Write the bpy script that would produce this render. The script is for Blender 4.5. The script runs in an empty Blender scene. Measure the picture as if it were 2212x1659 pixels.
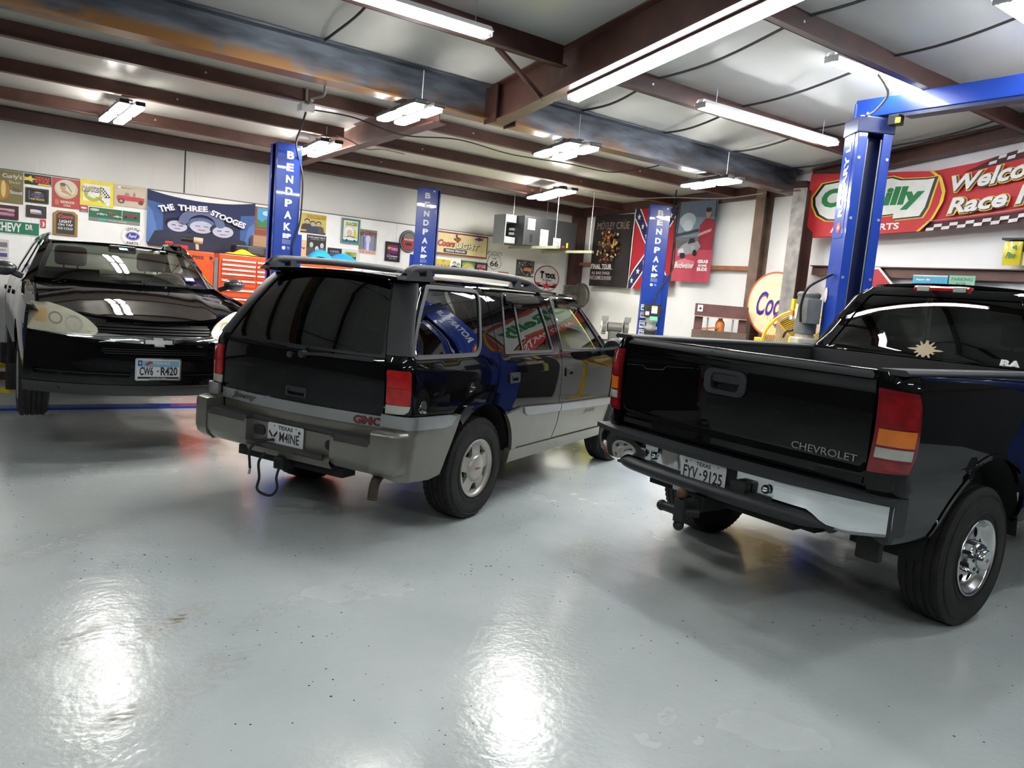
import bpy, bmesh, math, random
from mathutils import Vector, Matrix, noise
from mathutils.geometry import delaunay_2d_cdt
random.seed(7)
SC = bpy.context.scene
COL = SC.collection
PI = math.pi
R = math.radians
# ------------------------------------------------------------------ camera
CAMH, FPX = 1.5764, 1645.53
CR = Vector((0.817778, -0.569153, 0.08547)); CU = Vector((-0.002841, 0.144512, 0.989499)); CF = Vector((0.575527, 0.809433, -0.116561))
CO = Vector((0, 0, CAMH))
cam = bpy.data.cameras.new('camera'); cam.sensor_width = 36; cam.sensor_fit = 'HORIZONTAL'; cam.lens = FPX / 2212 * 36
cam.clip_start = .05
co = bpy.data.objects.new('camera', cam); COL.objects.link(co)
M3 = Matrix((CR, CU, -CF)).transposed()
co.matrix_world = Matrix.Translation(CO) @ M3.to_4x4()
SC.camera = co
# ------------------------------------------------------------------ view + world
SC.view_settings.view_transform = 'Standard'; SC.view_settings.look = 'None'
SC.view_settings.gamma = 1; SC.view_settings.use_curve_mapping = False
SC.view_settings.exposure = 1.85
wd = bpy.data.worlds.new('world'); SC.world = wd; wd.use_nodes = True
wd.node_tree.nodes['Background'].inputs[0].default_value = (.6, .65, .7, 1)
wd.node_tree.nodes['Background'].inputs[1].default_value = .05
TUBE_E, LED_E = 15.0, 26.0            # strength of the tubes and of the lamp lenses (the room's only light)
YB, XE = 11.2, 9.19                   # back wall, end wall
def ray(x, y): return CF + CR * ((x - 1106) / FPX) - CU * ((y - 829.5) / FPX)
def on(x, y, ax, val):
    r = ray(x, y); return CO + r * ((val - CO[ax]) / r[ax])
# ------------------------------------------------------------------ materials
def lin(c):
    return tuple((v / 12.92 if v <= .04045 else ((v + .055) / 1.055) ** 2.4) for v in c)
def rgb(r, g, b): return lin((r / 255, g / 255, b / 255))
MATS = {}
def mat(name, col=(.5, .5, .5), rough=.5, metal=0, coat=0, var=.06, vscale=8, bump=0, bscale=60, spec=.5, emit=0, coatr=.03):
    if name in MATS: return MATS[name]
    m = bpy.data.materials.new(name); m.use_nodes = True; MATS[name] = m
    nt = m.node_tree; b = nt.nodes['Principled BSDF']
    b.inputs['Base Color'].default_value = (*col, 1); b.inputs['Roughness'].default_value = rough
    b.inputs['Metallic'].default_value = metal; b.inputs['Coat Weight'].default_value = coat
    b.inputs['Coat Roughness'].default_value = coatr
    b.inputs['Specular IOR Level'].default_value = spec
    if emit:
        b.inputs['Emission Color'].default_value = (*col, 1); b.inputs['Emission Strength'].default_value = emit
    tc = nt.nodes.new('ShaderNodeTexCoord')
    if var:
        n = nt.nodes.new('ShaderNodeTexNoise'); n.inputs['Scale'].default_value = vscale; n.inputs['Detail'].default_value = 4
        nt.links.new(tc.outputs['Object'], n.inputs['Vector'])
        r = nt.nodes.new('ShaderNodeMapRange'); r.inputs['From Min'].default_value = .3; r.inputs['From Max'].default_value = .7
        r.inputs['To Min'].default_value = 1 - var; r.inputs['To Max'].default_value = 1 + var
        nt.links.new(n.outputs['Fac'], r.inputs['Value'])
        x = nt.nodes.new('ShaderNodeVectorMath'); x.operation = 'SCALE'; x.inputs[0].default_value = col
        nt.links.new(r.outputs[0], x.inputs['Scale']); nt.links.new(x.outputs[0], b.inputs['Base Color'])
    if bump:
        n2 = nt.nodes.new('ShaderNodeTexNoise'); n2.inputs['Scale'].default_value = bscale; n2.inputs['Detail'].default_value = 3
        nt.links.new(tc.outputs['Object'], n2.inputs['Vector'])
        bp = nt.nodes.new('ShaderNodeBump'); bp.inputs['Strength'].default_value = bump; bp.inputs['Distance'].default_value = .01
        nt.links.new(n2.outputs['Fac'], bp.inputs['Height']); nt.links.new(bp.outputs[0], b.inputs['Normal'])
    return m
def ink(r, g, b, rough=.45):                      # printed colour on a sign or poster
    return mat('print_%d_%d_%d' % (r, g, b), rgb(r, g, b), rough, var=.05, vscale=14)
def glass(name, tint, rough=.01, ior=1.5, boost=1.0):
    if name in MATS: return MATS[name]
    m = bpy.data.materials.new(name); m.use_nodes = True; MATS[name] = m
    nt = m.node_tree; nt.nodes.clear()
    o = nt.nodes.new('ShaderNodeOutputMaterial'); mx = nt.nodes.new('ShaderNodeMixShader')
    t = nt.nodes.new('ShaderNodeBsdfTransparent'); t.inputs[0].default_value = (*tint, 1)
    g = nt.nodes.new('ShaderNodeBsdfGlossy'); g.inputs['Roughness'].default_value = rough; g.inputs[0].default_value = (1, 1, 1, 1)
    fr = nt.nodes.new('ShaderNodeFresnel'); fr.inputs[0].default_value = ior
    mm = nt.nodes.new('ShaderNodeMath'); mm.operation = 'MULTIPLY'; mm.inputs[1].default_value = boost; mm.use_clamp = True
    tc = nt.nodes.new('ShaderNodeTexCoord'); n = nt.nodes.new('ShaderNodeTexNoise'); n.inputs['Scale'].default_value = 2
    nt.links.new(tc.outputs['Object'], n.inputs['Vector'])
    ad = nt.nodes.new('ShaderNodeMath'); ad.operation = 'MULTIPLY_ADD'; ad.inputs[1].default_value = .02; ad.inputs[2].default_value = 0
    nt.links.new(n.outputs['Fac'], ad.inputs[0])
    a2 = nt.nodes.new('ShaderNodeMath'); a2.operation = 'ADD'
    nt.links.new(fr.outputs[0], mm.inputs[0]); nt.links.new(mm.outputs[0], a2.inputs[0]); nt.links.new(ad.outputs[0], a2.inputs[1])
    nt.links.new(a2.outputs[0], mx.inputs[0]); nt.links.new(t.outputs[0], mx.inputs[1]); nt.links.new(g.outputs[0], mx.inputs[2])
    nt.links.new(mx.outputs[0], o.inputs[0])
    return m
# ------------------------------------------------------------------ object helpers
def tag(o, label=None, cat=None, group=None, kind=None):
    if label: o['label'] = label
    if cat: o['category'] = cat
    if group: o['group'] = group
    if kind: o['kind'] = kind
    return o
def empty(name, loc=(0, 0, 0), rz=0, label=None, cat=None, group=None):
    o = bpy.data.objects.new(name, None); COL.objects.link(o)
    o.location = loc; o.rotation_euler = (0, 0, rz); o.empty_display_size = .1
    return tag(o, label, cat, group)
_cv = {}
def text_tris(body, bold=0, shear=0):
    k = (body, bold, shear)
    if k in _cv: return _cv[k]
    c = bpy.data.curves.new('t', 'FONT'); c.body = body; c.size = 1; c.offset = bold; c.shear = shear; c.resolution_u = 3
    o = bpy.data.objects.new('t', c); COL.objects.link(o)
    dg = bpy.context.evaluated_depsgraph_get(); me = bpy.data.meshes.new_from_object(o.evaluated_get(dg))
    v = [tuple(p.co) for p in me.vertices]; f = [tuple(p.vertices) for p in me.polygons]
    bpy.data.meshes.remove(me); bpy.data.objects.remove(o); bpy.data.curves.remove(c)
    _cv[k] = (v, f); return v, f
def rects(x0, y0, x1, y1): return [(x0, y0), (x1, y0), (x1, y1), (x0, y1)]
def ell(cx, cy, rx, ry, n=28, a0=0, a1=2 * PI):
    full = abs(a1 - a0 - 2 * PI) < 1e-6
    k = n if full else n + 1
    return [(cx + rx * math.cos(a0 + (a1 - a0) * i / n), cy + ry * math.sin(a0 + (a1 - a0) * i / n)) for i in range(k)]
def rrect(x0, y0, x1, y1, r, n=5):
    o = []
    for cx, cy, a in ((x1 - r, y1 - r, 0), (x0 + r, y1 - r, 90), (x0 + r, y0 + r, 180), (x1 - r, y0 + r, 270)):
        for i in range(n + 1):
            t = R(a + 90 * i / n); o.append((cx + r * math.cos(t), cy + r * math.sin(t)))
    return o
def star(cx, cy, r, r2=.4, n=5, a0=90):
    return [(cx + (r if i % 2 == 0 else r * r2) * math.cos(R(a0 + 180 / n * i)), cy + (r if i % 2 == 0 else r * r2) * math.sin(R(a0 + 180 / n * i))) for i in range(2 * n)]
def inside(p, poly):
    x, y = p; c = False; n = len(poly); j = n - 1
    for i in range(n):
        xi, yi = poly[i]; xj, yj = poly[j]
        if (yi > y) != (yj > y) and x < (xj - xi) * (y - yi) / (yj - yi) + xi: c = not c
        j = i
    return c
def dense(poly, step):
    o = []
    for i, a in enumerate(poly):
        b = poly[(i + 1) % len(poly)]; d = math.dist(a, b); k = max(1, int(d / step + .5))
        for j in range(k): o.append((a[0] + (b[0] - a[0]) * j / k, a[1] + (b[1] - a[1]) * j / k))
    return o
def spline(pts, n=6, closed=False):
    """Catmull-Rom through 2-D or 3-D points"""
    P = [Vector(p) for p in pts]; o = []; N = len(P)
    for i in range(N if closed else N - 1):
        p0 = P[(i - 1) % N] if closed or i > 0 else P[i]; p1 = P[i]; p2 = P[(i + 1) % N]
        p3 = P[(i + 2) % N] if closed or i + 2 < N else p2
        for k in range(n):
            t = k / n
            o.append(.5 * ((2 * p1) + (p2 - p0) * t + (2 * p0 - 5 * p1 + 4 * p2 - p3) * t * t + (3 * p1 - p0 - 3 * p2 + p3) * t ** 3))
    if not closed: o.append(P[-1])
    return [tuple(q) for q in o]
def interp(tab, x):
    if x <= tab[0][0]: return tab[0][1]
    for (a, b), (c, d) in zip(tab, tab[1:]):
        if x <= c: return b + (d - b) * (x - a) / (c - a)
    return tab[-1][1]
def smooth_tab(pts, n=8):
    return [(p[0], p[1]) for p in spline(pts, n)]
class MB:
    """collects geometry; build() links it as ONE mesh object"""
    def __init__(s): s.v = []; s.f = []; s.mi = []; s.sm = []; s.n = {}; s.mats = []; s.cur = 0; s.X = None
    def use(s, m):
        if m not in s.mats: s.mats.append(m)
        s.cur = s.mats.index(m); return s
    def xf(s, M=None): s.X = M; return s
    def add(s, vs, fs, smooth=False, normals=None):
        b = len(s.v)
        for i, p in enumerate(vs):
            p = Vector(p)
            if s.X is not None: p = s.X @ p
            s.v.append(p)
            if normals is not None:
                nn = normals[i]
                if nn is not None:
                    if s.X is not None: nn = s.X.to_3x3() @ nn
                    s.n[b + i] = nn
        for f in fs: s.f.append([b + i for i in f]); s.mi.append(s.cur); s.sm.append(smooth)
        return s
    def box(s, c, d, rot=None):
        x, y, z = (k / 2 for k in d)
        vs = [Vector(p) for p in ((-x, -y, -z), (x, -y, -z), (x, y, -z), (-x, y, -z), (-x, -y, z), (x, -y, z), (x, y, z), (-x, y, z))]
        if rot is not None: vs = [rot @ p for p in vs]
        c = Vector(c)
        return s.add([p + c for p in vs], [(0, 3, 2, 1), (4, 5, 6, 7), (0, 1, 5, 4), (1, 2, 6, 5), (2, 3, 7, 6), (3, 0, 4, 7)])
    def bar(s, a, b, w, h, up=(0, 0, 1)):
        a, b = Vector(a), Vector(b); d = (b - a); L = d.length; d.normalize(); u = Vector(up)
        x = d.cross(u)
        if x.length < 1e-4: x = d.cross(Vector((1, 0, 0)))
        x.normalize(); u = x.cross(d)
        return s.box((a + b) / 2, (w, L, h), Matrix((x, d, u)).transposed())
    def tube(s, path, r, seg=8, cap=True, rad=None, closed=False):
        P = [Vector(p) for p in path]; n = len(P); vs = []; fs = []
        pr = None
        for i, p in enumerate(P):
            t = (P[min(i + 1, n - 1)] - P[max(i - 1, 0)]) if not closed else (P[(i + 1) % n] - P[i - 1])
            t.normalize()
            if pr is None:
                q = Vector((0, 0, 1)) if abs(t.z) < .9 else Vector((1, 0, 0)); x = t.cross(q).normalized()
            else:
                x = (pr - t * pr.dot(t)).normalized()
            pr = x; y = t.cross(x); k = rad[i] if rad else r
            for j in range(seg):
                a = 2 * PI * j / seg; vs.append(p + (x * math.cos(a) + y * math.sin(a)) * k)
        for i in range(n - (0 if closed else 1)):
            for j in range(seg):
                a = i * seg + j; b = i * seg + (j + 1) % seg; c = ((i + 1) % n) * seg + (j + 1) % seg; d = ((i + 1) % n) * seg + j
                fs.append((a, b, c, d))
        s.add(vs, fs, True)
        if cap and not closed:
            s.add(vs[:seg], [tuple(range(seg))[::-1]]); s.add(vs[-seg:], [tuple(range(seg))])
        return s
    def cyl(s, a, b, r, seg=20, r2=None): return s.tube([a, b], r, seg, True, [r, r if r2 is None else r2])
    def lathe(s, prof, c=(0, 0, 0), axis='Y', seg=48, close=False, mod=None):
        """prof: list of (radius, along); revolve about axis through c"""
        vs = []; fs = []; k = len(prof)
        for i in range(seg):
            a = 2 * PI * i / seg
            for j, (r, h) in enumerate(prof):
                if mod: r = mod(i, j, r)
                x, y = r * math.cos(a), r * math.sin(a)
                vs.append({'Y': (x, h, y), 'Z': (x, y, h), 'X': (h, x, y)}[axis])
        c = Vector(c); m = k if close else k - 1
        for i in range(seg):
            for j in range(m):
                fs.append((i * k + j, i * k + (j + 1) % k, ((i + 1) % seg) * k + (j + 1) % k, ((i + 1) % seg) * k + j))
        return s.add([Vector(p) + c for p in vs], fs, True)
    def ball(s, c, r, n=14, sc=(1, 1, 1)):
        pr = [(r * math.sin(PI * i / n), -r * math.cos(PI * i / n)) for i in range(n + 1)]
        b = len(s.v); s.lathe(pr, (0, 0, 0), 'Z', 2 * n)
        return s._post(b, sc, c)
    def _post(s, b, sc, c):
        for i in range(b, len(s.v)):
            p = s.v[i]
            q = Vector((p.x * sc[0], p.y * sc[1], p.z * sc[2])) + Vector(c) if s.X is None else p
            s.v[i] = q
        return s
    def prism(s, poly, fn, d0, d1, smooth=False):
        """closed polygon in 2-D extruded: fn(a, b, depth) -> point"""
        n = len(poly); f0 = [fn(a, b, d0) for a, b in poly]; f1 = [fn(a, b, d1) for a, b in poly]
        s.flat(poly, lambda a, b: fn(a, b, d1)); s.flat(poly, lambda a, b: fn(a, b, d0), flip=True)
        return s.add(f0 + f1, [(i, (i + 1) % n, n + (i + 1) % n, n + i) for i in range(n)], smooth)
    def flat(s, poly, fn, flip=False):
        vs, fs = cdt(poly, [], 0)
        return s.add([fn(*p) for p in vs], [f[::-1] if flip else f for f in fs])
    def grid(s, fn, nu, nv, u0=0, u1=1, v0=0, v1=1, smooth=True, flip=False):
        vs = [fn(u0 + (u1 - u0) * i / nu, v0 + (v1 - v0) * j / nv) for i in range(nu + 1) for j in range(nv + 1)]
        fs = []
        for i in range(nu):
            for j in range(nv):
                q = (i * (nv + 1) + j, (i + 1) * (nv + 1) + j, (i + 1) * (nv + 1) + j + 1, i * (nv + 1) + j + 1)
                fs.append(q[::-1] if flip else q)
        return s.add(vs, fs, smooth)
    def panel(s, fn, out, holes=(), step=.06, off=0, thick=.012, flip=False):
        """patch of the surface fn(a,b) bounded by a polygon, lifted by off, with a folded rim of depth thick"""
        o = dense(out, step); hs = [dense(h, step) for h in holes]
        vs, fs = cdt(o, hs, step)
        e = 1e-3; sg = -1 if flip else 1; P = []; N = []
        def fr(a, b):
            n = (fn(a + e, b) - fn(a - e, b)).cross(fn(a, b + e) - fn(a, b - e))
            n.normalize(); return n * sg
        for a, b in vs:
            n = fr(a, b); N.append(n); P.append(fn(a, b) + n * off)
        s.add(P, [f[::-1] if flip else f for f in fs], True, N)
        for loop in [o] + hs if thick else []:
            k = len(loop); q = []
            for a, b in loop:
                n = fr(a, b); p = fn(a, b); q += [p + n * off, p + n * (off - thick)]
            s.add(q, [(2 * i, 2 * i + 1, (2 * i + 3) % (2 * k), (2 * i + 2) % (2 * k)) for i in range(k)])
        return s
    def text(s, body, fn, w=None, h=None, bold=.0, shear=0, d=0.0, cx=0, cy=0, zs=0, depth=0):
        """text fitted into a w x h box centred on (cx, cy); fn(x, y) -> point (or fn(x,y,depth) if depth)"""
        v, f = text_tris(body, bold, shear)
        if not v: return s
        x0 = min(p[0] for p in v); x1 = max(p[0] for p in v); y0 = min(p[1] for p in v); y1 = max(p[1] for p in v)
        kx = (w / (x1 - x0)) if w else None; ky = (h / (y1 - y0)) if h else None
        kx = kx or ky; ky = ky or kx
        m = lambda p: (cx + (p[0] - (x0 + x1) / 2) * kx, cy + (p[1] - (y0 + y1) / 2) * ky)
        if not depth: return s.add([fn(*m(p)) for p in v], f)
        top = [fn(*m(p), depth) for p in v]; bot = [fn(*m(p), 0) for p in v]; n = len(v)
        ed = {}
        for q in f:
            for i in range(len(q)): ed[(q[i], q[(i + 1) % len(q)])] = 1
        side = [(a, a + n, b + n, b) for (a, b) in ed if (b, a) not in ed]
        return s.add(top + bot, f + side)
    def build(s, name, m=None, parent=None, loc=None, rz=0, bevel=0, angle=40, label=None, cat=None, group=None, kind=None, bseg=2):
        me = bpy.data.meshes.new(name); me.from_pydata([tuple(p) for p in s.v], [], s.f); me.update()
        if m is not None and not s.mats: s.mats = [m]
        for k in s.mats: me.materials.append(k)
        me.polygons.foreach_set('material_index', s.mi); me.polygons.foreach_set('use_smooth', s.sm)
        if any(s.sm):
            me.set_sharp_from_angle(angle=R(angle))
            if s.n:
                me.normals_split_custom_set_from_vertices([tuple(s.n.get(i, (0, 0, 0))) for i in range(len(s.v))])
        o = bpy.data.objects.new(name, me); COL.objects.link(o)
        if parent is not None: o.parent = parent
        if loc is not None: o.location = loc
        if rz: o.rotation_euler = (0, 0, rz)
        if bevel:
            b = o.modifiers.new('bevel', 'BEVEL'); b.width = bevel; b.segments = bseg; b.limit_method = 'ANGLE'; b.angle_limit = R(40)
        return tag(o, label, cat, group, kind)
def cdt(out, holes, step):
    vs = list(out); ed = [(i, (i + 1) % len(out)) for i in range(len(out))]
    for h in holes:
        b = len(vs); vs += h; ed += [(b + i, b + (i + 1) % len(h)) for i in range(len(h))]
    if step:
        xs = [p[0] for p in out]; ys = [p[1] for p in out]
        nb = [Vector(p) for p in vs]
        j = 0; y = min(ys) + step * .5
        while y < max(ys):
            x = min(xs) + step * (.25 if j % 2 else .75)
            while x < max(xs):
                p = (x, y)
                if inside(p, out) and not any(inside(p, h) for h in holes):
                    if min((q[0] - x) ** 2 + (q[1] - y) ** 2 for q in nb) > (.55 * step) ** 2: vs.append(p)
                x += step
            y += step * .87; j += 1
    r = delaunay_2d_cdt([Vector(p) for p in vs], ed, [], 0, 1e-6)
    V = [(p.x, p.y) for p in r[0]]; F = []
    for t in r[2]:
        a, b, c = (V[i] for i in t); m = ((a[0] + b[0] + c[0]) / 3, (a[1] + b[1] + c[1]) / 3)
        if inside(m, out) and not any(inside(m, h) for h in holes):
            ar = (b[0] - a[0]) * (c[1] - a[1]) - (b[1] - a[1]) * (c[0] - a[0])
            F.append(tuple(t) if ar > 0 else tuple(t)[::-1])
    return V, F
def copy_tree(o, parent=None):
    c = o.copy(); COL.objects.link(c)
    if parent is not None: c.parent = parent
    for ch in [k for k in o.children]: copy_tree(ch, c)
    return c
# ------------------------------------------------------------------ room materials
def nodes(name, rough=.5, spec=.5):
    m = bpy.data.materials.new(name); m.use_nodes = True; MATS[name] = m
    nt = m.node_tree; b = nt.nodes['Principled BSDF']; b.inputs['Roughness'].default_value = rough; b.inputs['Specular IOR Level'].default_value = spec
    N = lambda t, **k: _n(nt, t, k)
    return m, nt, b, N
def _n(nt, t, k):
    n = nt.nodes.new('ShaderNode' + t)
    for a, v in k.items():
        if hasattr(n, a): setattr(n, a, v)
        else: n.inputs[a.replace('_', ' ')].default_value = v
    return n
def ramp(nt, src, pts):
    r = nt.nodes.new('ShaderNodeValToRGB'); e = r.color_ramp.elements
    while len(e) > 1: e.remove(e[-1])
    e[0].position, e[0].color = pts[0][0], (*pts[0][1], 1)
    for p, c in pts[1:]:
        q = e.new(p); q.color = (*c, 1)
    nt.links.new(src, r.inputs[0]); return r.outputs[0]
def mixc(nt, f, a, b):
    x = nt.nodes.new('ShaderNodeMix'); x.data_type = 'RGBA'
    for i, v in ((0, f), (6, a), (7, b)):
        if hasattr(v, 'node'): nt.links.new(v, x.inputs[i])
        else: x.inputs[i].default_value = v if i == 0 else (*v, 1)
    return x.outputs[2]
def floor_material():
    m, nt, b, N = nodes('floor_epoxy', .16, .5); L = nt.links
    tc = N('TexCoord'); P = tc.outputs['Object']
    big = N('TexNoise', Scale=.9, Detail=5); L.new(P, big.inputs['Vector'])
    base = ramp(nt, big.outputs['Fac'], [(.3, (.50, .55, .55)), (.7, (.60, .64, .63))])
    vo = N('TexVoronoi', Scale=26.0); L.new(P, vo.inputs['Vector'])           # dark flakes
    cell = N('TexNoise', Scale=1.3, Detail=2); L.new(P, cell.inputs['Vector'])
    wn = N('TexWhiteNoise'); L.new(vo.outputs['Position'], wn.inputs['Vector'])
    th = N('MapRange', From_Min=.35, From_Max=.7, To_Min=.02, To_Max=.2); L.new(cell.outputs['Fac'], th.inputs['Value'])
    mu = N('Math', operation='MULTIPLY'); L.new(wn.outputs['Value'], mu.inputs[0]); L.new(th.outputs[0], mu.inputs[1])
    le = N('Math', operation='LESS_THAN'); L.new(vo.outputs['Distance'], le.inputs[0]); L.new(mu.outputs[0], le.inputs[1])
    c1 = mixc(nt, le.outputs[0], base, (.05, .055, .06))
    # dried mud: stains with a place and a shape of their own
    acc = None
    sx = N('SeparateXYZ'); L.new(P, sx.inputs[0])
    st = N('Mapping'); st.inputs['Scale'].default_value = (26, 60, 1); st.inputs['Rotation'].default_value = (0, 0, .75); L.new(P, st.inputs['Vector'])
    sn = N('TexNoise', Scale=.6, Detail=6); L.new(st.outputs[0], sn.inputs['Vector'])
    for (px, py, rx, ry, amt) in ((375, 1343, .22, .07, 1.1), (115, 1400, .45, .10, .5), (580, 1325, .22, .06, .4), (262, 1548, .10, .05, .9), (470, 1425, .1, .08, .5), (95, 1185, .5, .1, .35),
                                  (1255, 1180, .22, .06, .6), (1890, 1342, .06, .05, .7), (1440, 1545, .06, .03, .6), (420, 1480, .35, .09, .35)):
        c = on(px, py, 2, 0); mp = N('Mapping'); mp.vector_type = 'POINT'
        a = -.62
        mp.inputs['Location'].default_value = (-(c.x * math.cos(a) - c.y * math.sin(a)) / rx, -(c.x * math.sin(a) + c.y * math.cos(a)) / ry, 0)
        mp.inputs['Rotation'].default_value = (0, 0, a); mp.inputs['Scale'].default_value = (1 / rx, 1 / ry, 0)
        L.new(P, mp.inputs['Vector'])
        # Mapping applies scale, then rotation: rotate first with a second node
        rot = N('VectorRotate'); rot.rotation_type = 'Z_AXIS'; rot.inputs['Angle'].default_value = a; rot.inputs['Center'].default_value = (c.x, c.y, 0); L.new(P, rot.inputs['Vector'])
        mp.inputs['Rotation'].default_value = (0, 0, 0); mp.inputs['Location'].default_value = (-c.x / rx, -c.y / ry, 0); L.new(rot.outputs[0], mp.inputs['Vector'])
        ln = N('VectorMath', operation='LENGTH'); L.new(mp.outputs[0], ln.inputs[0])
        r = N('MapRange', From_Min=.25, From_Max=1.3, To_Min=amt, To_Max=0.0); L.new(ln.outputs['Value'], r.inputs['Value'])
        if acc is None: acc = r.outputs[0]
        else:
            q = N('Math', operation='MAXIMUM'); L.new(acc, q.inputs[0]); L.new(r.outputs[0], q.inputs[1]); acc = q.outputs[0]
    s2 = N('MapRange', From_Min=.42, From_Max=.62, To_Min=0., To_Max=1.); L.new(sn.outputs['Fac'], s2.inputs['Value'])
    mm = N('Math', operation='MULTIPLY', use_clamp=True); L.new(acc, mm.inputs[0]); L.new(s2.outputs[0], mm.inputs[1])
    c2 = mixc(nt, mm.outputs[0], c1, (.20, .17, .11))
    dirt = N('TexNoise', Scale=.55, Detail=6); L.new(P, dirt.inputs['Vector'])
    dr = N('MapRange', From_Min=.5, From_Max=.75, To_Min=0., To_Max=.35); L.new(dirt.outputs['Fac'], dr.inputs['Value'])
    c3 = mixc(nt, dr.outputs[0], c2, (.52, .51, .44))
    L.new(c3, b.inputs['Base Color'])
    bn = N('TexNoise', Scale=34., Detail=2); L.new(P, bn.inputs['Vector']); bn2 = N('TexNoise', Scale=5., Detail=2); L.new(P, bn2.inputs['Vector'])
    ad = N('Math', operation='MULTIPLY_ADD'); ad.inputs[1].default_value = 2.5; L.new(bn2.outputs['Fac'], ad.inputs[0]); L.new(bn.outputs['Fac'], ad.inputs[2])
    bp = N('Bump', Strength=.32, Distance=.004); L.new(ad.outputs[0], bp.inputs['Height']); L.new(bp.outputs[0], b.inputs['Normal'])
    rr = N('MapRange', From_Min=.3, From_Max=.7, To_Min=.12, To_Max=.3); L.new(big.outputs['Fac'], rr.inputs['Value'])
    ro = N('Math', operation='ADD'); L.new(rr.outputs[0], ro.inputs[0]); m4 = N('Math', operation='MULTIPLY'); m4.inputs[1].default_value = .4; L.new(mm.outputs[0], m4.inputs[0]); L.new(m4.outputs[0], ro.inputs[1])
    L.new(ro.outputs[0], b.inputs['Roughness'])
    return m
def vinyl(name, col, sc, rot=0, strength=.25, rough=.35, cover=.5):
    """white facing of the insulation blankets with drawn wrinkles"""
    m, nt, b, N = nodes(name, rough, .4); L = nt.links
    tc = N('TexCoord'); mp = N('Mapping'); mp.inputs['Scale'].default_value = sc; mp.inputs['Rotation'].default_value = (0, 0, rot)
    L.new(tc.outputs['Object'], mp.inputs['Vector'])
    n = N('TexNoise', Scale=1., Detail=5, Distortion=.6); L.new(mp.outputs[0], n.inputs['Vector'])
    g = N('TexNoise', Scale=1.1, Detail=3); L.new(tc.outputs['Object'], g.inputs['Vector'])
    c = ramp(nt, g.outputs['Fac'], [(.3, tuple(v * .92 for v in col)), (.7, tuple(min(1, v * 1.04) for v in col))])
    L.new(c, b.inputs['Base Color'])
    mk = N('MapRange', From_Min=.45, From_Max=.65, To_Min=.1, To_Max=1.); L.new(g.outputs['Fac'], mk.inputs['Value'])
    ml = N('Math', operation='MULTIPLY'); L.new(n.outputs['Fac'], ml.inputs[0]); L.new(mk.outputs[0], ml.inputs[1])
    bp = N('Bump', Strength=strength, Distance=.03); L.new(ml.outputs[0], bp.inputs['Height']); L.new(bp.outputs[0], b.inputs['Normal'])
    return m
def steel_material():
    m, nt, b, N = nodes('mill_scale_steel', .42, .5); L = nt.links; b.inputs['Metallic'].default_value = .35
    tc = N('TexCoord'); P = tc.outputs['Object']; mp = N('Mapping'); mp.inputs['Scale'].default_value = (1.2, 4, 5); L.new(P, mp.inputs['Vector'])
    n = N('TexNoise', Scale=1.6, Detail=7); L.new(mp.outputs[0], n.inputs['Vector'])
    c = ramp(nt, n.outputs['Fac'], [(.3, (.035, .037, .045)), (.5, (.10, .115, .145)), (.68, (.19, .21, .25))])
    sx = N('SeparateXYZ'); L.new(P, sx.inputs[0])
    n2 = N('TexNoise', Scale=3., Detail=6); L.new(P, n2.inputs['Vector'])
    z = N('MapRange', From_Min=3.25, From_Max=3.38, To_Min=1., To_Max=0.); L.new(sx.outputs['Z'], z.inputs['Value'])          # rust along the bottom flange, heavier at the left end
    x = N('MapRange', From_Min=1.5, From_Max=6.5, To_Min=1., To_Max=.25); L.new(sx.outputs['X'], x.inputs['Value'])
    a = N('Math', operation='MULTIPLY'); L.new(z.outputs[0], a.inputs[0]); L.new(x.outputs[0], a.inputs[1])
    q = N('MapRange', From_Min=.35, From_Max=.55, To_Min=0., To_Max=1.7); L.new(n2.outputs['Fac'], q.inputs['Value'])
    a2 = N('Math', operation='MULTIPLY', use_clamp=True); L.new(a.outputs[0], a2.inputs[0]); L.new(q.outputs[0], a2.inputs[1])
    L.new(mixc(nt, a2.outputs[0], c, (.24, .105, .02)), b.inputs['Base Color'])
    return m
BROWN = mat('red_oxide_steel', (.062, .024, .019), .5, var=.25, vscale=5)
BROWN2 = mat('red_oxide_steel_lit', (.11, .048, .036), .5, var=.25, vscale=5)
RUST = mat('orange_primer_girt', (.30, .11, .05), .6, var=.2)
STEEL = steel_material()
GREYCOL = mat('worn_grey_column', (.20, .185, .175), .55, var=.35, vscale=9)
FLOOR = floor_material()
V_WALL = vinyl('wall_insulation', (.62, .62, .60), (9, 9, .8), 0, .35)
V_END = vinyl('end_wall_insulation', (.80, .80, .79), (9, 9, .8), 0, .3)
V_CEIL = vinyl('roof_insulation', (.62, .61, .57), (1.2, 7, 1), 0, .4)
V_CEIL2 = vinyl('main_roof_insulation', (.60, .61, .59), (1.4, 5, 1), .3, .3)
BOARD = mat('white_wall_board', (.80, .80, .79), .4, var=.03)
DARKSEAM = mat('seam_tape', (.03, .03, .03), .7)
def st(b, name, m=None, bevel=0, label=None, **k):
    return b.build(name, m, None, bevel=bevel, kind='structure', label=label, **k)
XL, YF = -7.0, -7.0
st(MB().box(((XL + XE + .1) / 2, (YF + YB + .1) / 2, -.1), (XE - XL + .1, YB - YF + .1, .2)), 'floor', FLOOR, label='glossy pale grey painted concrete floor with black flakes')
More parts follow.
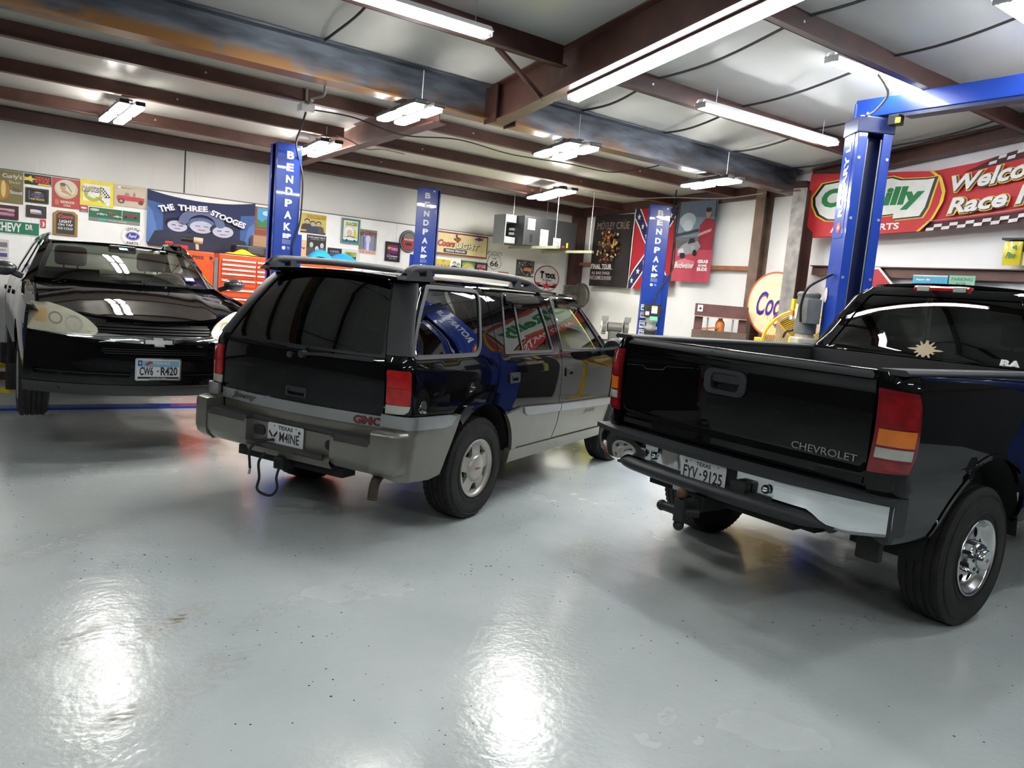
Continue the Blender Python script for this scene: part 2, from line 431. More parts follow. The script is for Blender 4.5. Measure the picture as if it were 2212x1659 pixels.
# walls run up past the roof so that no light leaks
def wbox(x0, x1, y0, y1, z0, z1): return MB().box(((x0 + x1) / 2, (y0 + y1) / 2, (z0 + z1) / 2), (x1 - x0, y1 - y0, z1 - z0))
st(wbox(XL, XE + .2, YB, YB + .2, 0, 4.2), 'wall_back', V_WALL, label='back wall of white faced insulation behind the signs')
st(wbox(XE, XE + .2, YF, 1.9, 0, 5.4), 'wall_right_front', MATS['dark_reflected_wall'] if 'dark_reflected_wall' in MATS else mat('dark_reflected_wall', (.06, .06, .06), .5))  # unseen stretch of end wall, coloured dark to darken the truck side's reflections
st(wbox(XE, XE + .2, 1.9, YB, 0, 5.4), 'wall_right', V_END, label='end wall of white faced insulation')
st(wbox(XL - .2, XL, YF, YB, 0, 5.4), 'wall_left', mat('dark_reflected_wall', (.06, .06, .06), .5))  # unseen left and front walls, coloured dark so black car paint reflects less white
st(wbox(XL, XE, YF - .2, YF, 0, 5.4), 'wall_front', mat('dark_reflected_wall', (.06, .06, .06), .5))
bd = MB().use(BOARD).box(((XL + 8.93) / 2, YB - .012, 1.265), (8.93 - XL, .024, 2.53))
for x in (-1.9, .55, 3.0, 5.45, 7.9): bd.use(mat('board_joint', (.55, .55, .54), .6)).box((x, YB - .0245, 1.265), (.004, .003, 2.53))
st(bd, 'trim_1', None, label='white wall board below the insulation, hung with signs')
# lean-to roof (low slope to the back wall) and main roof (rising towards the camera)
def zlean(y): return 3.432 - (y - 6.6) * .042
def zmain(y): return 3.53 + (6.5 - y) * .125 if y > -1 else 3.53 + 7.5 * .125 - (-1 - y) * .125
def slab(y0, y1, zf, m, name, label):
    b = MB().use(m)
    ny = 24; nx = 60
    f = lambda u, v: Vector((XL + (XE - XL) * u, y0 + (y1 - y0) * v, zf(y0 + (y1 - y0) * v) + .012 * noise.noise(Vector((u * 22, v * 9, 3)))))
    b.grid(f, nx, ny, flip=True); b.grid(lambda u, v: Vector((XL + (XE - XL) * u, y0 + (y1 - y0) * v, zf(y0 + (y1 - y0) * v) + .15)), 2, 2)
    st(b, name, None, label=label)
slab(6.5, YB, zlean, V_CEIL, 'ceiling_lean_to', 'white faced insulation under the low lean-to roof')
slab(-1, 6.5, zmain, V_CEIL2, 'ceiling_main', 'white faced insulation under the main roof')
slab(YF, -1, zmain, V_CEIL2, 'ceiling_far_slope', None)
# steel
def ibeam(a, b, h, w, m, name, tf=.014, tw=.01, label=None, up=Vector((0, 0, 1)), build=True, bb=None):
    a, b = Vector(a), Vector(b); d = (b - a).normalized(); x = d.cross(up).normalized(); u = x.cross(d); bb = bb or MB().use(m)
    for s in (0, 1): bb.bar(a + u * (h * s), b + u * (h * s), w, tf, u)
    bb.bar(a + u * h / 2, b + u * h / 2, tw, h, u)
    return st(bb, name, None, label=label) if build else bb
ibeam((XL, 6.5, 3.225), (8.98, 6.5, 3.225), .30, .20, STEEL, 'beam_grey_steel', .016, label='long grey steel beam with orange rust along its bottom flange')
bt = MB().use(BROWN)
bt.box((4.02, 6.39, 3.36), (.012, .2, .36)); bt.box((4.25, 6.39, 3.36), (.012, .2, .36))
st(bt, 'beam_bracket', None, label='brown bracket joining the rafter to the grey beam')
def purlin(y, zt, x0, x1, name='purlin', h=.14, m=BROWN2, lab=None):
    b = MB().use(m)
    b.box(((x0 + x1) / 2, y, zt - h / 2), (x1 - x0, .012, h)); b.box(((x0 + x1) / 2, y - .035, zt - h + .006), (x1 - x0, .075, .012)); b.box(((x0 + x1) / 2, y + .035, zt - .006), (x1 - x0, .075, .012))
    b.use(mat('bolt_zinc', (.55, .55, .53), .4, .8))
    x = x0 + .9
    while x < x1:
        b.cyl((x, y - .009, zt - h * .45), (x, y - .003, zt - h * .45), .011, 8); x += 2.6
    return st(b, name, None, label=lab)
for i, (y, w) in enumerate(((7.6, 'nearest the grey beam'), (8.8, 'second from the grey beam'), (10.0, 'third from the grey beam'))):
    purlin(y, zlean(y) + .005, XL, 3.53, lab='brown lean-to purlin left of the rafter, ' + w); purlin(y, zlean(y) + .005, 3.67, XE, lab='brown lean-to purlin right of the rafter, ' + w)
b = MB().use(BROWN); b.box(((XL + XE) / 2, YB - .1, 3.165), (XE - XL, .2, .125)); st(b, 'eave_beam', None, label='dark brown eave beam along the top of the back wall')
ibeam((3.6, 6.62, 3.13), (3.6, YB - .2, 3.08), .25, .14, BROWN2, 'rafter_lean_to', label='brown lean-to rafter running from the grey beam to the back wall')
MAINP = [(5.33, 'nearest the grey beam'), (3.78, 'second from the grey beam'), (2.5, 'third from the grey beam'), (1.05, 'fourth'), (-.4, 'fifth'), (-2.4, 'sixth')]
for y, w in MAINP:
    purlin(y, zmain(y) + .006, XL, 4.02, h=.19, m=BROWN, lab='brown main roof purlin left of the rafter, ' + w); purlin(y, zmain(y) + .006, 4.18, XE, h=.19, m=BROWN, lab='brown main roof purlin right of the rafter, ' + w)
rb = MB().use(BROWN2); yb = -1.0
for z0, z1, w, t in ((3.19, 4.19, .15, .016), (3.535, 4.465, .15, .016)): rb.bar((4.1, 6.38, z0), (4.1, yb, z1), w, t)
rb.add([(4.1 + s, y, z) for s in (-.006, .006) for y, z in ((6.38, 3.19), (yb, 4.19), (yb, 4.46), (6.38, 3.53))], [(0, 1, 2, 3), (7, 6, 5, 4), (0, 4, 5, 1), (2, 6, 7, 3)])
st(rb, 'rafter_main', None, label='deep brown rafter with a long tube light under it')
st(MB().use(BROWN2).bar((3.35, 5.33, 3.50), (4.06, 5.62, 3.30), .006, .045).bar((3.35, 5.33, 3.52), (4.06, 5.62, 3.31), .045, .006), 'rafter_brace', None, label='thin brown angle brace from purlin to rafter')
# end-wall frame
st(MB().use(BROWN).box((XE - .11, YB - .12, 1.58), (.2, .19, 3.16)), 'corner_column', None, label='dark brown column in the far corner')
c = MB().use(mat('brown_column_rusty', (.13, .085, .06), .55, var=.5, vscale=3)).box((XE - .1, 7.03, 1.68), (.2, .012, 3.36)).box((XE - .195, 7.03, 1.68), (.012, .16, 3.36)).box((XE - .01, 7.03, 1.68), (.012, .16, 3.36))
st(c, 'column_by_press', None, label='brown streaked wall column behind the round beer sign')
c = MB().use(GREYCOL).box((8.64, 6.16, 1.62), (.014, .2, 3.24)).use(BROWN).box((8.76, 6.16, 1.62), (.23, .012, 3.24)).box((8.875, 6.16, 1.62), (.014, .2, 3.24)).box((8.8, 6.3, 3.21), (.34, .3, .02))
st(c, 'column_main', None, label='grey-faced brown main column in front of the round beer sign')
st(MB().use(RUST).box((XE - .055, 9.06, 2.235), (.1, 3.9, .06)), 'girt_behind_flags', None, label='orange-brown wall girt behind the hanging flags')
st(MB().use(BROWN2).box((XE - .05, 0, 2.235), (.1, 12.3, .13)).box((XE - .08, 0, 2.29), (.15, 12.3, .012)), 'girt_under_banner', None, label='brown wall girt under the long red banner')
ibeam((XE - .12, 6.25, 3.375), (XE - .12, -1, 4.27), .16, .16, BROWN2, 'rake_beam', .014, label='brown sloping end rafter above the long red banner')
st(MB().use(BROWN).bar((XE - .04, 6.35, 3.55), (XE - .04, -1, 4.46), .07, .13), 'rake_angle', None)
st(MB().use(BROWN).bar((XE - .05, YB, 3.16), (XE - .05, 6.4, 3.34), .09, .16), 'rake_beam_lean_to', None, label='dark brown sloping end beam above the hanging flags')
# black seams of the roof insulation, sagging between purlins
sm = MB().use(DARKSEAM)
ys = [6.42, 5.36, 3.83, 2.53, 1.08]
for x in (-1.2, .9, 2.35, 5.15, 6.35, 7.55, 8.75):
    for y0, y1 in zip(ys, ys[1:]):
        sm.tube([(x + .01 * math.sin(7 * t + x), y0 + (y1 - y0) * t, zmain(y0 + (y1 - y0) * t) - .012 - .05 * math.sin(PI * t)) for t in [k / 10 for k in range(11)]], .011, 6)
st(sm, 'trim_2', None, label='black taped seams of the main roof insulation')
ws = MB().use(DARKSEAM)
for px in (400,):
    p = on(px, 345, 1, YB); ws.box((p.x, YB - .004, 2.83), (.014, .008, .56))
ws.use(mat('shadow_gap_strip', (.12, .12, .12), .6)).box(((XL + 8.9) / 2, YB - .015, 2.537), (8.9 - XL, .03, .012))
st(ws, 'trim_3', None, label='dark strip along the top of the white wall board')
st(MB().use(BROWN2).box(((XL + 8.9) / 2, YB - .03, .05), (8.9 - XL, .02, .1)), 'baseboard_back', None)
# ------------------------------------------------------------------ lamps: the light of the room
TUBE = mat('lit_tube', (.955, .985, 1), .4, var=0, emit=TUBE_E)
LENS = mat('lit_lamp_lens', (1, .965, .91), .4, var=0, emit=LED_E)
WHITE = mat('white_enamel', (.75, .75, .75), .35, var=.03)
ZINC = mat('galvanised', (.5, .51, .52), .35, .7, var=.15)
BLACKP = mat('black_plastic', (.012, .012, .013), .45, var=.1)
def tube_light(a, b, label, up=(0, 0, 1)):
    a, b = Vector(a), Vector(b); d = b - a; L = d.length; d.normalize()
    x = d.cross(Vector((0, 0, 1))).normalized(); u = x.cross(d)
    M = Matrix.Translation((a + b) / 2) @ Matrix((x, d, u)).transposed().to_4x4()
    e = bpy.data.objects.new('fluorescent_light', None); COL.objects.link(e); e.matrix_world = M; tag(e, label, 'ceiling light', 'white fluorescent tube lights')
    h = MB().use(WHITE); pr = [(-.075, .03), (-.035, .075), (.035, .075), (.075, .03), (.07, .028), (.033, .068), (-.033, .068), (-.07, .028)]
    h.prism(pr, lambda p, q, t: Vector((p, t, q)), -L / 2, L / 2)
    h.box((0, 0, .05), (.06, L, .03)); h.build('housing', None, e)
    for s in (-1, 1):
        MB().use(ZINC).box((0, s * (L / 2 - .005), .022), (.13, .012, .055)).build('end_plate', None, e, bevel=.004)
        MB().use(TUBE).cyl((s * .038, -L / 2 + .03, .012), (s * .038, L / 2 - .03, .012), .019, 14).build('tube', None, e)
        for q in (-1, 1): MB().use(ZINC).cyl((s * .038, q * (L / 2 - .03), .012), (s * .038, q * (L / 2 - .012), .012), .016, 10).build('lamp_holder', None, e)
    for q in (-1, 1):
        p = M @ Vector((0, q * L * .4, .07)); top = (M.inverted() @ Vector((p.x, p.y, min(zmain(p.y), 4.45) + .0))).z if abs(d.y) < .5 else .16
        if top > .1: MB().use(ZINC).cyl((0, q * L * .4, .07), (0, q * L * .4, top), .004, 6).build('hanger', None, e)
    return e
tube_light(on(722, -20, 1, 5.1), on(1055, 82, 1, 5.1), 'fluorescent light left of the deep brown rafter, nearest the camera')
tube_light((4.2, 5.37, 3.27), (4.2, 2.93, 3.60), 'fluorescent light mounted under the deep brown rafter')
tube_light(on(1512, 232, 1, 5.1), on(1800, 315, 1, 5.1), 'fluorescent light hanging left of the lift column with sideways white lettering')
tube_light(on(1795, 132, 1, 3.97), on(2065, 240, 1, 3.97), 'fluorescent light crossing behind the blue overhead lift beam')
tube_light(on(2165, 5, 1, 2.62), on(2165, 5, 1, 2.62) + Vector((2.4, 0, 0)), 'fluorescent light cut off by the top right corner of the photo')
for k, (p, q) in enumerate((((-3.8, 3.9, 3.62), (-1.4, 3.9, 3.62)), ((-1.2, 1.0, 4.02), (1.2, 1.0, 4.02)), ((4.9, 1.0, 4.02), (7.3, 1.0, 4.02)), ((-3.9, -1.6, 4.1), (-1.5, -1.6, 4.1)), ((1.6, -2.6, 4.0), (4.0, -2.6, 4.0)), ((6.2, -3.6, 3.8), (8.6, -3.6, 3.8)))):
    tube_light(p, q, ['fluorescent light over the left front bay', 'fluorescent light above the camera position', 'fluorescent light over the truck bed side', 'fluorescent light over the left rear bay', 'fluorescent light behind the camera', 'fluorescent light in the far right bay behind the camera'][k])
def led_light(px, z, label, y0=None, y1=None):
    c = [on(*q, 2, z) for q in px]
    x = sum(p.x for p in c) / 4; ya = (c[0].y + c[2].y) / 2; yb = (c[1].y + c[3].y) / 2
    dx = ((c[1].x + c[3].x) - (c[0].x + c[2].x)) / 2
    w = abs(c[2].x - c[0].x + c[3].x - c[1].x) / 2; L = abs(yb - ya)
    e = empty('led_shop_light', (x, (ya + yb) / 2, z), math.atan2(dx, -(ya - yb)) * -1, label, 'ceiling light', 'four-lens lamps under the lean-to roof')
    for s in (-1, 1):
        MB().use(BLACKP).box((s * w / 2, 0, .022), (w * .62, L, .04)).build('bar', None, e, bevel=.008)
        for q in (-1, 1):
            n = MB().use(LENS); n.prism(rrect(s * w / 2 - w * .33, q * L * .25 - L * .215, s * w / 2 + w * .33, q * L * .25 + L * .215, w * .28), lambda a, b, d: Vector((a, b, d)), -.016, .004)
            n.build('lens', None, e, bevel=.006)
    MB().use(BLACKP).box((0, L * .3, .05), (w * 1.5, .05, .025)).box((0, -L * .3, .05), (w * 1.5, .05, .025)).box((0, 0, .065), (.06, L * .75, .02)).build('bracket', None, e, bevel=.004)
    top = (zlean((ya + yb) / 2) if ya > 6.7 else 3.22) - z
    for q in (-1, 1): MB().use(ZINC).tube([(0, q * L * .3, .06), (0, q * L * .3, top - .01)], .004, 6).build('hanger', None, e)
    return e
led_light(((222, 260), (270, 222), (252, 267), (303, 230)), 3.1, 'four-lens lamp hanging over the left black sedan')
led_light(((825, 258), (915, 222), (853, 268), (945, 235)), 3.1, 'four-lens lamp below the grey beam at the lean-to rafter')
led_light(((652, 330), (705, 305), (660, 340), (730, 312)), 3.1, 'four-lens lamp beside the top of the leftmost blue lift post')
led_light(((1167, 335), (1255, 308), (1190, 345), (1280, 318)), 3.1, 'four-lens lamp below the grey beam, right of the lean-to rafter')
led_light(((1142, 428), (1225, 408), (1160, 432), (1238, 412)), 3.1, 'four-lens lamp in front of the hanging grey heater')
led_light(((1473, 402), (1585, 385), (1490, 406), (1600, 390)), 3.1, 'four-lens lamp in front of the racing driver banner')
# ------------------------------------------------------------------ vehicle helpers
BLACK = mat('black_car_paint', (.0035, .0035, .0042), .5, coat=.85, var=.1, coatr=.02, spec=.0)
PEWTER = mat('pewter_paint', (.20, .19, .165), .33, .55, var=.05, coat=.3)
SILVER = mat('silver_trim', (.34, .35, .35), .3, .6, var=.05)
TRIM = mat('dark_grey_trim', (.022, .0245, .028), .55, bump=.15, bscale=300)
PAD = mat('bumper_pad', (.045, .042, .042), .7, bump=.3, bscale=200)
RUBBER = mat('tyre_rubber', (.017, .0165, .0155), .8, var=.3, vscale=12, bump=.12, bscale=80)
DARK = mat('underbody_black', (.006, .006, .006), .8)
CHROME = mat('chrome', (.72, .74, .76), .07, 1, var=.03)
ALLOY = mat('silver_alloy', (.50, .48, .43), .38, .6, var=.06)
POLISH = mat('polished_alloy', (.68, .68, .66), .16, 1, var=.08)
LAMPRED = mat('red_lamp_lens', (.42, .012, .014), .14, coat=.6, var=.25, vscale=18, spec=.5)
LAMPRED2 = mat('dark_red_lamp_lens', (.20, .006, .012), .16, coat=.6, var=.2)
AMBER = mat('amber_lamp_lens', (.70, .18, .01), .18, coat=.6, var=.15)
CLEARL = mat('clear_lamp_lens', (.42, .41, .36), .15, coat=.5, var=.15)
G_DARK = glass('dark_tinted_glass', (.035, .038, .036), boost=1.35)
G_LIGHT = glass('green_tinted_glass', (.80, .90, .82), boost=.95)
G_SMOKE = glass('smoked_visor', (.05, .055, .06), boost=1.6)
G_TRUCK = glass('truck_tinted_glass', (.10, .125, .11), boost=1.4)
SEAT = mat('seat_fabric', (.03, .032, .032), .9, var=.15, bump=.2)
SEATG = mat('grey_seat_fabric', (.055, .06, .058), .9, var=.15, bump=.2)
PLATEW = mat('plate_white', (.62, .63, .64), .4, var=.03)
PLATEB = mat('plate_black', (.015, .015, .02), .5)
def V3(*a): return Vector(a)
def tyre_mesh(R_, W, rr, nseg=132, grooves=4, cut=3):
    tw = W * .41; prof = [(rr - .01, W * .40), (rr + .012, W * .455), ((rr * .55 + R_ * .45), W * .5), (R_ - .03, W * .472), (R_ - .012, W * .435), (R_ - .002, tw)]
    rib = []
    nr = grooves + 1; gw = .008; w = (2 * tw - grooves * gw) / nr; y = tw
    for k in range(nr):
        rib.append(len(prof)); prof += [(R_, y - .002), (R_ + .002, y - w / 2), (R_, y - w + .001)]
        if k < nr - 1: prof += [(R_ - .010, y - w), (R_ - .010, y - w - gw)]
        y -= w + gw
    n0 = len(prof); prof += [(R_ - .002, -tw), (R_ - .012, -W * .435), (R_ - .03, -W * .472), ((rr * .55 + R_ * .45), -W * .5), (rr + .012, -W * .455), (rr - .01, -W * .40)]
    ids = {}
    for q, b in enumerate(rib):
        for j in (b, b + 1, b + 2): ids[j] = q
    for j in (4, 5, n0, n0 + 1): ids[j] = 0 if j < 8 else nr - 1
    def mod(i, j, r):
        if j in ids and (i + 2 * ids[j]) % cut == 0: return r - .007
        return r
    b = MB().use(RUBBER); b.lathe(prof, (0, 0, 0), 'Y', nseg, mod=mod)
    # two raised rings on each sidewall
    for s in (-1, 1):
        for k in (.25, .8): b.lathe([(rr + (R_ - rr) * k - .004, s * W * .487), (rr + (R_ - rr) * k, s * W * .503), (rr + (R_ - rr) * k + .004, s * W * .487)], (0, 0, 0), 'Y', 72)
    return b
def wheel(parent, pos, R_, W, rr, rimfn, side, cache, label=None, **k):
    """side -1: outer face towards -Y.  tyre > rim, hub"""
    if cache:
        src = cache[0]; w = copy_tree(src, parent)
    else:
        w = tyre_mesh(R_, W, rr, **k).build('wheel', None, parent, angle=50); rimfn(w); cache.append(w)
    w.location = pos; w.rotation_euler = (0, 0, 0 if side < 0 else PI)
    return w
def arch_liner(b, c, R_, v0, v1, a0=-20, a1=200):
    b.grid(lambda t, q: V3(c[0] + R_ * math.cos(R(a0 + (a1 - a0) * t)), v0 + (v1 - v0) * q, c[1] + R_ * math.sin(R(a0 + (a1 - a0) * t))), 24, 1)
    n = 24; ring = [V3(c[0] + R_ * math.cos(R(a0 + (a1 - a0) * i / n)), v1, c[1] + R_ * math.sin(R(a0 + (a1 - a0) * i / n))) for i in range(n + 1)]
    b.add(ring, [tuple(range(n + 1))])
def plate_mesh(M, texts, field=None, texas=True):
    """number plate in its own frame (x right, y up, z towards the viewer), placed by matrix M"""
    b = MB().xf(M); b.use(PLATEW); f3 = lambda x, y, z=0: V3(x, y, z)
    b.prism(rrect(-.1525, -.076, .1525, .076, .012), lambda x, y, d: V3(x, y, d), -.003, 0)
    for m, fn in texts: b.use(m); fn(b)
    return b
def frameM(o, x, y):
    x = Vector(x).normalized(); y = Vector(y).normalized(); z = x.cross(y)
    return Matrix((x, y, z)).transposed().to_4x4().__class__(((x[0], y[0], z[0], o[0]), (x[1], y[1], z[1], o[1]), (x[2], y[2], z[2], o[2]), (0, 0, 0, 1)))
def lift(z): return lambda x, y: V3(x, y, z)
def seat(parent, u, v, w, m, head=True, fw=1, name='seat', wid=.5, tall=.62):
    b = MB().use(m)
    pr = [(.26, .0), (.28, .09), (.2, .14), (-.18, .12), (-.33, tall), (-.43, tall), (-.30, .02)]
    b.prism(pr, lambda x, z, d: V3(u + fw * x, v + d, w + z), -wid / 2, wid / 2)
    o = b.build(name, None, parent, bevel=.04, bseg=3)
    if head:
        h = MB().use(m).box((u - fw * .39, v, w + tall + .12), (.1, .28, .19)); h.build('headrest', None, o, bevel=.04, bseg=3)
        for s in (-1, 1): MB().use(CHROME).cyl((u - fw * .39, v + s * .06, w + tall - .03), (u - fw * .39, v + s * .06, w + tall + .05), .007, 8).build('headrest_post', None, o)
    return o
def texas_star(b, cx, cy, r, z=.0006): b.flat(star(cx, cy, r), lift(z))
# ------------------------------------------------------------------ black and pewter sport-utility wagon
J = empty('sport_utility_wagon', (2.494, 5.101, 0), R(26.14), 'black and pewter wagon with roof rails parked in the middle, seen from its rear corner', 'car')
_JV = smooth_tab([(.28, .785), (.45, .82), (.75, .848), (1.0, .847), (1.12, .828), (1.16, .812), (1.35, .735), (1.5, .668), (1.56, .638), (1.595, .612), (1.612, .58), (1.62, .55)])
_JE = smooth_tab([(.9, 0), (1.08, 0), (1.16, .022), (1.35, .125), (1.52, .235), (1.60, .30), (1.64, .335)])
def JV(w): return interp(_JV, w)
def JE(w): return interp(_JE, w)
def jside(s):
    def f(a, w):
        ue = -.82 + JE(w); V = JV(w)
        if a > 2.35: V -= .05 * ((a - 2.35) / 1.1) ** 2
        if a >= ue: return V3(a, s * V, w)
        t = (ue - a) / .19 * PI / 2
        return V3(ue - .08 * math.sin(t), s * (V - .16 * (1 - math.cos(t))), w)
    return f
def jrear(a, w):
    ve = JV(w) - .16; q = a / .66
    return V3(-.965 + JE(w) + .065 * q * q, q * ve, w)
def jrear0(v, w): return V3(-.965 + .065 * (v / .685) ** 2, v, w)
AC, AW = 0.0, .355
def arc(cx, cw, r, a0, a1, n=14): return [(cx + r * math.cos(R(a0 + (a1 - a0) * i / n)), cw + r * math.sin(R(a0 + (a1 - a0) * i / n))) for i in range(n + 1)]
qwin = spline([(-.80, 1.19), (-.79, 1.158), (-.74, 1.152), (-.2, 1.152), (-.09, 1.16), (-.02, 1.22), (.05, 1.36), (.12, 1.50), (.13, 1.555), (.09, 1.575), (-.1, 1.578), (-.42, 1.578), (-.475, 1.57), (-.52, 1.53), (-.66, 1.38)], 4, True)
rwin = [(.30, 1.155), (1.06, 1.148), (1.075, 1.17), (1.065, 1.35), (1.04, 1.55), (1.01, 1.575), (.52, 1.57), (.465, 1.545), (.38, 1.36)]
fwin = [(1.255, 1.15), (2.12, 1.135), (2.16, 1.15), (1.80, 1.545), (1.75, 1.572), (1.33, 1.575), (1.295, 1.56)]
def grow(poly, d):
    cx = sum(p[0] for p in poly) / len(poly); cy = sum(p[1] for p in poly) / len(poly); o = []
    n = len(poly)
    for i in range(n):
        a, b, c = poly[i - 1], poly[i], poly[(i + 1) % n]
        n1 = Vector((b[1] - a[1], a[0] - b[0])).normalized(); n2 = Vector((c[1] - b[1], b[0] - c[0])).normalized()
        m = (n1 + n2); m = m.normalized() if m.length > 1e-5 else n1
        if (b[0] - cx) * m.x + (b[1] - cy) * m.y < 0: m = -m
        k = 1 / max(.5, abs(m.dot(n1))); o.append((b[0] + m.x * d * k, b[1] + m.y * d * k))
    return o
def jimmy_side(s):
    f = jside(s); fl = s > 0; fx = dict(flip=not fl)
    # normals of f: d/da x d/dw = (1,0,0)x(0,..,1) = -y  -> outward for s<0
    P = lambda nm, m, out, holes=(), off=0, th=.02, step=.07, par=J, lab=None: MB().use(m).panel(f, out, holes, step, off, th, flip=s > 0).build(nm, None, par, label=lab)
    rear = [(-1.005 + JE(w), w) for w in (1.615, 1.55, 1.45, 1.35, 1.25, 1.16, 1.08, .95, .80)]
    q = rear + [(-.5, .79), (-.349, .78)] + arc(AC, AW, .55, 130, 68, 10) + [(.19, 1.12), (.205, 1.3), (.24, 1.615)]
    quarter = P('quarter_panel', BLACK, q, [qwin], step=.06)
    P('quarter_window', G_DARK, qwin, off=-.006, th=0, par=quarter)
    P('window_seal', TRIM, grow(qwin, .012), [grow(qwin, -.014)], off=.004, th=.012, par=quarter, step=.05)
    dp = [(-1.0 + JE(w), w) for w in (1.155, 1.25, 1.35, 1.45, 1.59)] + [(-.845 + JE(w), w) for w in (1.59, 1.45, 1.35, 1.25, 1.155)]
    P('pillar_trim', mat('matte_pillar_trim', (.03, .031, .033), .42, bump=.1, bscale=250), dp, off=.007, th=.012, step=.05, lab='matte dark grey pillar trim')
    rd = [(.197, 1.12), (.203, .868)] + arc(AC, AW, .55, 67, 43, 6) + [(.535, .70), (.53, .43), (1.15, .425), (1.20, .55), (1.214, .70), (1.214, 1.12), (1.2, 1.35), (1.17, 1.60), (.25, 1.602), (.212, 1.3)]
    fd = [(1.222, 1.12), (1.222, .70), (1.208, .55), (1.158, .425), (2.25, .415), (2.33, .6), (2.35, 1.10), (2.30, 1.13), (1.80, 1.58), (1.74, 1.602), (1.18, 1.602), (1.21, 1.35)]
    for nm, out, win, hx, g in (('rear_door', rd, rwin, .40, G_DARK), ('front_door', fd, fwin, 1.37, G_LIGHT)):
        d = P(nm, BLACK, out, [win], step=.06)
        P('door_window', g, win, off=-.006, th=0, par=d)
        P('window_seal', TRIM, grow(win, .010), [grow(win, -.012)], off=.004, th=.012, par=d, step=.05)
        h = P('door_handle', TRIM, rrect(hx - .075, .935, hx + .075, 1.01, .012), [rrect(hx - .045, .95, hx + .045, .975, .008)], off=.012, th=.014, par=d, step=.04)
        MB().use(TRIM).panel(f, rrect(hx - .045, .95, hx + .045, .975, .008), (), .03, -.012, .0, flip=s > 0).panel(f, rrect(hx - .05, .974, hx + .05, .99, .006), (), .03, .018, .012, flip=s > 0).build('handle_grip', None, d)
        vt = [p for p in win if p[1] > 1.3]
        x0, x1 = (.40, 1.045) if nm == 'rear_door' else (1.28, 1.80)
        MB().use(G_SMOKE).panel(lambda a, w: f(a, w) + V3(0, s * .035 * max(0, (w - 1.49) / .1) * 0 + s * .03, 0), [(x0 + .06, 1.505), (x1, 1.495), (x1 - .02, 1.575), (x0 + .10, 1.58)], (), .06, 0, .03, flip=s > 0).build('vent_visor', None, d)
        if nm == 'rear_door': MB().use(TRIM).panel(f, [(.555, 1.155), (.575, 1.155), (.60, 1.35), (.66, 1.572), (.635, 1.572), (.58, 1.35)], (), .05, .002, .02, flip=s > 0).build('window_divider', None, d)
        # pewter lower cladding and silver strip on the doors
        if nm == 'rear_door':
            cl = [(.535, .745), (.53, .435), (1.147, .432), (1.198, .55), (1.211, .70), (1.211, .715)]; sp = [(.56, .745), (1.21, .715), (1.212, .658), (.62, .678), (.575, .70)]
        else:
            cl = [(1.225, .714), (1.225, .70), (1.211, .55), (1.161, .432), (2.246, .422), (2.325, .6), (2.33, .682)]; sp = [(1.226, .714), (2.33, .682), (2.32, .62), (1.226, .656)]
        c = MB().use(PEWTER).panel(f, cl, (), .06, .018, .02, flip=s > 0).build('door_cladding', None, d)
        MB().use(SILVER).panel(f, sp, (), .06, .03, .014, flip=s > 0).build('side_moulding', None, d)
        if nm == 'front_door':
            dk = mat('badge_dark', (.03, .03, .03), .4)
            MB().use(dk).text('Jimmy', lambda x, y: f(1.87 - s * x * 1 if s > 0 else 1.87 + x, .60 + y) + V3(0, s * .022, 0), .26, .055, bold=.02, shear=.2).build('badge', None, d)
    fen = [(2.36, 1.08), (2.36, .62), (2.2, .42)] + [(2.25, .42)] + arc(2.718, AW, .47, 172, 8, 14) + [(3.22, .45), (3.48, .47), (3.48, .92), (3.0, .98)]
    fn_ = P('front_fender', BLACK, fen, step=.07)
    MB().use(PEWTER).panel(f, [(2.335, .68), (2.26, .43)] + arc(2.718, AW, .48, 170, 145, 4) + [(2.30, .66)], (), .06, .02, .02, flip=s > 0).build('fender_cladding', None, fn_)
    rk = MB().use(PEWTER); rk.panel(f, [(.43, .335), (2.22, .33), (2.22, .415), (.53, .43), (.43, .43)], (), .07, .03, .05, flip=s > 0); rk.build('rocker_panel', None, J)
    # flare over the rear arch: black above, pewter below
    fo = MB().use(BLACK)
    fo.panel(f, arc(AC, AW, .545, 131, 47, 18) + arc(AC, AW, .462, 51, 131, 18), (), .05, .028, .03, flip=s > 0); fo.build('arch_flare', None, J)
    lw = MB().use(PEWTER); lw.panel(f, [(.532, .742), (.527, .43), (.50, .34), (.43, .335)] + arc(AC, AW, .462, -4, 51, 12), (), .05, .026, .03, flip=s > 0); lw.build('arch_cladding', None, J)
    # rear quarter cladding below the silver strip, running into the bumper cap
    g = lambda a, w: f(a, w)
    qc = [(-1.005, .745), (-.50, .735), (-.36, .78), (-.335, .775)] + [(-.40, .62), (-.45, .50), (-.485, .40), (-.60, .385), (-.9, .41), (-1.0, .44)]
    MB().use(PEWTER).panel(g, qc, (), .05, .03, .04, flip=s > 0).build('quarter_cladding', None, J)
    MB().use(SILVER).panel(g, [(-1.005, .81), (-.45, .785), (-.40, .77), (-.45, .72), (-.52, .712), (-1.005, .735)], (), .05, .038, .02, flip=s > 0).build('side_moulding', None, J)
    # tail lamp wrapping the corner
    t = MB().use(LAMPRED).panel(f, rrect(-1.0, .868, -.865, 1.072, .015), (), .035, .010, .02, flip=s > 0).build('tail_lamp', None, J, label='red over clear tail lamp')
    MB().use(CLEARL).panel(f, [(-1.0, .866), (-.865, .866), (-.875, .835), (-.90, .817), (-1.0, .812)], (), .035, .010, .02, flip=s > 0).build('reversing_lens', None, t)
    MB().use(LAMPRED2).panel(f, [(-.995, .965), (-.87, .965), (-.87, .970), (-.995, .970)], (), .03, .0115, .002, flip=s > 0).build('lens_rib', None, t)
